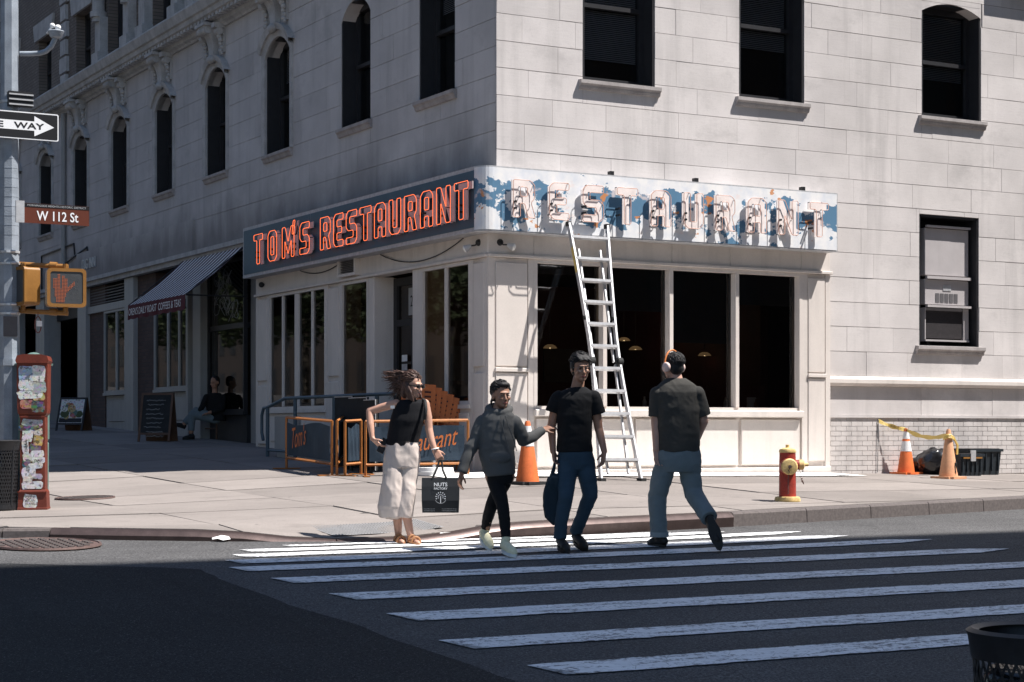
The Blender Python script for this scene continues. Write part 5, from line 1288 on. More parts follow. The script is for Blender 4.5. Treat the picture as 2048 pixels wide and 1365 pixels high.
# ---- wire litter bins
def mesh_bin(loc, r0, r1, h, label, n=44, rows=15):
    b = thing('litter_bin', label, 'litter bin', loc, 'wire mesh litter bins'); m = MB(); R_ = lambda z: r0+(r1-r0)*z/h
    wv = .006
    for k in range(n):
        for j in range(rows):
            z0_, z1_ = .06+(h-.16)*j/rows, .06+(h-.16)*(j+1)/rows
            for sg in (1, -1):
                a0_, a1_ = 2*PI*k/n, 2*PI*(k+sg*.5)/n+(0)
                if j % 2: a0_, a1_ = 2*PI*(k+sg*.5)/n, 2*PI*k/n
                def q(a, z): return Vector((R_(z)*math.cos(a), R_(z)*math.sin(a), z))
                p0_, p1_ = q(a0_, z0_), q(a1_, z1_); tg = Vector((-math.sin(a0_), math.cos(a0_), 0))*wv
                m.quad(loc+p0_-tg, loc+p0_+tg, loc+p1_+tg, loc+p1_-tg)
    m.build('wire_mesh', M['black'], b, recalc=False, kind='stuff')
    m = MB(); m.lathe([(R_(h)-.03, h-.10), (R_(h), h-.10), (R_(h)+.012, h-.02), (R_(h)+.02, h), (R_(h), h+.012), (R_(h)-.03, h)], loc, 36); o = m.build('rim', M['black'], b); 
    bm = bmesh.new(); bm.from_mesh(o.data); bmesh.ops.delete(bm, geom=[f for f in bm.faces if len(f.verts) > 8], context='FACES'); bm.to_mesh(o.data); bm.free(); autosmooth(o, 50)
    m = MB(); m.lathe([(R_(0), 0), (R_(.07)+.006, .02), (R_(.07)+.006, .07), (0, .07)], loc, 30); m.build('base', M['black'], b)
    for k in range(4):
        m = MB(); a = k*PI/2+.5; m.cyl(loc+Vector((R_(.05)*math.cos(a), R_(.05)*math.sin(a), .05)), loc+Vector((R_(h-.05)*math.cos(a), R_(h-.05)*math.sin(a), h-.05)), .012); m.build('upright', M['black'], b)
    m = MB(); m.lathe([(R_(.1)-.03, .08), (R_(h*.8)-.035, h*.8), (R_(h*.8)-.06, h*.84), (0, h*.82)], loc, 20); m.build('liner', M['bagblack'], b, smooth=True); return b
lb = pg(0, 1022); mesh_bin(lb, .165, .205, .74, 'black wire mesh litter bin beside the corner pole')
Z = 6.9; nb_ = VIEW*Z+RIGHT*((2098-1024)/FPX*Z); nb_.z = zroad(0, nb_.y)+.0; 
nb_.z = HCAM+(866-1272)/FPX*6.75-.86; mesh_bin(nb_, .24, .285, .86, 'black wire mesh litter bin standing alone across the side street')
# ---- manhole covers
def manhole(c, r_, g, label):
    o = thing('manhole_cover', label, 'manhole cover', c); m = MB(); n = 36; P = []
    zf = lambda x, y, e: g(x, y)+e
    m.add([(c.x, c.y, zf(c.x, c.y, .012))]+[(c.x+r_*math.cos(2*PI*k/n), c.y+r_*math.sin(2*PI*k/n), zf(c.x+r_*math.cos(2*PI*k/n), c.y+r_*math.sin(2*PI*k/n), .012)) for k in range(n)], [(0, k+1, (k+1) % n+1) for k in range(n)]); m.build('cover', M['iron'], o, recalc=False)
    m = MB(); m.tube([(c.x+r_*math.cos(2*PI*k/n), c.y+r_*math.sin(2*PI*k/n), zf(c.x+r_*math.cos(2*PI*k/n), c.y+r_*math.sin(2*PI*k/n), .010)) for k in range(n)], .014, 5, True); m.build('ring', M['iron'], o)
    m = MB()
    for i in range(-5, 6):
        for j in range(-5, 6):
            x, y = i*r_*.16, j*r_*.16
            if math.hypot(x, y) < r_*.86: X, Y = c.x+x, c.y+y; m.box(X-r_*.05, X+r_*.05, Y-r_*.05, Y+r_*.05, zf(X, Y, .0125), zf(X, Y, .022))
    m.build('tread', M['granite'], o, kind='stuff')
manhole(pg(170, 998), .34, gs, 'round iron cover set in the sunlit pavement near the call box')
manhole(pg(88, 1092, zroad), .48, lambda x, y: zroad(x, y)+.006, 'large round iron manhole cover in the roadway')
# ---- litter on the road and kerb
rq = random.Random(21)
for k, (px, py, wd) in enumerate(((443, 1084, .12), (1195, 1056, .16), (1385, 1055, .1), (885, 1078, .12), (118, 1072, .08), (1270, 1046, .07))):
    c = pg(px, py, zroad); m = MB(); P = []
    for q in range(8):
        t = 2*PI*q/8; rr = wd*rq.uniform(.5, 1); P.append((c.x+rr*math.cos(t), c.y+.4*rr*math.sin(t), c.z+.012+rq.uniform(0, .05)))
    m.add([(c.x, c.y, c.z+.06)]+P, [(0, q+1, (q+1) % 8+1) for q in range(8)]); o = m.build('paper_scrap', M['paper'], org=c, recalc=False)
    tag(o, ['crumpled white paper scrap by the steel kerb at the crossing', 'flattened white paper scrap in the gutter behind the man with the tote', 'white scrap in the gutter beside the man with headphones', 'white scrap by the sandalled feet', 'white scrap by the ramp at the pole', 'tiny white scrap at the kerb foot'][k], 'litter')
# ---- ramp handrail in front of the avenue windows
rp = [pg(525, 918), Vector((UW-1.42, 25.6, 0))]; rp[1].z = gs(rp[1].x, rp[1].y)
HR = thing('handrail', 'blue-grey tubular steel handrail of the entrance ramp', 'handrail', rp[0])
top = lambda v: Vector((UW-1.3, v, 2.28+.012*(27-v)*0))
P = [Vector((UW-1.3, 27.7, 2.10)), Vector((UW-1.3, 26.9, 2.24)), Vector((UW-1.3, 26.2, 2.24)), Vector((UW-1.3, 22.9, 2.24))]
m = MB(); m.tube([P[0]+Vector((0, .14, -.52)), P[0]+Vector((0, .2, -.4)), P[0]+Vector((0, .2, -.12)), P[0]+Vector((0, .12, -.0)), P[0]]+P[1:], .026, 10); autosmooth(m.build('top_rail', M['blueg'], HR), 60)
for v in (27.65, 26.5, 25.0, 23.5): m = MB(); x = UW-1.3; m.cyl((x, v, gs(x, v)-.02), (x, v, 2.23 if v < 27 else 2.12), .03, .03, 10); autosmooth(m.build('post', M['blueg'], HR))
m = MB(); m.tube([(UW-1.3, 27.65, 1.42), (UW-1.3, 23.5, 1.36)], .02, 8); m.build('lower_rail', M['blueg'], HR)
part(FL, 'ramp', GP, [(23.2, 27.5, .22, 1.2, GZ, 1.42)])
pnl = thing('panel_board', 'pale blank board leaning behind the ramp handrail', 'board', (UW-1.2, 27.2, 1.4)); m = MB(FL); m.box(26.55, 27.55, 1.18, 1.22, 1.44, 1.96); m.build('board', M['greyp'], pnl)
# ---- folded black tables
for k, (px0, px1, yt) in enumerate(((670, 705, 794), (706, 742, 796), (744, 768, 800))):
    v0, v1 = pl(px1, 800, 1.5)[0], pl(px0, 800, 1.5)[0]; z1_ = pl(px0, yt, 1.5)[1]; o_ = 1.5+.06*k
    t = thing('folded_table', ('black folded cafe table leaning on the handrail, next to the tilted board', 'black folded cafe table with a pale edge, middle of the leaning stack', 'black folded cafe table at the inner end of the leaning stack')[k], 'folded table', (UW-o_, (v0+v1)/2, gs(UW-o_, v0)), 'folded tables')
    m = MB(FL); zb = gs(UW-o_, v0); m.box(v0, v1, o_-.03, o_, zb+.05, z1_); m.build('top', M['blackboard'], t); m = MB(FL); m.box(v0, v0+.012, o_, o_+.012, zb+.05, z1_); m.box(v0+.013, v1, o_, o_+.012, z1_-.012, z1_); m.build('edge_band', M['galv'], t)
    m = MB(FL); m.box(v0+.1, v0+.14, o_+.0, o_+.03, zb, zb+.6); m.box(v1-.14, v1-.1, o_, o_+.03, zb, zb+.6); m.build('leg', M['black'], t)
# ---- stacked orange chairs
CH = None; c0 = Vector((UW-.95, 22.95, 0)); c0.z = gs(c0.x, c0.y)
def chair_geo(parent):
    m = MB(); S_ = []
    for k in range(9):                              # curved shell: seat then back
        t = k/8; S_.append((0, .44*t if t < .5 else .22+.12*(t-.5), .45+.02*math.sin(t*3) if t < .5 else .45+.9*(t-.5)))
    for (p, q) in zip(S_, S_[1:]):
        for z_ in (0, .018): m.quad((-.24, p[1], p[2]+z_), (.24, p[1], p[2]+z_), (.24, q[1], q[2]+z_), (-.24, q[1], q[2]+z_))
    m.build('shell', M['orange_pl'], parent, recalc=False, org=(0, 0, 0))
    m = MB()
    for j in range(5):
        for i in range(3): x = -.13+i*.13; z_ = .55+j*.065; y = .22+.12*(z_-.45)/.9-.006; m.box(x-.045, x+.045, y-.004, y, z_-.012, z_+.012)
    m.build('slot', M['wine'], parent, org=(0, 0, 0), kind='stuff')
    for sx in (-1, 1):
        for y in (.02, .26): m = MB(); m.cyl((sx*.2, y, .44), (sx*.25, y-.05+.1*(y > .1), 0), .011, .011, 6); m.build('leg', M['orange_w'], parent, org=(0, 0, 0))
for k in range(9):
    loc = c0+Vector((.0, .0, .045*k*0))+VIEW*.0
    cp_ = c0+RIGHT*(.042*k)+VIEW*(.05*k)+UP*(.30-.030*k)
    lab = 'orange moulded chair in the tilted stack behind the navy banner'
    if k == 0:
        CH = thing('stacking_chair', lab, 'chair', cp_, 'stacked orange chairs', -YAW+.15); chair_geo(CH)
        cc = CH
    else:
        cc = CH.copy(); COL.objects.link(cc); cc.location = cp_
        for ch in CH.children: q = ch.copy(); COL.objects.link(q); q.parent = cc
    cc.rotation_euler = (0.05, .06+.045*k, -YAW+.15)
# ---- orange barrier frames with navy banners
def barrier(p, q, h, label, txt, ts, tx0, torn=False):
    p, q = Vector(p), Vector(q); p.z = gs(p.x, p.y); q.z = gs(q.x, q.y); d = (q-p); L = d.length; d.normalize(); nn = d.cross(UP); nn = nn if nn.dot(VIEW) < 0 else -nn
    b = thing('barrier', label, 'barrier', p, 'cafe barriers'); P = lambda x, y, z: tuple(p+d*x+UP*z+nn*y)
    r_ = .020
    for x in (0, L): m = MB(); m.cyl(P(x, 0, 0), P(x, 0, h), r_, r_, 4); m.build('upright', M['orange_w'], b); m = MB(); m.add([P(x+e, f, z) for z in (0, .014) for e, f in ((-.04, -.2), (.04, -.2), (.04, .2), (-.04, .2))], [(0, 3, 2, 1), (4, 5, 6, 7), (0, 1, 5, 4), (1, 2, 6, 5), (2, 3, 7, 6), (3, 0, 4, 7)]); m.build('foot', M['orange_w'], b)
    for z in (h, .16): m = MB(); m.cyl(P(0, 0, z), P(L, 0, z), r_, r_, 4); m.build('rail', M['orange_w'], b)
    m = MB(); n, k = 16, 8
    f = lambda i, j: P(.05+(L-.1)*i/n, .012+.012*math.sin(i*1.2)*math.sin(j*.5), .20+(h-.27-.03*math.sin(i*.4)*(1 if torn else .2))*j/k)
    for i in range(n):
        for j in range(k): m.quad(f(i, j), f(i+1, j), f(i+1, j+1), f(i, j+1))
    m.build('banner', M['navy'], b, recalc=False, smooth=True)
    if txt: m = MB(); put(m, fit_text(txt, ts, ts*(.55 if ts < .7 else .26), shear=.35), lambda x, y, z: P(tx0+x, .03, (.30 if ts < .7 else .26)+y+x*.16)); m.build('script', M['orange_pl'], b)
    return b
def gg(px, py): return pg(px, py)
barrier(gg(573, 938), gg(664, 952), .74, 'orange framed barrier whose navy banner has orange script, beside the handrail foot', 'Tom’s' if False else "Tom's", .55, .30, True)
barrier(gg(674, 952), gg(683, 938)+VIEW*.5, .74, 'narrow orange barrier turned end-on between two navy bannered ones', '', 0, 0)
barrier(gg(690, 953), gg(722, 950), .74, 'short orange barrier with a loose flapping banner next to the end-on one', '', 0, 0, True)
barrier(gg(731, 954), gg(936, 950), .74, 'wide orange framed barrier with navy banner before the orange chair stack', 'Restaurant', .95, .30)
ub = pg(868, 951); UB = thing('umbrella_base', 'round white parasol base on the pavement by the wide barrier', 'umbrella base', ub); m = MB(); m.lathe([(.27, 0), (.275, .05), (.26, .055), (.265, .06), (.26, .105), (.0, .11)], ub, 28); autosmooth(m.build('drum', M['white'], UB), 35); m = MB(); m.cyl(ub+UP*.1, ub+UP*.3, .03, .03, 10); m.build('tube', M['galv'], UB)
# ---- sandwich boards
def aboard(p, w, h, label, kind, rz):
    b = thing('sandwich_board', label, 'sandwich board', p, 'pavement boards', rz); o0 = ORG[b]; ORG[b] = Vector((0, 0, 0)); dp = .26; sl = dp/h
    m = MB(); F_ = lambda x, z, e=0: (x, -dp+sl*z-e, z)
    def panel(x0, x1, z0, z1, e0, e1, name, mt):
        m = MB(); m.add([F_(x0, z0, e0), F_(x1, z0, e0), F_(x1, z1, e0), F_(x0, z1, e0), F_(x0, z0, e1), F_(x1, z0, e1), F_(x1, z1, e1), F_(x0, z1, e1)], [(0, 1, 2, 3), (7, 6, 5, 4), (0, 4, 5, 1), (1, 5, 6, 2), (2, 6, 7, 3), (3, 7, 4, 0)]); return m.build(name, mt, b)
    panel(-w/2+.03, w/2-.03, .16, h-.03, -.005, .012, 'face', M['blackboard'] if kind == 'chalk' else SM[0])
    for x0, x1, z0, z1 in ((-w/2, -w/2+.04, 0, h), (w/2-.04, w/2, 0, h), (-w/2+.041, w/2-.041, h-.04, h), (-w/2+.041, w/2-.041, .13, .17)): panel(x0, x1, z0, z1, -.012, .02, 'rail', M['wood'] if kind == 'chalk' else M['black'])
    m = MB(); m.add([(-w/2, dp, 0), (w/2, dp, 0), (w/2, dp-sl*h+.03, h), (-w/2, dp-sl*h+.03, h), (-w/2, dp-.02, 0), (w/2, dp-.02, 0), (w/2, dp-sl*h+.01, h), (-w/2, dp-sl*h+.01, h)], [(0, 1, 2, 3), (7, 6, 5, 4), (0, 4, 5, 1), (1, 5, 6, 2), (2, 6, 7, 3), (3, 7, 4, 0)]); m.build('back_leaf', M['wood'], b)
    rq = random.Random(8)
    if kind == 'chalk':
        m = MB()
        for j in range(9):
            z = h-.14-j*.085; x = -w/2+.1+rq.uniform(0, .06); pts = []
            e = x+rq.uniform(.25, w-.25)
            while x < e: pts.append(F_(x, z+rq.uniform(-.016, .018), .016)); x += .014
            if len(pts) > 2: m.tube(pts, .0035, 4)
        m.build('chalk_writing', M['chalk'], b)
    else:
        for k in range(12):
            x, z, r_ = rq.uniform(-w*.3, w*.3), rq.uniform(.3, h-.15), rq.uniform(.05, .1); n = 14; m = MB()
            m.add([F_(x+r_*math.cos(2*PI*i/n), z+r_*.9*math.sin(2*PI*i/n), .014+.0006*k) for i in range(n)], [tuple(range(n))]); m.build('printed_dish', [SM[4], SM[5], M['leaf'], SM[1], M['green']][k % 5], b, recalc=False)
        panel(-w/2+.05, w/2-.05, .18, .27, .013, .0145, 'black_strip', M['signblack'])
    ORG[b] = o0; return b
aboard(pg(316, 884), .62, .92, 'black chalkboard sandwich board with handwritten menu lines', 'chalk', -YAW-.12)
aboard(pg(148, 862), .62, .72, 'white sandwich board printed with round food dishes', 'print', -YAW-.2)
# ---- bench with small table
bp = pg(420, 878); BN = thing('bench', 'dark wooden bench by the coffee shop window', 'bench', bp); x, y, z = bp.x+.1, bp.y, gs(bp.x+.1, bp.y)
m = MB(); m.box(x-.18, x+.2, y-.55, y+.75, z+.43, z+.47); m.build('seat', M['wood'], BN)
for dx in (-.14, .16):
    for dy in (-.48, .68): m = MB(); m.cyl((x+dx, y+dy, z), (x+dx, y+dy, z+.43), .02, .02, 8); m.build('leg', M['wood'], BN)
m = MB(); m.cyl((x-.14, y-.48, z+.2), (x-.14, y+.68, z+.2), .012); m.build('stretcher', M['wood'], BN)
# ================================================================== PEOPLE
def cloth(name, c, var=.12, rough=.85, fine=120, weave=.25):
    return mat(name, c, rough, var, 7, fine, weave, spec=.2)
M['skin1'] = mat('skin_fair', (.50, .28, .20), .5, .06, 14, 60, .05); M['skin2'] = mat('skin_tan', (.36, .19, .125), .5, .06, 14, 60, .05); M['skin3'] = mat('skin_light', (.48, .28, .21), .5, .06, 14, 60, .05)
M['hair_b'] = mat('hair_black', (.012, .010, .010), .62, .5, 30, 200, .5); M['hair_br'] = mat('hair_brown', (.075, .038, .028), .6, .5, 30, 200, .5)
M['tee_k'] = cloth('tee_black', (.010, .010, .011)); M['tee_g'] = cloth('tee_charcoal', (.050, .047, .042)); M['tank'] = cloth('tank_black', (.008, .008, .010)); M['hood'] = cloth('hoodie_grey', (.098, .097, .095))
M['jean'] = cloth('jeans_blue', (.034, .062, .092)); M['jean_g'] = cloth('jeans_faded', (.15, .185, .20)); M['legging'] = cloth('leggings_black', (.010, .010, .011)); M['linen'] = cloth('linen_trousers', (.50, .43, .39), .06)
M['shoe_k'] = mat('shoe_black', (.010, .010, .010), .6); M['shoe_y'] = mat('shoe_yellow', (.70, .67, .46), .7); M['sole_w'] = mat('sole_pale', (.58, .62, .62), .6); M['sandal'] = mat('sandal_tan', (.36, .17, .075), .6); M['tote'] = cloth('tote_navy', (.018, .032, .045))
M['cup'] = mat('headphone_cup', (.68, .50, .45), .4, .05); M['band'] = mat('headphone_band', (.62, .20, .06), .5, .05); M['lip'] = mat('lip', (.33, .10, .085), .5); M['eye'] = mat('eye_dark', (.02, .014, .012), .3); M['specs'] = mat('glasses', (.10, .10, .10), .3, .05, metal=.6); M['shades'] = mat('sunglasses', (.012, .010, .010), .15, .05)
def vox(mb, name, mt, parent, size=.007, smooth=6, folds=(), seed=0, ext=None):
    o = mb.build(name, mt, parent, org=(0, 0, 0), recalc=True)
    md = o.modifiers.new('r', 'REMESH'); md.mode = 'VOXEL'; md.voxel_size = size; md.use_smooth_shade = True
    ms = o.modifiers.new('s', 'SMOOTH'); ms.factor = .5; ms.iterations = smooth
    me = eval_mesh(o); old = o.data; o.modifiers.clear(); o.data = me; bpy.data.meshes.remove(old)
    if not me.materials: me.materials.append(mt)
    if folds:
        ns = [v.normal.copy() for v in me.vertices]; sd = Vector((seed*7.3, seed*3.1, 0))
        for v, n in zip(me.vertices, ns):
            p = v.co; d = 0
            for (fx, fy, fz, amp, tilt) in folds:
                q = Vector((p.x*fx+p.z*tilt, p.y*fy, p.z*fz-p.x*tilt*.5))+sd
                d += amp*.8*(.75-2*math.sqrt(noise.noise(q)**2+.03))
            v.co = p+n*d
    me.polygons.foreach_set('use_smooth', [True]*len(me.polygons)); me.update(); return o
class Fig:
    def __init__(s, label, x0, y0, grd=zroad, Zd=None, size=.005):
        s.p = pg(x0, y0, grd); s.Z = s.p.dot(VIEW); s.sc = FPX/s.Z; s.x0, s.y0 = x0, y0
        s.root = thing('person', label, 'person', s.p, None, -YAW); s.b = MB(); s.size = size
    def J(s, x, y, d=0.0): return Vector(((x-s.x0)/s.sc, d, (s.y0-y)/s.sc))
    def world(s, v): return s.p+RIGHT*v.x+VIEW*v.y+UP*v.z
    def ring(s, x, y, rx, ry, d=0.0, n=28, tilt=0.0, pw=2.3):
        c = s.J(x, y, d); out = []
        for k in range(n):
            t = 2*PI*k/n; ca, sa = math.cos(t), math.sin(t)
            px, py = math.copysign(abs(ca)**(2/pw), ca)*rx/s.sc, math.copysign(abs(sa)**(2/pw), sa)*ry
            out.append((c.x+px, c.y+py, c.z+px*tilt))
        return out
    def chain(s, mb, pts, flat=False):
        for (p, q) in zip(pts, pts[1:]):
            mb.cyl(p[0], q[0], p[1], q[1], 16)
        for i, (p, r_) in enumerate(pts):
            if flat and i == len(pts)-1: continue
            mb.ell(p, (r_, r_, r_), 14, 8)
    def head(s, c, yaw, k=1.0, pitch=0.0):
        R = Matrix.Rotation(yaw, 3, 'Z') @ Matrix.Rotation(pitch, 3, 'X'); s.hR, s.hc, s.hk = R, c, k
        P = lambda x, y, z: c+R@(Vector((x, y, z))*k); s.H = P; b = s.b
        E = lambda p, r_: b.ell(P(*p), tuple(v*k for v in r_), 20, 14, R)
        E((0, .012, .028), (.073, .090, .092)); E((0, -.022, -.04), (.059, .064, .078)); E((0, -.060, -.092), (.026, .022, .020)); E((0, -.072, .022), (.050, .018, .014))
        b.cap(P(0, -.084, .004), .008*k, P(0, -.102, -.034), .0125*k); E((-.012, -.092, -.040), (.009, .010, .008)); E((.012, -.092, -.040), (.009, .010, .008))
        for sx in (-1, 1): E((sx*.074, .016, -.012), (.010, .020, .030)); E((sx*.040, -.062, -.025), (.022, .02, .02))
        E((0, -.084, -.066), (.022, .010, .010))
    def face(s, specs=None):
        P, k, R = s.H, s.hk, s.hR
        if s.specs != 'shades':
            for sx in (-1, 1): m = MB(); m.ell(P(sx*.030, -.081, .002), (.012*k, .007*k, .006*k), 10, 6, R); m.build('eye', M['eye'], s.root, org=(0, 0, 0), smooth=True)
        for sx in (-1, 1): m = MB(); m.cap(P(sx*.014, -.089, .021), .0035, P(sx*.046, -.080, .022), .0028, 6); m.build('eyebrow', M['hair_b'], s.root, org=(0, 0, 0), smooth=True)
        m = MB(); m.ell(P(0, -.091, -.066), (.020*k, .006*k, .007*k), 10, 6, R); m.build('lips', M['lip'], s.root, org=(0, 0, 0), smooth=True)
    specs = None
    def hand(s, w, d, n, curl=.35, k=1.0, thumb=1):
        b = s.b; d = d.normalized(); n = (n-d*n.dot(d)).normalized(); x = d.cross(n)*thumb
        for o in (-.024, -.008, .008, .024): b.cap(w+x*(o*.7*k), .017*k, w+d*(.082*k)+x*(o*1.1*k), .0135*k, 8)
        for o, L in ((-.036, .060), (-.0125, .074), (.0115, .079), (.035, .070)):
            p = w+d*(.085*k)+x*(o*k); dd = d.copy()
            for q, f in enumerate((.42, .32, .26)):
                an = curl*(.7+.5*q); dd = (dd*math.cos(an)+n*math.sin(an)).normalized(); e = p+dd*(L*f*k*1.05)
                b.cap(p, (.0092-.0009*q)*k, e, (.0084-.0009*q)*k, 8); p = e
        t0 = w+d*(.025*k)+x*(.028*k); dd = (d*.62+x*.62+n*.35).normalized(); t1 = t0+dd*(.045*k); t2 = t1+(dd*.6+d*.7+n*.3).normalized()*(.032*k)
        b.cap(t0, .014*k, t1, .0108*k, 8); b.cap(t1, .0105*k, t2, .009*k, 8)
    def body(s, mt): return vox(s.b, 'body', mt, s.root, s.size, 5)
    def shoe(s, heel, toe, ankle, mt, sole, w=.045, h=.055, up=None):
        up = up or UP; ax_ = (toe-heel); L = ax_.length; ax_.normalize(); up = (up-ax_*up.dot(ax_)).normalized()
        m = MB(); P = lambda t, z: heel+ax_*(L*t)+up*z
        m.cap(P(.08, .048), w*.86, P(.42, .046), w*.92); m.cap(P(.42, .046), w*.9, P(.72, .034), w*.95); m.cap(P(.72, .034), w*.93, P(.93, .030), w*.62); m.cap(P(.10, .06), w*.8, ankle, w*.92)
        for q in m.v: pass
        sh = vox(m, 'shoe', mt, s.root, .006, 5)
        m = MB(); n = 22; side = ax_.cross(up); out = []
        for k in range(n):
            t = 2*PI*k/n; a = .5+.56*math.cos(t); hw = w*(1.08 if math.cos(t) > -.2 else .9)*(1-.25*abs(math.cos(t))**3)
            out.append(P(a, 0)+side*(hw*math.sin(t)))
        m.loft([[tuple(q+up*z) for q in out] for z in (-.006, .022)]); m.build('sole', sole, sh, org=(0, 0, 0)); return sh
def hairball(f, ells, mt, strands=(), size=.006, name='hair', seed=1):
    m = MB(); R, k = f.hR, f.hk
    for p, r_ in ells: m.ell(f.H(*p), tuple(v*k for v in r_), 20, 14, R)
    for pts, r0, r1 in strands:
        n = len(pts)-1
        for i in range(n): m.cap(pts[i], r0+(r1-r0)*i/n, pts[i+1], r0+(r1-r0)*(i+1)/n, 8)
    return vox(m, name, mt, f.root, size, 3, [(40, 40, 12, .003, 4)], seed)

def strands(f, n, mt, ell, flow, L, seed, lift=.012, zmin=-.02, front=-.05):
    # thin locks lying over the scalp, drifting along a flow direction
    m = MB(); rq = random.Random(seed); (cx, cy, cz), (rx, ry, rz) = ell
    for q in range(n):
        d = Vector((rq.gauss(0, 1), rq.gauss(0, 1)+.3, abs(rq.gauss(0, 1)))).normalized(); pts = []; rr = 1.0+rq.uniform(-.02, .02); fl = Vector(flow)+Vector((rq.gauss(0, .25), rq.gauss(0, .25), rq.gauss(0, .15)))
        ok = True; up = rq.uniform(.2, 1)*lift
        for s_ in range(5):
            p = Vector((cx+d.x*rx*rr, cy+d.y*ry*rr, cz+d.z*rz*rr))+d*(up*math.sin(PI*s_/4*.8))
            if p.z < zmin or (p.y < front and p.z < .055): ok = len(pts) >= 3; break
            pts.append(tuple(f.H(*p))); d = (d+fl*(L/5)/rx).normalized()
        if ok and len(pts) >= 3: m.tube(pts, [.0055*(1-k/(len(pts)-.6))+.0008 for k in range(len(pts))], 5)
    m.build('loose_hair', mt, f.root, smooth=True, org=(0, 0, 0), kind='stuff')
# ---- man in black T-shirt and jeans, walking towards the street, tote bag in hand
f = Fig('man in black T-shirt and blue jeans with round glasses, walking off the kerb', 1146, 1103); J = f.J; b = f.b
f.head(J(1161, 737, -.02), .28, 1.03, .08)
b.cap(J(1158, 758, .015), .054, J(1154, 782, .03), .060)
b.loft([f.ring(1152, 778, 20, .06), f.ring(1151, 790, 33, .09), f.ring(1150, 830, 30, .10), f.ring(1150, 880, 28, .095), f.ring(1152, 915, 31, .10), f.ring(1152, 935, 29, .09)])
f.chain(b, [(J(1116, 794), .05), (J(1103, 853, .03), .040), (J(1106, 903, -.03), .028)]); f.hand(J(1107, 903, -.03), J(1110, 925)-J(1107, 903), Vector((.9, -.3, 0)), .75, 1.0, -1)
f.chain(b, [(J(1187, 794), .05), (J(1198, 858, .03), .040), (J(1208, 903, -.04), .028)]); f.hand(J(1208, 903, -.04), J(1205, 930)-J(1208, 903), Vector((-.9, -.3, 0)), .4, 1.0, 1)
LA = [(J(1136, 920), .08), (J(1130, 995, -.16), .055), (J(1120, 1075, -.10), .042)]; LB = [(J(1168, 920), .08), (J(1181, 990, .02), .055), (J(1153, 1066, .22), .042)]
f.chain(b, LA); f.chain(b, LB); f.body(M['skin2']); f.face()
m = MB(); m.loft([f.ring(1156, 775, 15, .062), f.ring(1154, 780, 25, .085, 0.01), f.ring(1151, 787, 36, .105, .01), f.ring(1150, 800, 37, .12), f.ring(1149, 830, 36.5, .13), f.ring(1149, 860, 34.5, .125), f.ring(1149, 885, 35, .125), f.ring(1149, 904, 36.5, .13)])
for sh, en in ((J(1116, 795), J(1106, 825, .015)), (J(1187, 795), J(1196, 828, .015))): m.ell(sh, (.066, .07, .062)); m.cyl(sh, en, .066, .071, 18)
vox(m, 'shirt', M['tee_k'], f.root, .0065, 6, [(5, 5, 9, .008, 5), (14, 10, 18, .003, 8)], 1)
m = MB(); m.loft([f.ring(1150, 896, 33, .115), f.ring(1151, 912, 35.5, .12), f.ring(1152, 928, 35, .115), f.ring(1152, 940, 28, .09)])
f.chain(m, [(J(1135, 922), .092), (J(1134, 950, -.05), .088), (J(1130, 995, -.16), .068), (J(1122, 1040, -.13), .058), (J(1119, 1076, -.10), .058)], True); f.chain(m, [(J(1169, 922), .092), (J(1174, 950, 0), .086), (J(1181, 990, .02), .069), (J(1165, 1035, .13), .058), (J(1153, 1068, .22), .058)], True)
vox(m, 'jeans', M['jean'], f.root, .0065, 5, [(4, 4, 16, .006, 3), (10, 10, 26, .003, 6)], 2)
f.shoe(J(1118, 1090, -.06), J(1133, 1103.5, -.30), J(1120, 1074, -.10), M['shoe_k'], M['shoe_k'], .048); f.shoe(J(1150, 1084, .25), J(1172, 1103, .03), J(1153, 1066, .22), M['shoe_k'], M['shoe_k'], .048)
H = f.H; st = []
rq = random.Random(3)
for k in range(9): x = -.05+.0125*k; st.append(([H(x*.6-.01, -.01, .122-.1*x*x), H(x, -.066, .105-3*x*x), H(x+.02, -.092, .070-2*x*x+.008*math.sin(k*2.3))], .016, .004))
for k in range(12): a = k*.52; st.append(([H(.03*math.cos(a), .03+.03*math.sin(a), .128), H(.07*math.cos(a), .03+.07*math.sin(a), .098), H(.088*math.cos(a+.2), .03+.088*math.sin(a+.2), .06+.012*math.sin(k*2))], .018, .005))
hairball(f, [((0, .025, .055), (.083, .092, .085)), ((0, .055, .0), (.076, .055, .085)), ((-.066, .02, .02), (.02, .045, .05)), ((.066, .02, .02), (.02, .045, .05))], M['hair_b'], st)
m = MB()
for sx in (-1, 1): m.tube([tuple(H(sx*.033+.025*math.cos(t*.45), -.100, -.002+.020*math.sin(t*.45))) for t in range(14)], .0022, 5, True); m.cyl(H(sx*.058, -.098, .006), H(sx*.078, .01, .004), .0022)
m.cyl(H(-.009, -.102, .003), H(.009, -.102, .003), .002); m.build('glasses', M['specs'], f.root, org=(0, 0, 0))
MAN3 = f
strands(f, 260, M['hair_b'], ((0, .022, .052), (.085, .094, .087)), (.7, -.5, -.2), .08, 1, .016)
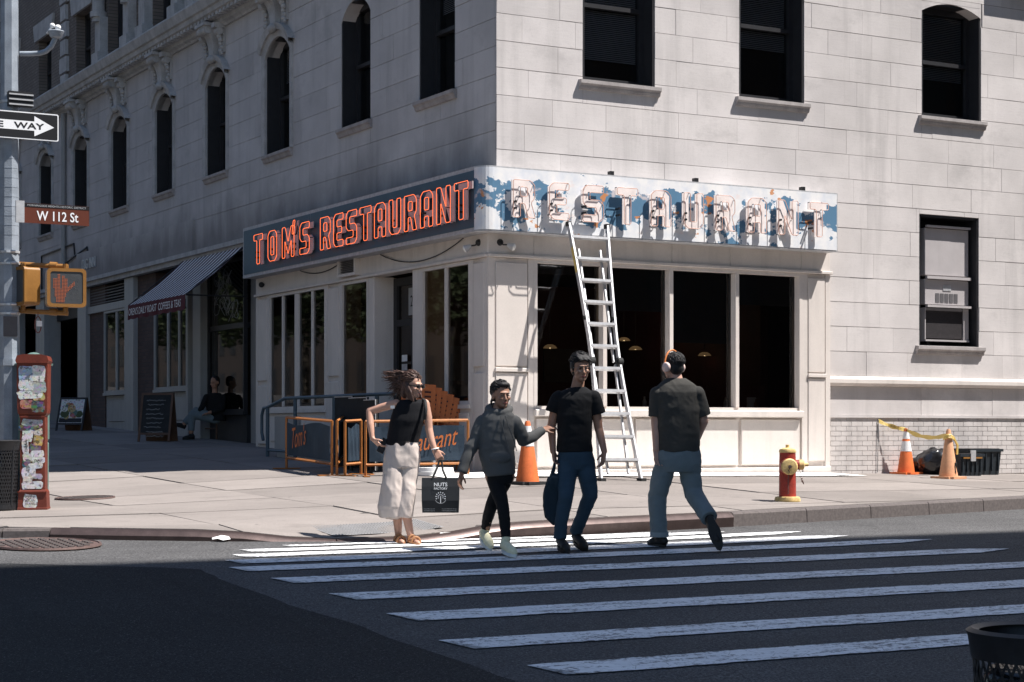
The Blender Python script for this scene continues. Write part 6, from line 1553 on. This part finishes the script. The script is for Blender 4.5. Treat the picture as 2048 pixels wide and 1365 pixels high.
# tote bag
W_ = f.world; tp_ = W_(J(1104, 990, -.06)); TB = thing('tote_bag', 'dark navy cloth tote bag hanging from the hand of the man in black', 'tote bag', tp_, None, -YAW); o0 = ORG[TB]; ORG[TB] = Vector((0, 0, 0)); L = lambda x, y, d: J(x, y, d)-J(1104, 990, -.06)
m = MB(); A = [(1094, 957), (1106, 946), (1119, 947), (1122, 985), (1120, 1030), (1116, 1050), (1106, 1050), (1090, 1034), (1085, 1012), (1087, 985), (1091, 968)]
for d0, d1, k in ((-.095, -.03, 1), (-.12, -.01, .88)):
    cx, cy = 1104, 1000; P_ = [(cx+(x-cx)*k, cy+(y-cy)*k) for x, y in A]; n = len(P_)
    m.add([tuple(L(x, y, d0)) for x, y in P_]+[tuple(L(x, y, d1)) for x, y in P_], [tuple(range(n)), tuple(range(2*n-1, n-1, -1))]+[(i, (i+1) % n, n+(i+1) % n, n+i) for i in range(n)])
vox(m, 'sack', M['tote'], TB, .007, 6, [(12, 8, 5, .010, 3), (24, 20, 12, .004, 5)], 5)
m = MB()
for dx, dd in ((0, -.09), (5, -.03)): m.tube([tuple(L(1100+dx, 956, dd)), tuple(L(1107+dx*.4, 935, dd*.8)), tuple(L(1110, 921, -.05))], .012, 6)
m.build('strap', M['tote'], TB, kind='stuff'); ORG[TB] = o0

# ---- man seen from behind with headphones
f = Fig('man seen from behind in charcoal T-shirt, faded jeans and headphones', 1330, 1095); J = f.J; b = f.b
f.head(J(1346, 733, .03), -2.40, 1.06)
b.cap(J(1350, 748, .03), .060, J(1354, 768, .02), .068)
b.loft([f.ring(1354, 766, 22, .07), f.ring(1354, 785, 38, .10), f.ring(1356, 830, 36, .11), f.ring(1357, 880, 35, .11), f.ring(1357, 915, 36, .11), f.ring(1357, 935, 32, .10)])
f.chain(b, [(J(1318, 790, 0), .048), (J(1312, 843, .0), .047), (J(1312, 899, -.04), .031)]); f.hand(J(1312, 899, -.04), J(1318, 930)-J(1312, 899)+Vector((0, -.03, 0)), Vector((.25, -.95, .1)), .25, 1.05, -1)
f.chain(b, [(J(1391, 790, 0), .048), (J(1408, 842, .03), .046), (J(1394, 888, .2), .031)]); f.hand(J(1394, 888, .2), J(1388, 915, .2)-J(1394, 888, .2), Vector((-.9, .3, 0)), .4)
f.chain(b, [(J(1336, 925), .085), (J(1317, 992, .05), .06), (J(1318, 1072, .02), .045)]); f.chain(b, [(J(1378, 925), .085), (J(1386, 986, .0), .06), (J(1412, 1034, -.30), .045)])
f.body(M['skin3'])
m = MB(); m.loft([f.ring(1352, 757, 19, .062, .02), f.ring(1353, 763, 28, .085, .02), f.ring(1354, 771, 38, .105, .01), f.ring(1354, 785, 44, .125), f.ring(1355, 815, 45, .135), f.ring(1356, 850, 43, .135), f.ring(1357, 885, 42.5, .135), f.ring(1357, 904, 43, .14)])
for sh, en in ((J(1315, 787), J(1312, 834)), (J(1394, 787), J(1407, 832, .02))): m.ell(sh, (.070, .078, .067)); m.cyl(sh, en, .070, .073, 18)
vox(m, 'shirt', M['tee_g'], f.root, .0065, 6, [(5, 5, 7, .009, 6), (15, 10, 14, .004, 9)], 3)
m = MB(); m.loft([f.ring(1357, 893, 41, .125), f.ring(1357, 910, 45, .14), f.ring(1357, 928, 46, .14), f.ring(1357, 944, 40, .12)])
f.chain(m, [(J(1331, 928), .105), (J(1323, 960, .02), .098), (J(1316, 992, .05), .089), (J(1316, 1035, .03), .081), (J(1319, 1068, .02), .081)], True); f.chain(m, [(J(1379, 928), .105), (J(1382, 955, .02), .100), (J(1386, 986, .0), .088), (J(1400, 1012, -.16), .080), (J(1412, 1034, -.30), .078)], True)
vox(m, 'jeans', M['jean_g'], f.root, .0065, 5, [(5, 5, 12, .009, 5), (12, 12, 24, .003, 8)], 4)
m = MB(); m.lathe([(.083, -.022), (.088, -.02), (.088, .022), (.083, .024)], J(1319, 1070, .02), 22); m.build('cuff', M['galv'] if False else cloth('denim_cuff', (.24, .28, .30)), f.root, org=(0, 0, 0))
f.shoe(J(1330, 1093, -.02), J(1300, 1094, .12), J(1319, 1076, .02), M['shoe_k'], M['shoe_k'], .05)
f.shoe(J(1411, 1030, -.36), J(1430, 1092, -.42), J(1412, 1034, -.30), M['shoe_k'], M['shoe_k'], .052, up=Vector((-.15, 1, .25)))
hairball(f, [((0, .03, .045), (.080, .086, .082)), ((0, .045, -.01), (.073, .058, .070))], M['hair_b'], [])
strands(f, 300, M['hair_b'], ((0, .03, .042), (.081, .087, .083)), (.0, .2, -.9), .03, 2, .005, -.05)
m = MB(); m.ell(f.H(0, -.055, -.062), (.056, .05, .052), 14, 10, f.hR); vox(m, 'beard', M['hair_b'], f.root, .006, 3)
for sx in (-1, 1):
    m = MB(); ax_ = f.hR@Vector((sx, 0, 0)); m.lathe([(.0, 0), (.040, .0), (.046, .012), (.046, .026), (.036, .038), (0, .040)], f.H(sx*.078, .012, -.008), 22, ax_); autosmooth(m.build('headphone_cup', M['cup'], f.root, org=(0, 0, 0)), 50)
m = MB(); m.tube([tuple(f.H(.100*math.cos(t), -.004, .005+.138*math.sin(t))) for t in [PI*k/16 for k in range(17)]], .009, 8); m.build('headband', M['band'], f.root, org=(0, 0, 0), smooth=True)

# ---- woman in grey hoodie
f = Fig('woman in grey hoodie, black leggings and pale yellow trainers, reaching for an arm', 1012, 1108); J = f.J; b = f.b
f.head(J(1003, 791, -.02), .42, .98, .05)
b.cap(J(1000, 808, .01), .05, J(996, 824, .02), .058)
b.loft([f.ring(996, 824, 22, .07), f.ring(996, 845, 33, .10), f.ring(995, 890, 31, .11), f.ring(997, 930, 31, .11), f.ring(1000, 955, 30, .10), f.ring(1000, 965, 26, .09)])
f.chain(b, [(J(966, 846), .046), (J(942, 896, -.02), .038), (J(925, 945, -.08), .026)]); f.hand(J(924, 947, -.08), J(919, 968)-J(924, 947), Vector((.85, -.4, 0)), .45, .92, -1)
f.chain(b, [(J(1030, 847), .046), (J(1046, 882, .10), .038), (J(1086, 861, .24), .026)]); f.hand(J(1086, 861, .24), J(1100, 855)-J(1086, 861)+Vector((0, .02, 0)), Vector((.2, .6, -.7)), .4, .9, -1)
f.chain(b, [(J(991, 955), .07), (J(1005, 1008, -.14), .048), (J(1012, 1074, -.22), .036)]); f.chain(b, [(J(1009, 955), .07), (J(984, 1008, .08), .048), (J(970, 1062, .30), .036)])
f.body(M['skin2']); f.face()
m = MB(); m.loft([f.ring(997, 820, 22, .08), f.ring(996, 828, 31, .10), f.ring(996, 842, 35, .12), f.ring(995, 875, 35, .13), f.ring(994, 905, 36.5, .135), f.ring(996, 930, 35, .135), f.ring(999, 943, 31, .135, tilt=.1), f.ring(1000, 951, 30, .13, tilt=.1)])
f.chain(m, [(J(966, 845), .066), (J(954, 870, -.01), .062), (J(942, 896, -.02), .058), (J(931, 925, -.05), .051), (J(925, 946, -.08), .040)], True); f.chain(m, [(J(1029, 847), .066), (J(1041, 866, .04), .060), (J(1046, 881, .10), .056), (J(1066, 874, .17), .047), (J(1087, 861, .24), .038)], True)
m.tube([tuple(J(998, 822)+Vector((.092*math.cos(t), .085*math.sin(t)+.01, .012+.030*math.sin(t)))) for t in [2*PI*k/16 for k in range(16)]], .034, 10, True); m.ell(J(992, 826, .11), (.11, .06, .055))
m.ell(J(1000, 915, -.125), (.10, .035, .05))
vox(m, 'hoodie', M['hood'], f.root, .0065, 6, [(4, 4, 8, .011, 4), (11, 9, 16, .005, 7)], 6)
m = MB(); m.tube([tuple(J(1002, 833, -.125)), tuple(J(1004, 850, -.15)), tuple(J(1012, 880, -.168)), tuple(J(1017, 898, -.172))], .0045, 5); m.build('drawstring', M['hood'], f.root, org=(0, 0, 0)); m = MB(); m.tube([tuple(J(1011, 833, -.12)), tuple(J(1018, 855, -.145)), tuple(J(1029, 885, -.13)), tuple(J(1033, 902, -.11))], .0045, 5); m.build('drawstring', M['hood'], f.root, org=(0, 0, 0))
m = MB(); m.loft([f.ring(999, 940, 29, .115), f.ring(1000, 955, 29, .115), f.ring(1000, 968, 25, .10)])
f.chain(m, [(J(990, 957), .079), (J(998, 985, -.08), .070), (J(1005, 1008, -.14), .056), (J(1009, 1035, -.19), .052), (J(1012, 1072, -.22), .041)], True); f.chain(m, [(J(1010, 957), .079), (J(996, 985, .04), .068), (J(984, 1008, .08), .056), (J(976, 1035, .2), .052), (J(970, 1060, .30), .041)], True)
vox(m, 'leggings', M['legging'], f.root, .0065, 5, [(8, 8, 24, .003, 4)], 7)
f.shoe(J(1006, 1098, -.20), J(1030, 1107, -.44), J(1012, 1076, -.22), M['shoe_y'], M['sole_w'], .047); f.shoe(J(961, 1078, .34), J(981, 1103, .18), J(970, 1062, .30), M['shoe_y'], M['sole_w'], .047)
hairball(f, [((0, .028, .05), (.081, .088, .080)), ((0, .055, .0), (.074, .05, .075)), ((-.035, .085, .03), (.045, .04, .045)), ((0, -.045, .095), (.055, .04, .028))], M['hair_b'], [([f.H(-.05, .06, -.02), f.H(-.07, .07, -.06), f.H(-.06, .075, -.09)], .018, .006)])
strands(f, 240, M['hair_b'], ((0, .026, .05), (.083, .091, .082)), (-.2, .8, -.2), .07, 3, .014, -.03)

# ---- woman in black top and linen trousers, hair blown back
f = Fig('woman with wind-blown brown hair, black sleeveless top and pale linen trousers', 810, 1085); J = f.J; b = f.b
f.head(J(826, 772, -.03), .95, .98, .12)
b.cap(J(823, 786, .0), .047, J(822, 806, .01), .055)
b.loft([f.ring(822, 802, 22, .06), f.ring(820, 815, 29, .085), f.ring(814, 845, 27, .095), f.ring(807, 880, 25, .09), f.ring(804, 905, 31, .11), f.ring(804, 925, 29, .10)])
f.chain(b, [(J(792, 808), .043), (J(764, 815, .03), .040), (J(739, 823, .05), .036), (J(741, 850, .0), .034), (J(746, 878, -.04), .024)]); f.hand(J(746, 878, -.04), J(764, 896)-J(746, 878), Vector((.6, .3, .3)), .35, .92, 1)
f.chain(b, [(J(850, 808), .043), (J(856, 835, -.01), .039), (J(858, 858, -.02), .036), (J(863, 880, -.05), .033), (J(871, 901, -.08), .024)]); f.hand(J(871, 901, -.08), J(882, 921)-J(871, 901), Vector((-.2, .9, 0)), .8, .92, 1)
f.chain(b, [(J(794, 915), .075), (J(793, 985, -.06), .05), (J(795, 1030, -.02), .047), (J(796, 1068, .04), .033)]); f.chain(b, [(J(816, 915), .075), (J(818, 985, -.08), .05), (J(814, 1030, -.08), .047), (J(822, 1068, -.10), .033)])
for h_, t_ in ((J(793, 1078, .06), J(806, 1083, -.14)), (J(820, 1078, -.06), J(838, 1083, -.25))): b.cap(h_, .03, t_, .024); b.cap(t_, .026, t_+(t_-h_).normalized()*.03, .014)
f.specs = 'shades'; f.body(M['skin1']); f.face()
m = MB(); m.loft([f.ring(823, 800, 21, .075), f.ring(821, 807, 27, .095), f.ring(818, 820, 32, .11), f.ring(814, 842, 34, .125), f.ring(809, 865, 33, .122), f.ring(805, 883, 32, .118, tilt=-.1), f.ring(803, 893, 31, .118, tilt=-.1)])
vox(m, 'top', M['tank'], f.root, .0065, 6, [(5, 5, 9, .007, 5)], 8)
m = MB(); m.loft([f.ring(806, 882, 29, .108, tilt=-.1), f.ring(805, 893, 33, .12, tilt=-.06), f.ring(804, 915, 36, .135), f.ring(803, 935, 35, .13)])
f.chain(m, [(J(789, 920), .098), (J(788, 950, -.04), .104), (J(787, 985, -.07), .112), (J(785, 1012, -.06), .130), (J(787, 1027, -.04), .138)], True); f.chain(m, [(J(818, 920), .090), (J(819, 950, -.03), .086), (J(816, 985, -.08), .084), (J(811, 1012, -.09), .086), (J(808, 1032, -.08), .082)], True)
vox(m, 'trousers', M['linen'], f.root, .0065, 5, [(7, 7, 3, .018, 3), (16, 14, 8, .006, 6)], 9)
m = MB(); m.tube([f.ring(806, 884, 29.5, .109, tilt=-.1)[k] for k in range(28)], .011, 6, True); m.build('waistband', M['linen'], f.root, org=(0, 0, 0), smooth=True)
for h_, t_ in ((J(792, 1084.5, .08), J(808, 1087, -.17)), (J(819, 1084.5, -.04), J(840, 1087, -.28))):
    m = MB(); d_ = (t_-h_); L_ = d_.length; d_.normalize(); sd = d_.cross(UP).normalized(); out = [h_+d_*(L_*(.5+.55*math.cos(2*PI*k/20)))+sd*(.045*math.sin(2*PI*k/20)) for k in range(20)]
    m.loft([[tuple(q+UP*z) for q in out] for z in (-.0, .018)]); so = m.build('sandal', M['sandal'], f.root, org=(0, 0, 0))
    for t in (.35, .72): m = MB(); c = h_+d_*(L_*t); m.tube([tuple(c+sd*(.042*math.cos(a))+UP*(.012+(.055 if t > .5 else .062)*math.sin(a))) for a in [PI*k/8 for k in range(9)]], .013, 6); m.build('strap', M['sandal'], so, org=(0, 0, 0), smooth=True)
H = f.H; st = []; rq = random.Random(12)
fine = MB()
for k in range(190):
    z0 = rq.uniform(-.05, .10); p0_ = H(rq.uniform(-.05, .05), .06+rq.uniform(-.02, .03), z0)
    tx, ty = (rq.uniform(760, 792), 742+abs(rq.gauss(0, 9))) if k % 5 < 3 else (rq.uniform(770, 800), rq.uniform(758, 800))
    e = J(tx, ty, rq.uniform(.0, .12)); mid = p0_.lerp(e, .5)+Vector((0, 0, rq.uniform(.0, .035)))
    cv = [p0_, p0_.lerp(mid, .5)+Vector((0, 0, .01)), mid, mid.lerp(e, .5)+Vector((0, 0, rq.uniform(-.012, .012))), e]; fine.tube(cv, [.0075, .0068, .0055, .0036, .001], 5)
    if k % 16 == 0: st.append((cv[:3], .022, .010))
for k in range(7): st.append(([H(-.075+.002*k, .02, .02), H(-.08, .01-.01*k, -.06), H(-.07, -.01-.012*k, -.115-.004*k)], .02, .007)); st.append(([H(.072, .02, .02), H(.078, .012-.008*k, -.06), H(.07, -.015-.008*k, -.11)], .018, .007))
hairball(f, [((0, .026, .05), (.082, .090, .082)), ((0, .06, -.01), (.08, .06, .095)), ((0, .07, -.07), (.075, .045, .06))], M['hair_br'], st, .005); fine.build('loose_hair', M['hair_br'], f.root, smooth=True, org=(0, 0, 0), kind='stuff')
strands(f, 260, M['hair_br'], ((0, .026, .05), (.084, .092, .084)), (-.1, .9, -.1), .08, 4, .018, -.05)
m = MB()
for sx in (-1, 1): m.ell(H(sx*.034, -.098, .002), (.029, .008, .021), 14, 8, f.hR); m.cyl(H(sx*.062, -.09, .008), H(sx*.078, .015, .004), .004)
m.cyl(H(-.012, -.102, .008), H(.012, -.102, .008), .004); m.build('sunglasses', M['shades'], f.root, org=(0, 0, 0), smooth=True)
m = MB(); m.tube([tuple(J(871, 898, -.075)+Vector((.030*math.cos(t), .030*math.sin(t), .006*math.cos(t)))) for t in [2*PI*k/14 for k in range(14)]], .007, 6, True); m.build('bracelet', M['white'], f.root, org=(0, 0, 0), smooth=True)
m = MB(); m.tube([tuple(J(846, 800, .0)), tuple(J(851, 803, -.07)), tuple(J(853, 820, -.115)), tuple(J(850, 840, -.12))], .016, 8); m.build('bag_strap', M['rubber'], f.root, org=(0, 0, 0), smooth=True)
m = MB(); m.box(J(783, 0).x, J(791, 0).x, -.15, -.142, J(0, 818).z, J(0, 812).z); m.build('buckle', M['galv'], f.root, org=(0, 0, 0))
ph_ = f.world(J(766, 892, -.03)); PH = thing('phone', 'black mobile phone held at the hip of the woman in linen trousers', 'phone', ph_, None, -YAW); ORG[PH] = Vector((0, 0, 0)); m = MB(); m.box(-.035, .035, -.006, .006, -.07, .07); o = m.build('phone_body', M['black'], PH); o.rotation_euler = (0, .5, .4)
# shopping bag
c = J(882, 990, -.09); cw = f.world(c); SB = thing('shopping_bag', 'black shop carrier bag with white lettering and tree emblem', 'bag', cw, None, -YAW); ORG[SB] = Vector((0, 0, 0)); k = 1/f.sc
w_, h_ = 37*k, 34.5*k; F2 = lambda a, o, z: (a, -o, z)
m = MB(F2); rings = []
for z, q, dp in ((-h_, .97, .055), (-h_*.3, 1.0, .07), (h_*.5, 1.01, .05), (h_, 1.0, .03)): rings.append([(-w_*q, -dp, z), (w_*q, -dp, z), (w_*q, 0, z), (w_*q, dp, z), (-w_*q, dp, z), (-w_*q, 0, z)])
m.loft(rings); SBb = m.build('bag_body', M['bagblack2'] if 'bagblack2' in M else mat('carrier_bag', (.010, .011, .013), .6, .3, 8, 40, .1), SB)
fr = lambda z: .072+.0 if z < 0 else .072-.02*z/h_
def printed(g, x0_, z0_, nm, mt): m = MB(F2); put(m, g, lambda x, y, z: (x0_+x, .0735-(.02*max(0, z0_+y)/h_), z0_+y)); return m.build(nm, mt, SB)
printed(fit_text('NUTS', .122, .034, offset=.01), -.058, .082, 'lettering', M['signwhite']); printed(fit_text('FACTORY', .122, .020, offset=.008), -.058, .052, 'lettering', M['signwhite'])
m = MB(F2); cx, cz = .003, -.015
for q in range(9):
    a = PI*(-.12+1.24*q/8); r0, r1 = .018, .046
    for (ra, rb) in ((.016, .03), (.034, .05)):
        p = [(cx+ra*math.cos(a), cz+ra*math.sin(a)), (cx+(ra+rb)/2*math.cos(a+.14), cz+(ra+rb)/2*math.sin(a+.14)), (cx+rb*math.cos(a), cz+rb*math.sin(a)), (cx+(ra+rb)/2*math.cos(a-.14), cz+(ra+rb)/2*math.sin(a-.14))]
        m.add([(x, .0745, z) for x, z in p], [(0, 1, 2, 3)])
m.add([(cx-.004, .0745, cz-.055), (cx+.004, .0745, cz-.055), (cx+.003, .0745, cz+.01), (cx-.003, .0745, cz+.01)], [(0, 1, 2, 3)])
for q in range(12):
    a = PI*(1.2+.6*q/11); m.add([(cx+.055*math.cos(a)+e, .0745, cz+.0+.058*math.sin(a)+g_) for e, g_ in ((-.003, -.002), (.003, -.002), (.003, .002), (-.003, .002))], [(0, 1, 2, 3)])
m.build('tree_emblem', M['signwhite'], SB, recalc=False)
for x_, t_ in ((-.155, 0), (.01, 0)):
    for r_ in (0, 1): printed(fit_text('nutsfactory', .135 if x_ > 0 else .10, .008), x_+.005, -.128-.017*r_, 'small_print', M['galv'])
hx = J(882, 919, -.09)-c
for dy in (-.03, .03):
    m = MB(); m.tube([(-.085*.9, dy, h_-.01), (-.035, dy*.6, h_+.085), tuple(hx+Vector((-.008, dy*.2, -.005)))], .009, 6); m.build('handle', M['rubber'], SB); m = MB(); m.tube([tuple(hx+Vector((.008, dy*.2, -.005))), (.02, dy*.6, h_+.07), (.055, dy, h_-.01)], .009, 6); m.build('handle', M['rubber'], SB)

# ---- figure seated on the shaded bench
f = Fig('person in dark top and grey trousers seated on the bench, legs crossed', 405, 880, gs, size=.008); J = f.J; b = f.b
f.head(J(428, 765, .1), -.6, 1.0, .2); b.cap(J(427, 775, .12), .05, J(428, 788, .12), .055)
b.loft([f.ring(429, 786, 10, .08, .12), f.ring(430, 800, 20, .12, .12), f.ring(431, 822, 18, .12, .1), f.ring(432, 840, 17, .12, .08)])
f.chain(b, [(J(412, 795, .05), .05), (J(404, 815, 0), .042), (J(396, 826, -.05), .03)]); f.chain(b, [(J(446, 795, .1), .05), (J(444, 818, .0), .042), (J(420, 826, -.1), .03)])
f.hand(J(396, 826, -.05), Vector((-.8, -.2, -.4)), Vector((0, 0, -1)), .4); f.hand(J(420, 826, -.1), Vector((-.9, -.2, -.2)), Vector((0, 0, -1)), .4)
f.chain(b, [(J(428, 838, .05), .08), (J(386, 830, -.1), .06), (J(384, 866, -.1), .045)]); f.chain(b, [(J(432, 838, .05), .08), (J(392, 822, 0), .06), (J(368, 850, -.05), .045)]); f.body(M['skin2']); f.face()
m = MB(); m.loft([f.ring(428, 786, 11, .09, .12), f.ring(430, 800, 22, .135, .12), f.ring(431, 822, 20, .135, .1), f.ring(432, 842, 19, .135, .08)])
f.chain(m, [(J(412, 795, .05), .065), (J(404, 815, 0), .055), (J(398, 824, -.04), .045)], True); f.chain(m, [(J(446, 795, .1), .065), (J(444, 818, .0), .055), (J(424, 826, -.08), .045)], True); vox(m, 'shirt', M['tee_k'], f.root, .01, 5)
m = MB(); f.chain(m, [(J(428, 838, .05), .095), (J(386, 830, -.1), .075), (J(384, 862, -.1), .062)], True); f.chain(m, [(J(432, 838, .05), .095), (J(392, 822, 0), .075), (J(370, 847, -.05), .062)], True); vox(m, 'trousers', M['jean_g'], f.root, .01, 5)
f.shoe(J(390, 879, -.1), J(370, 879.5, -.2), J(384, 868, -.1), M['shoe_k'], M['shoe_k']); f.shoe(J(370, 858, -.05), J(352, 852, -.1), J(369, 850, -.05), M['shoe_k'], M['shoe_k'])
hairball(f, [((0, .028, .05), (.081, .088, .080)), ((0, .05, .0), (.076, .055, .08))], M['hair_b'], [])
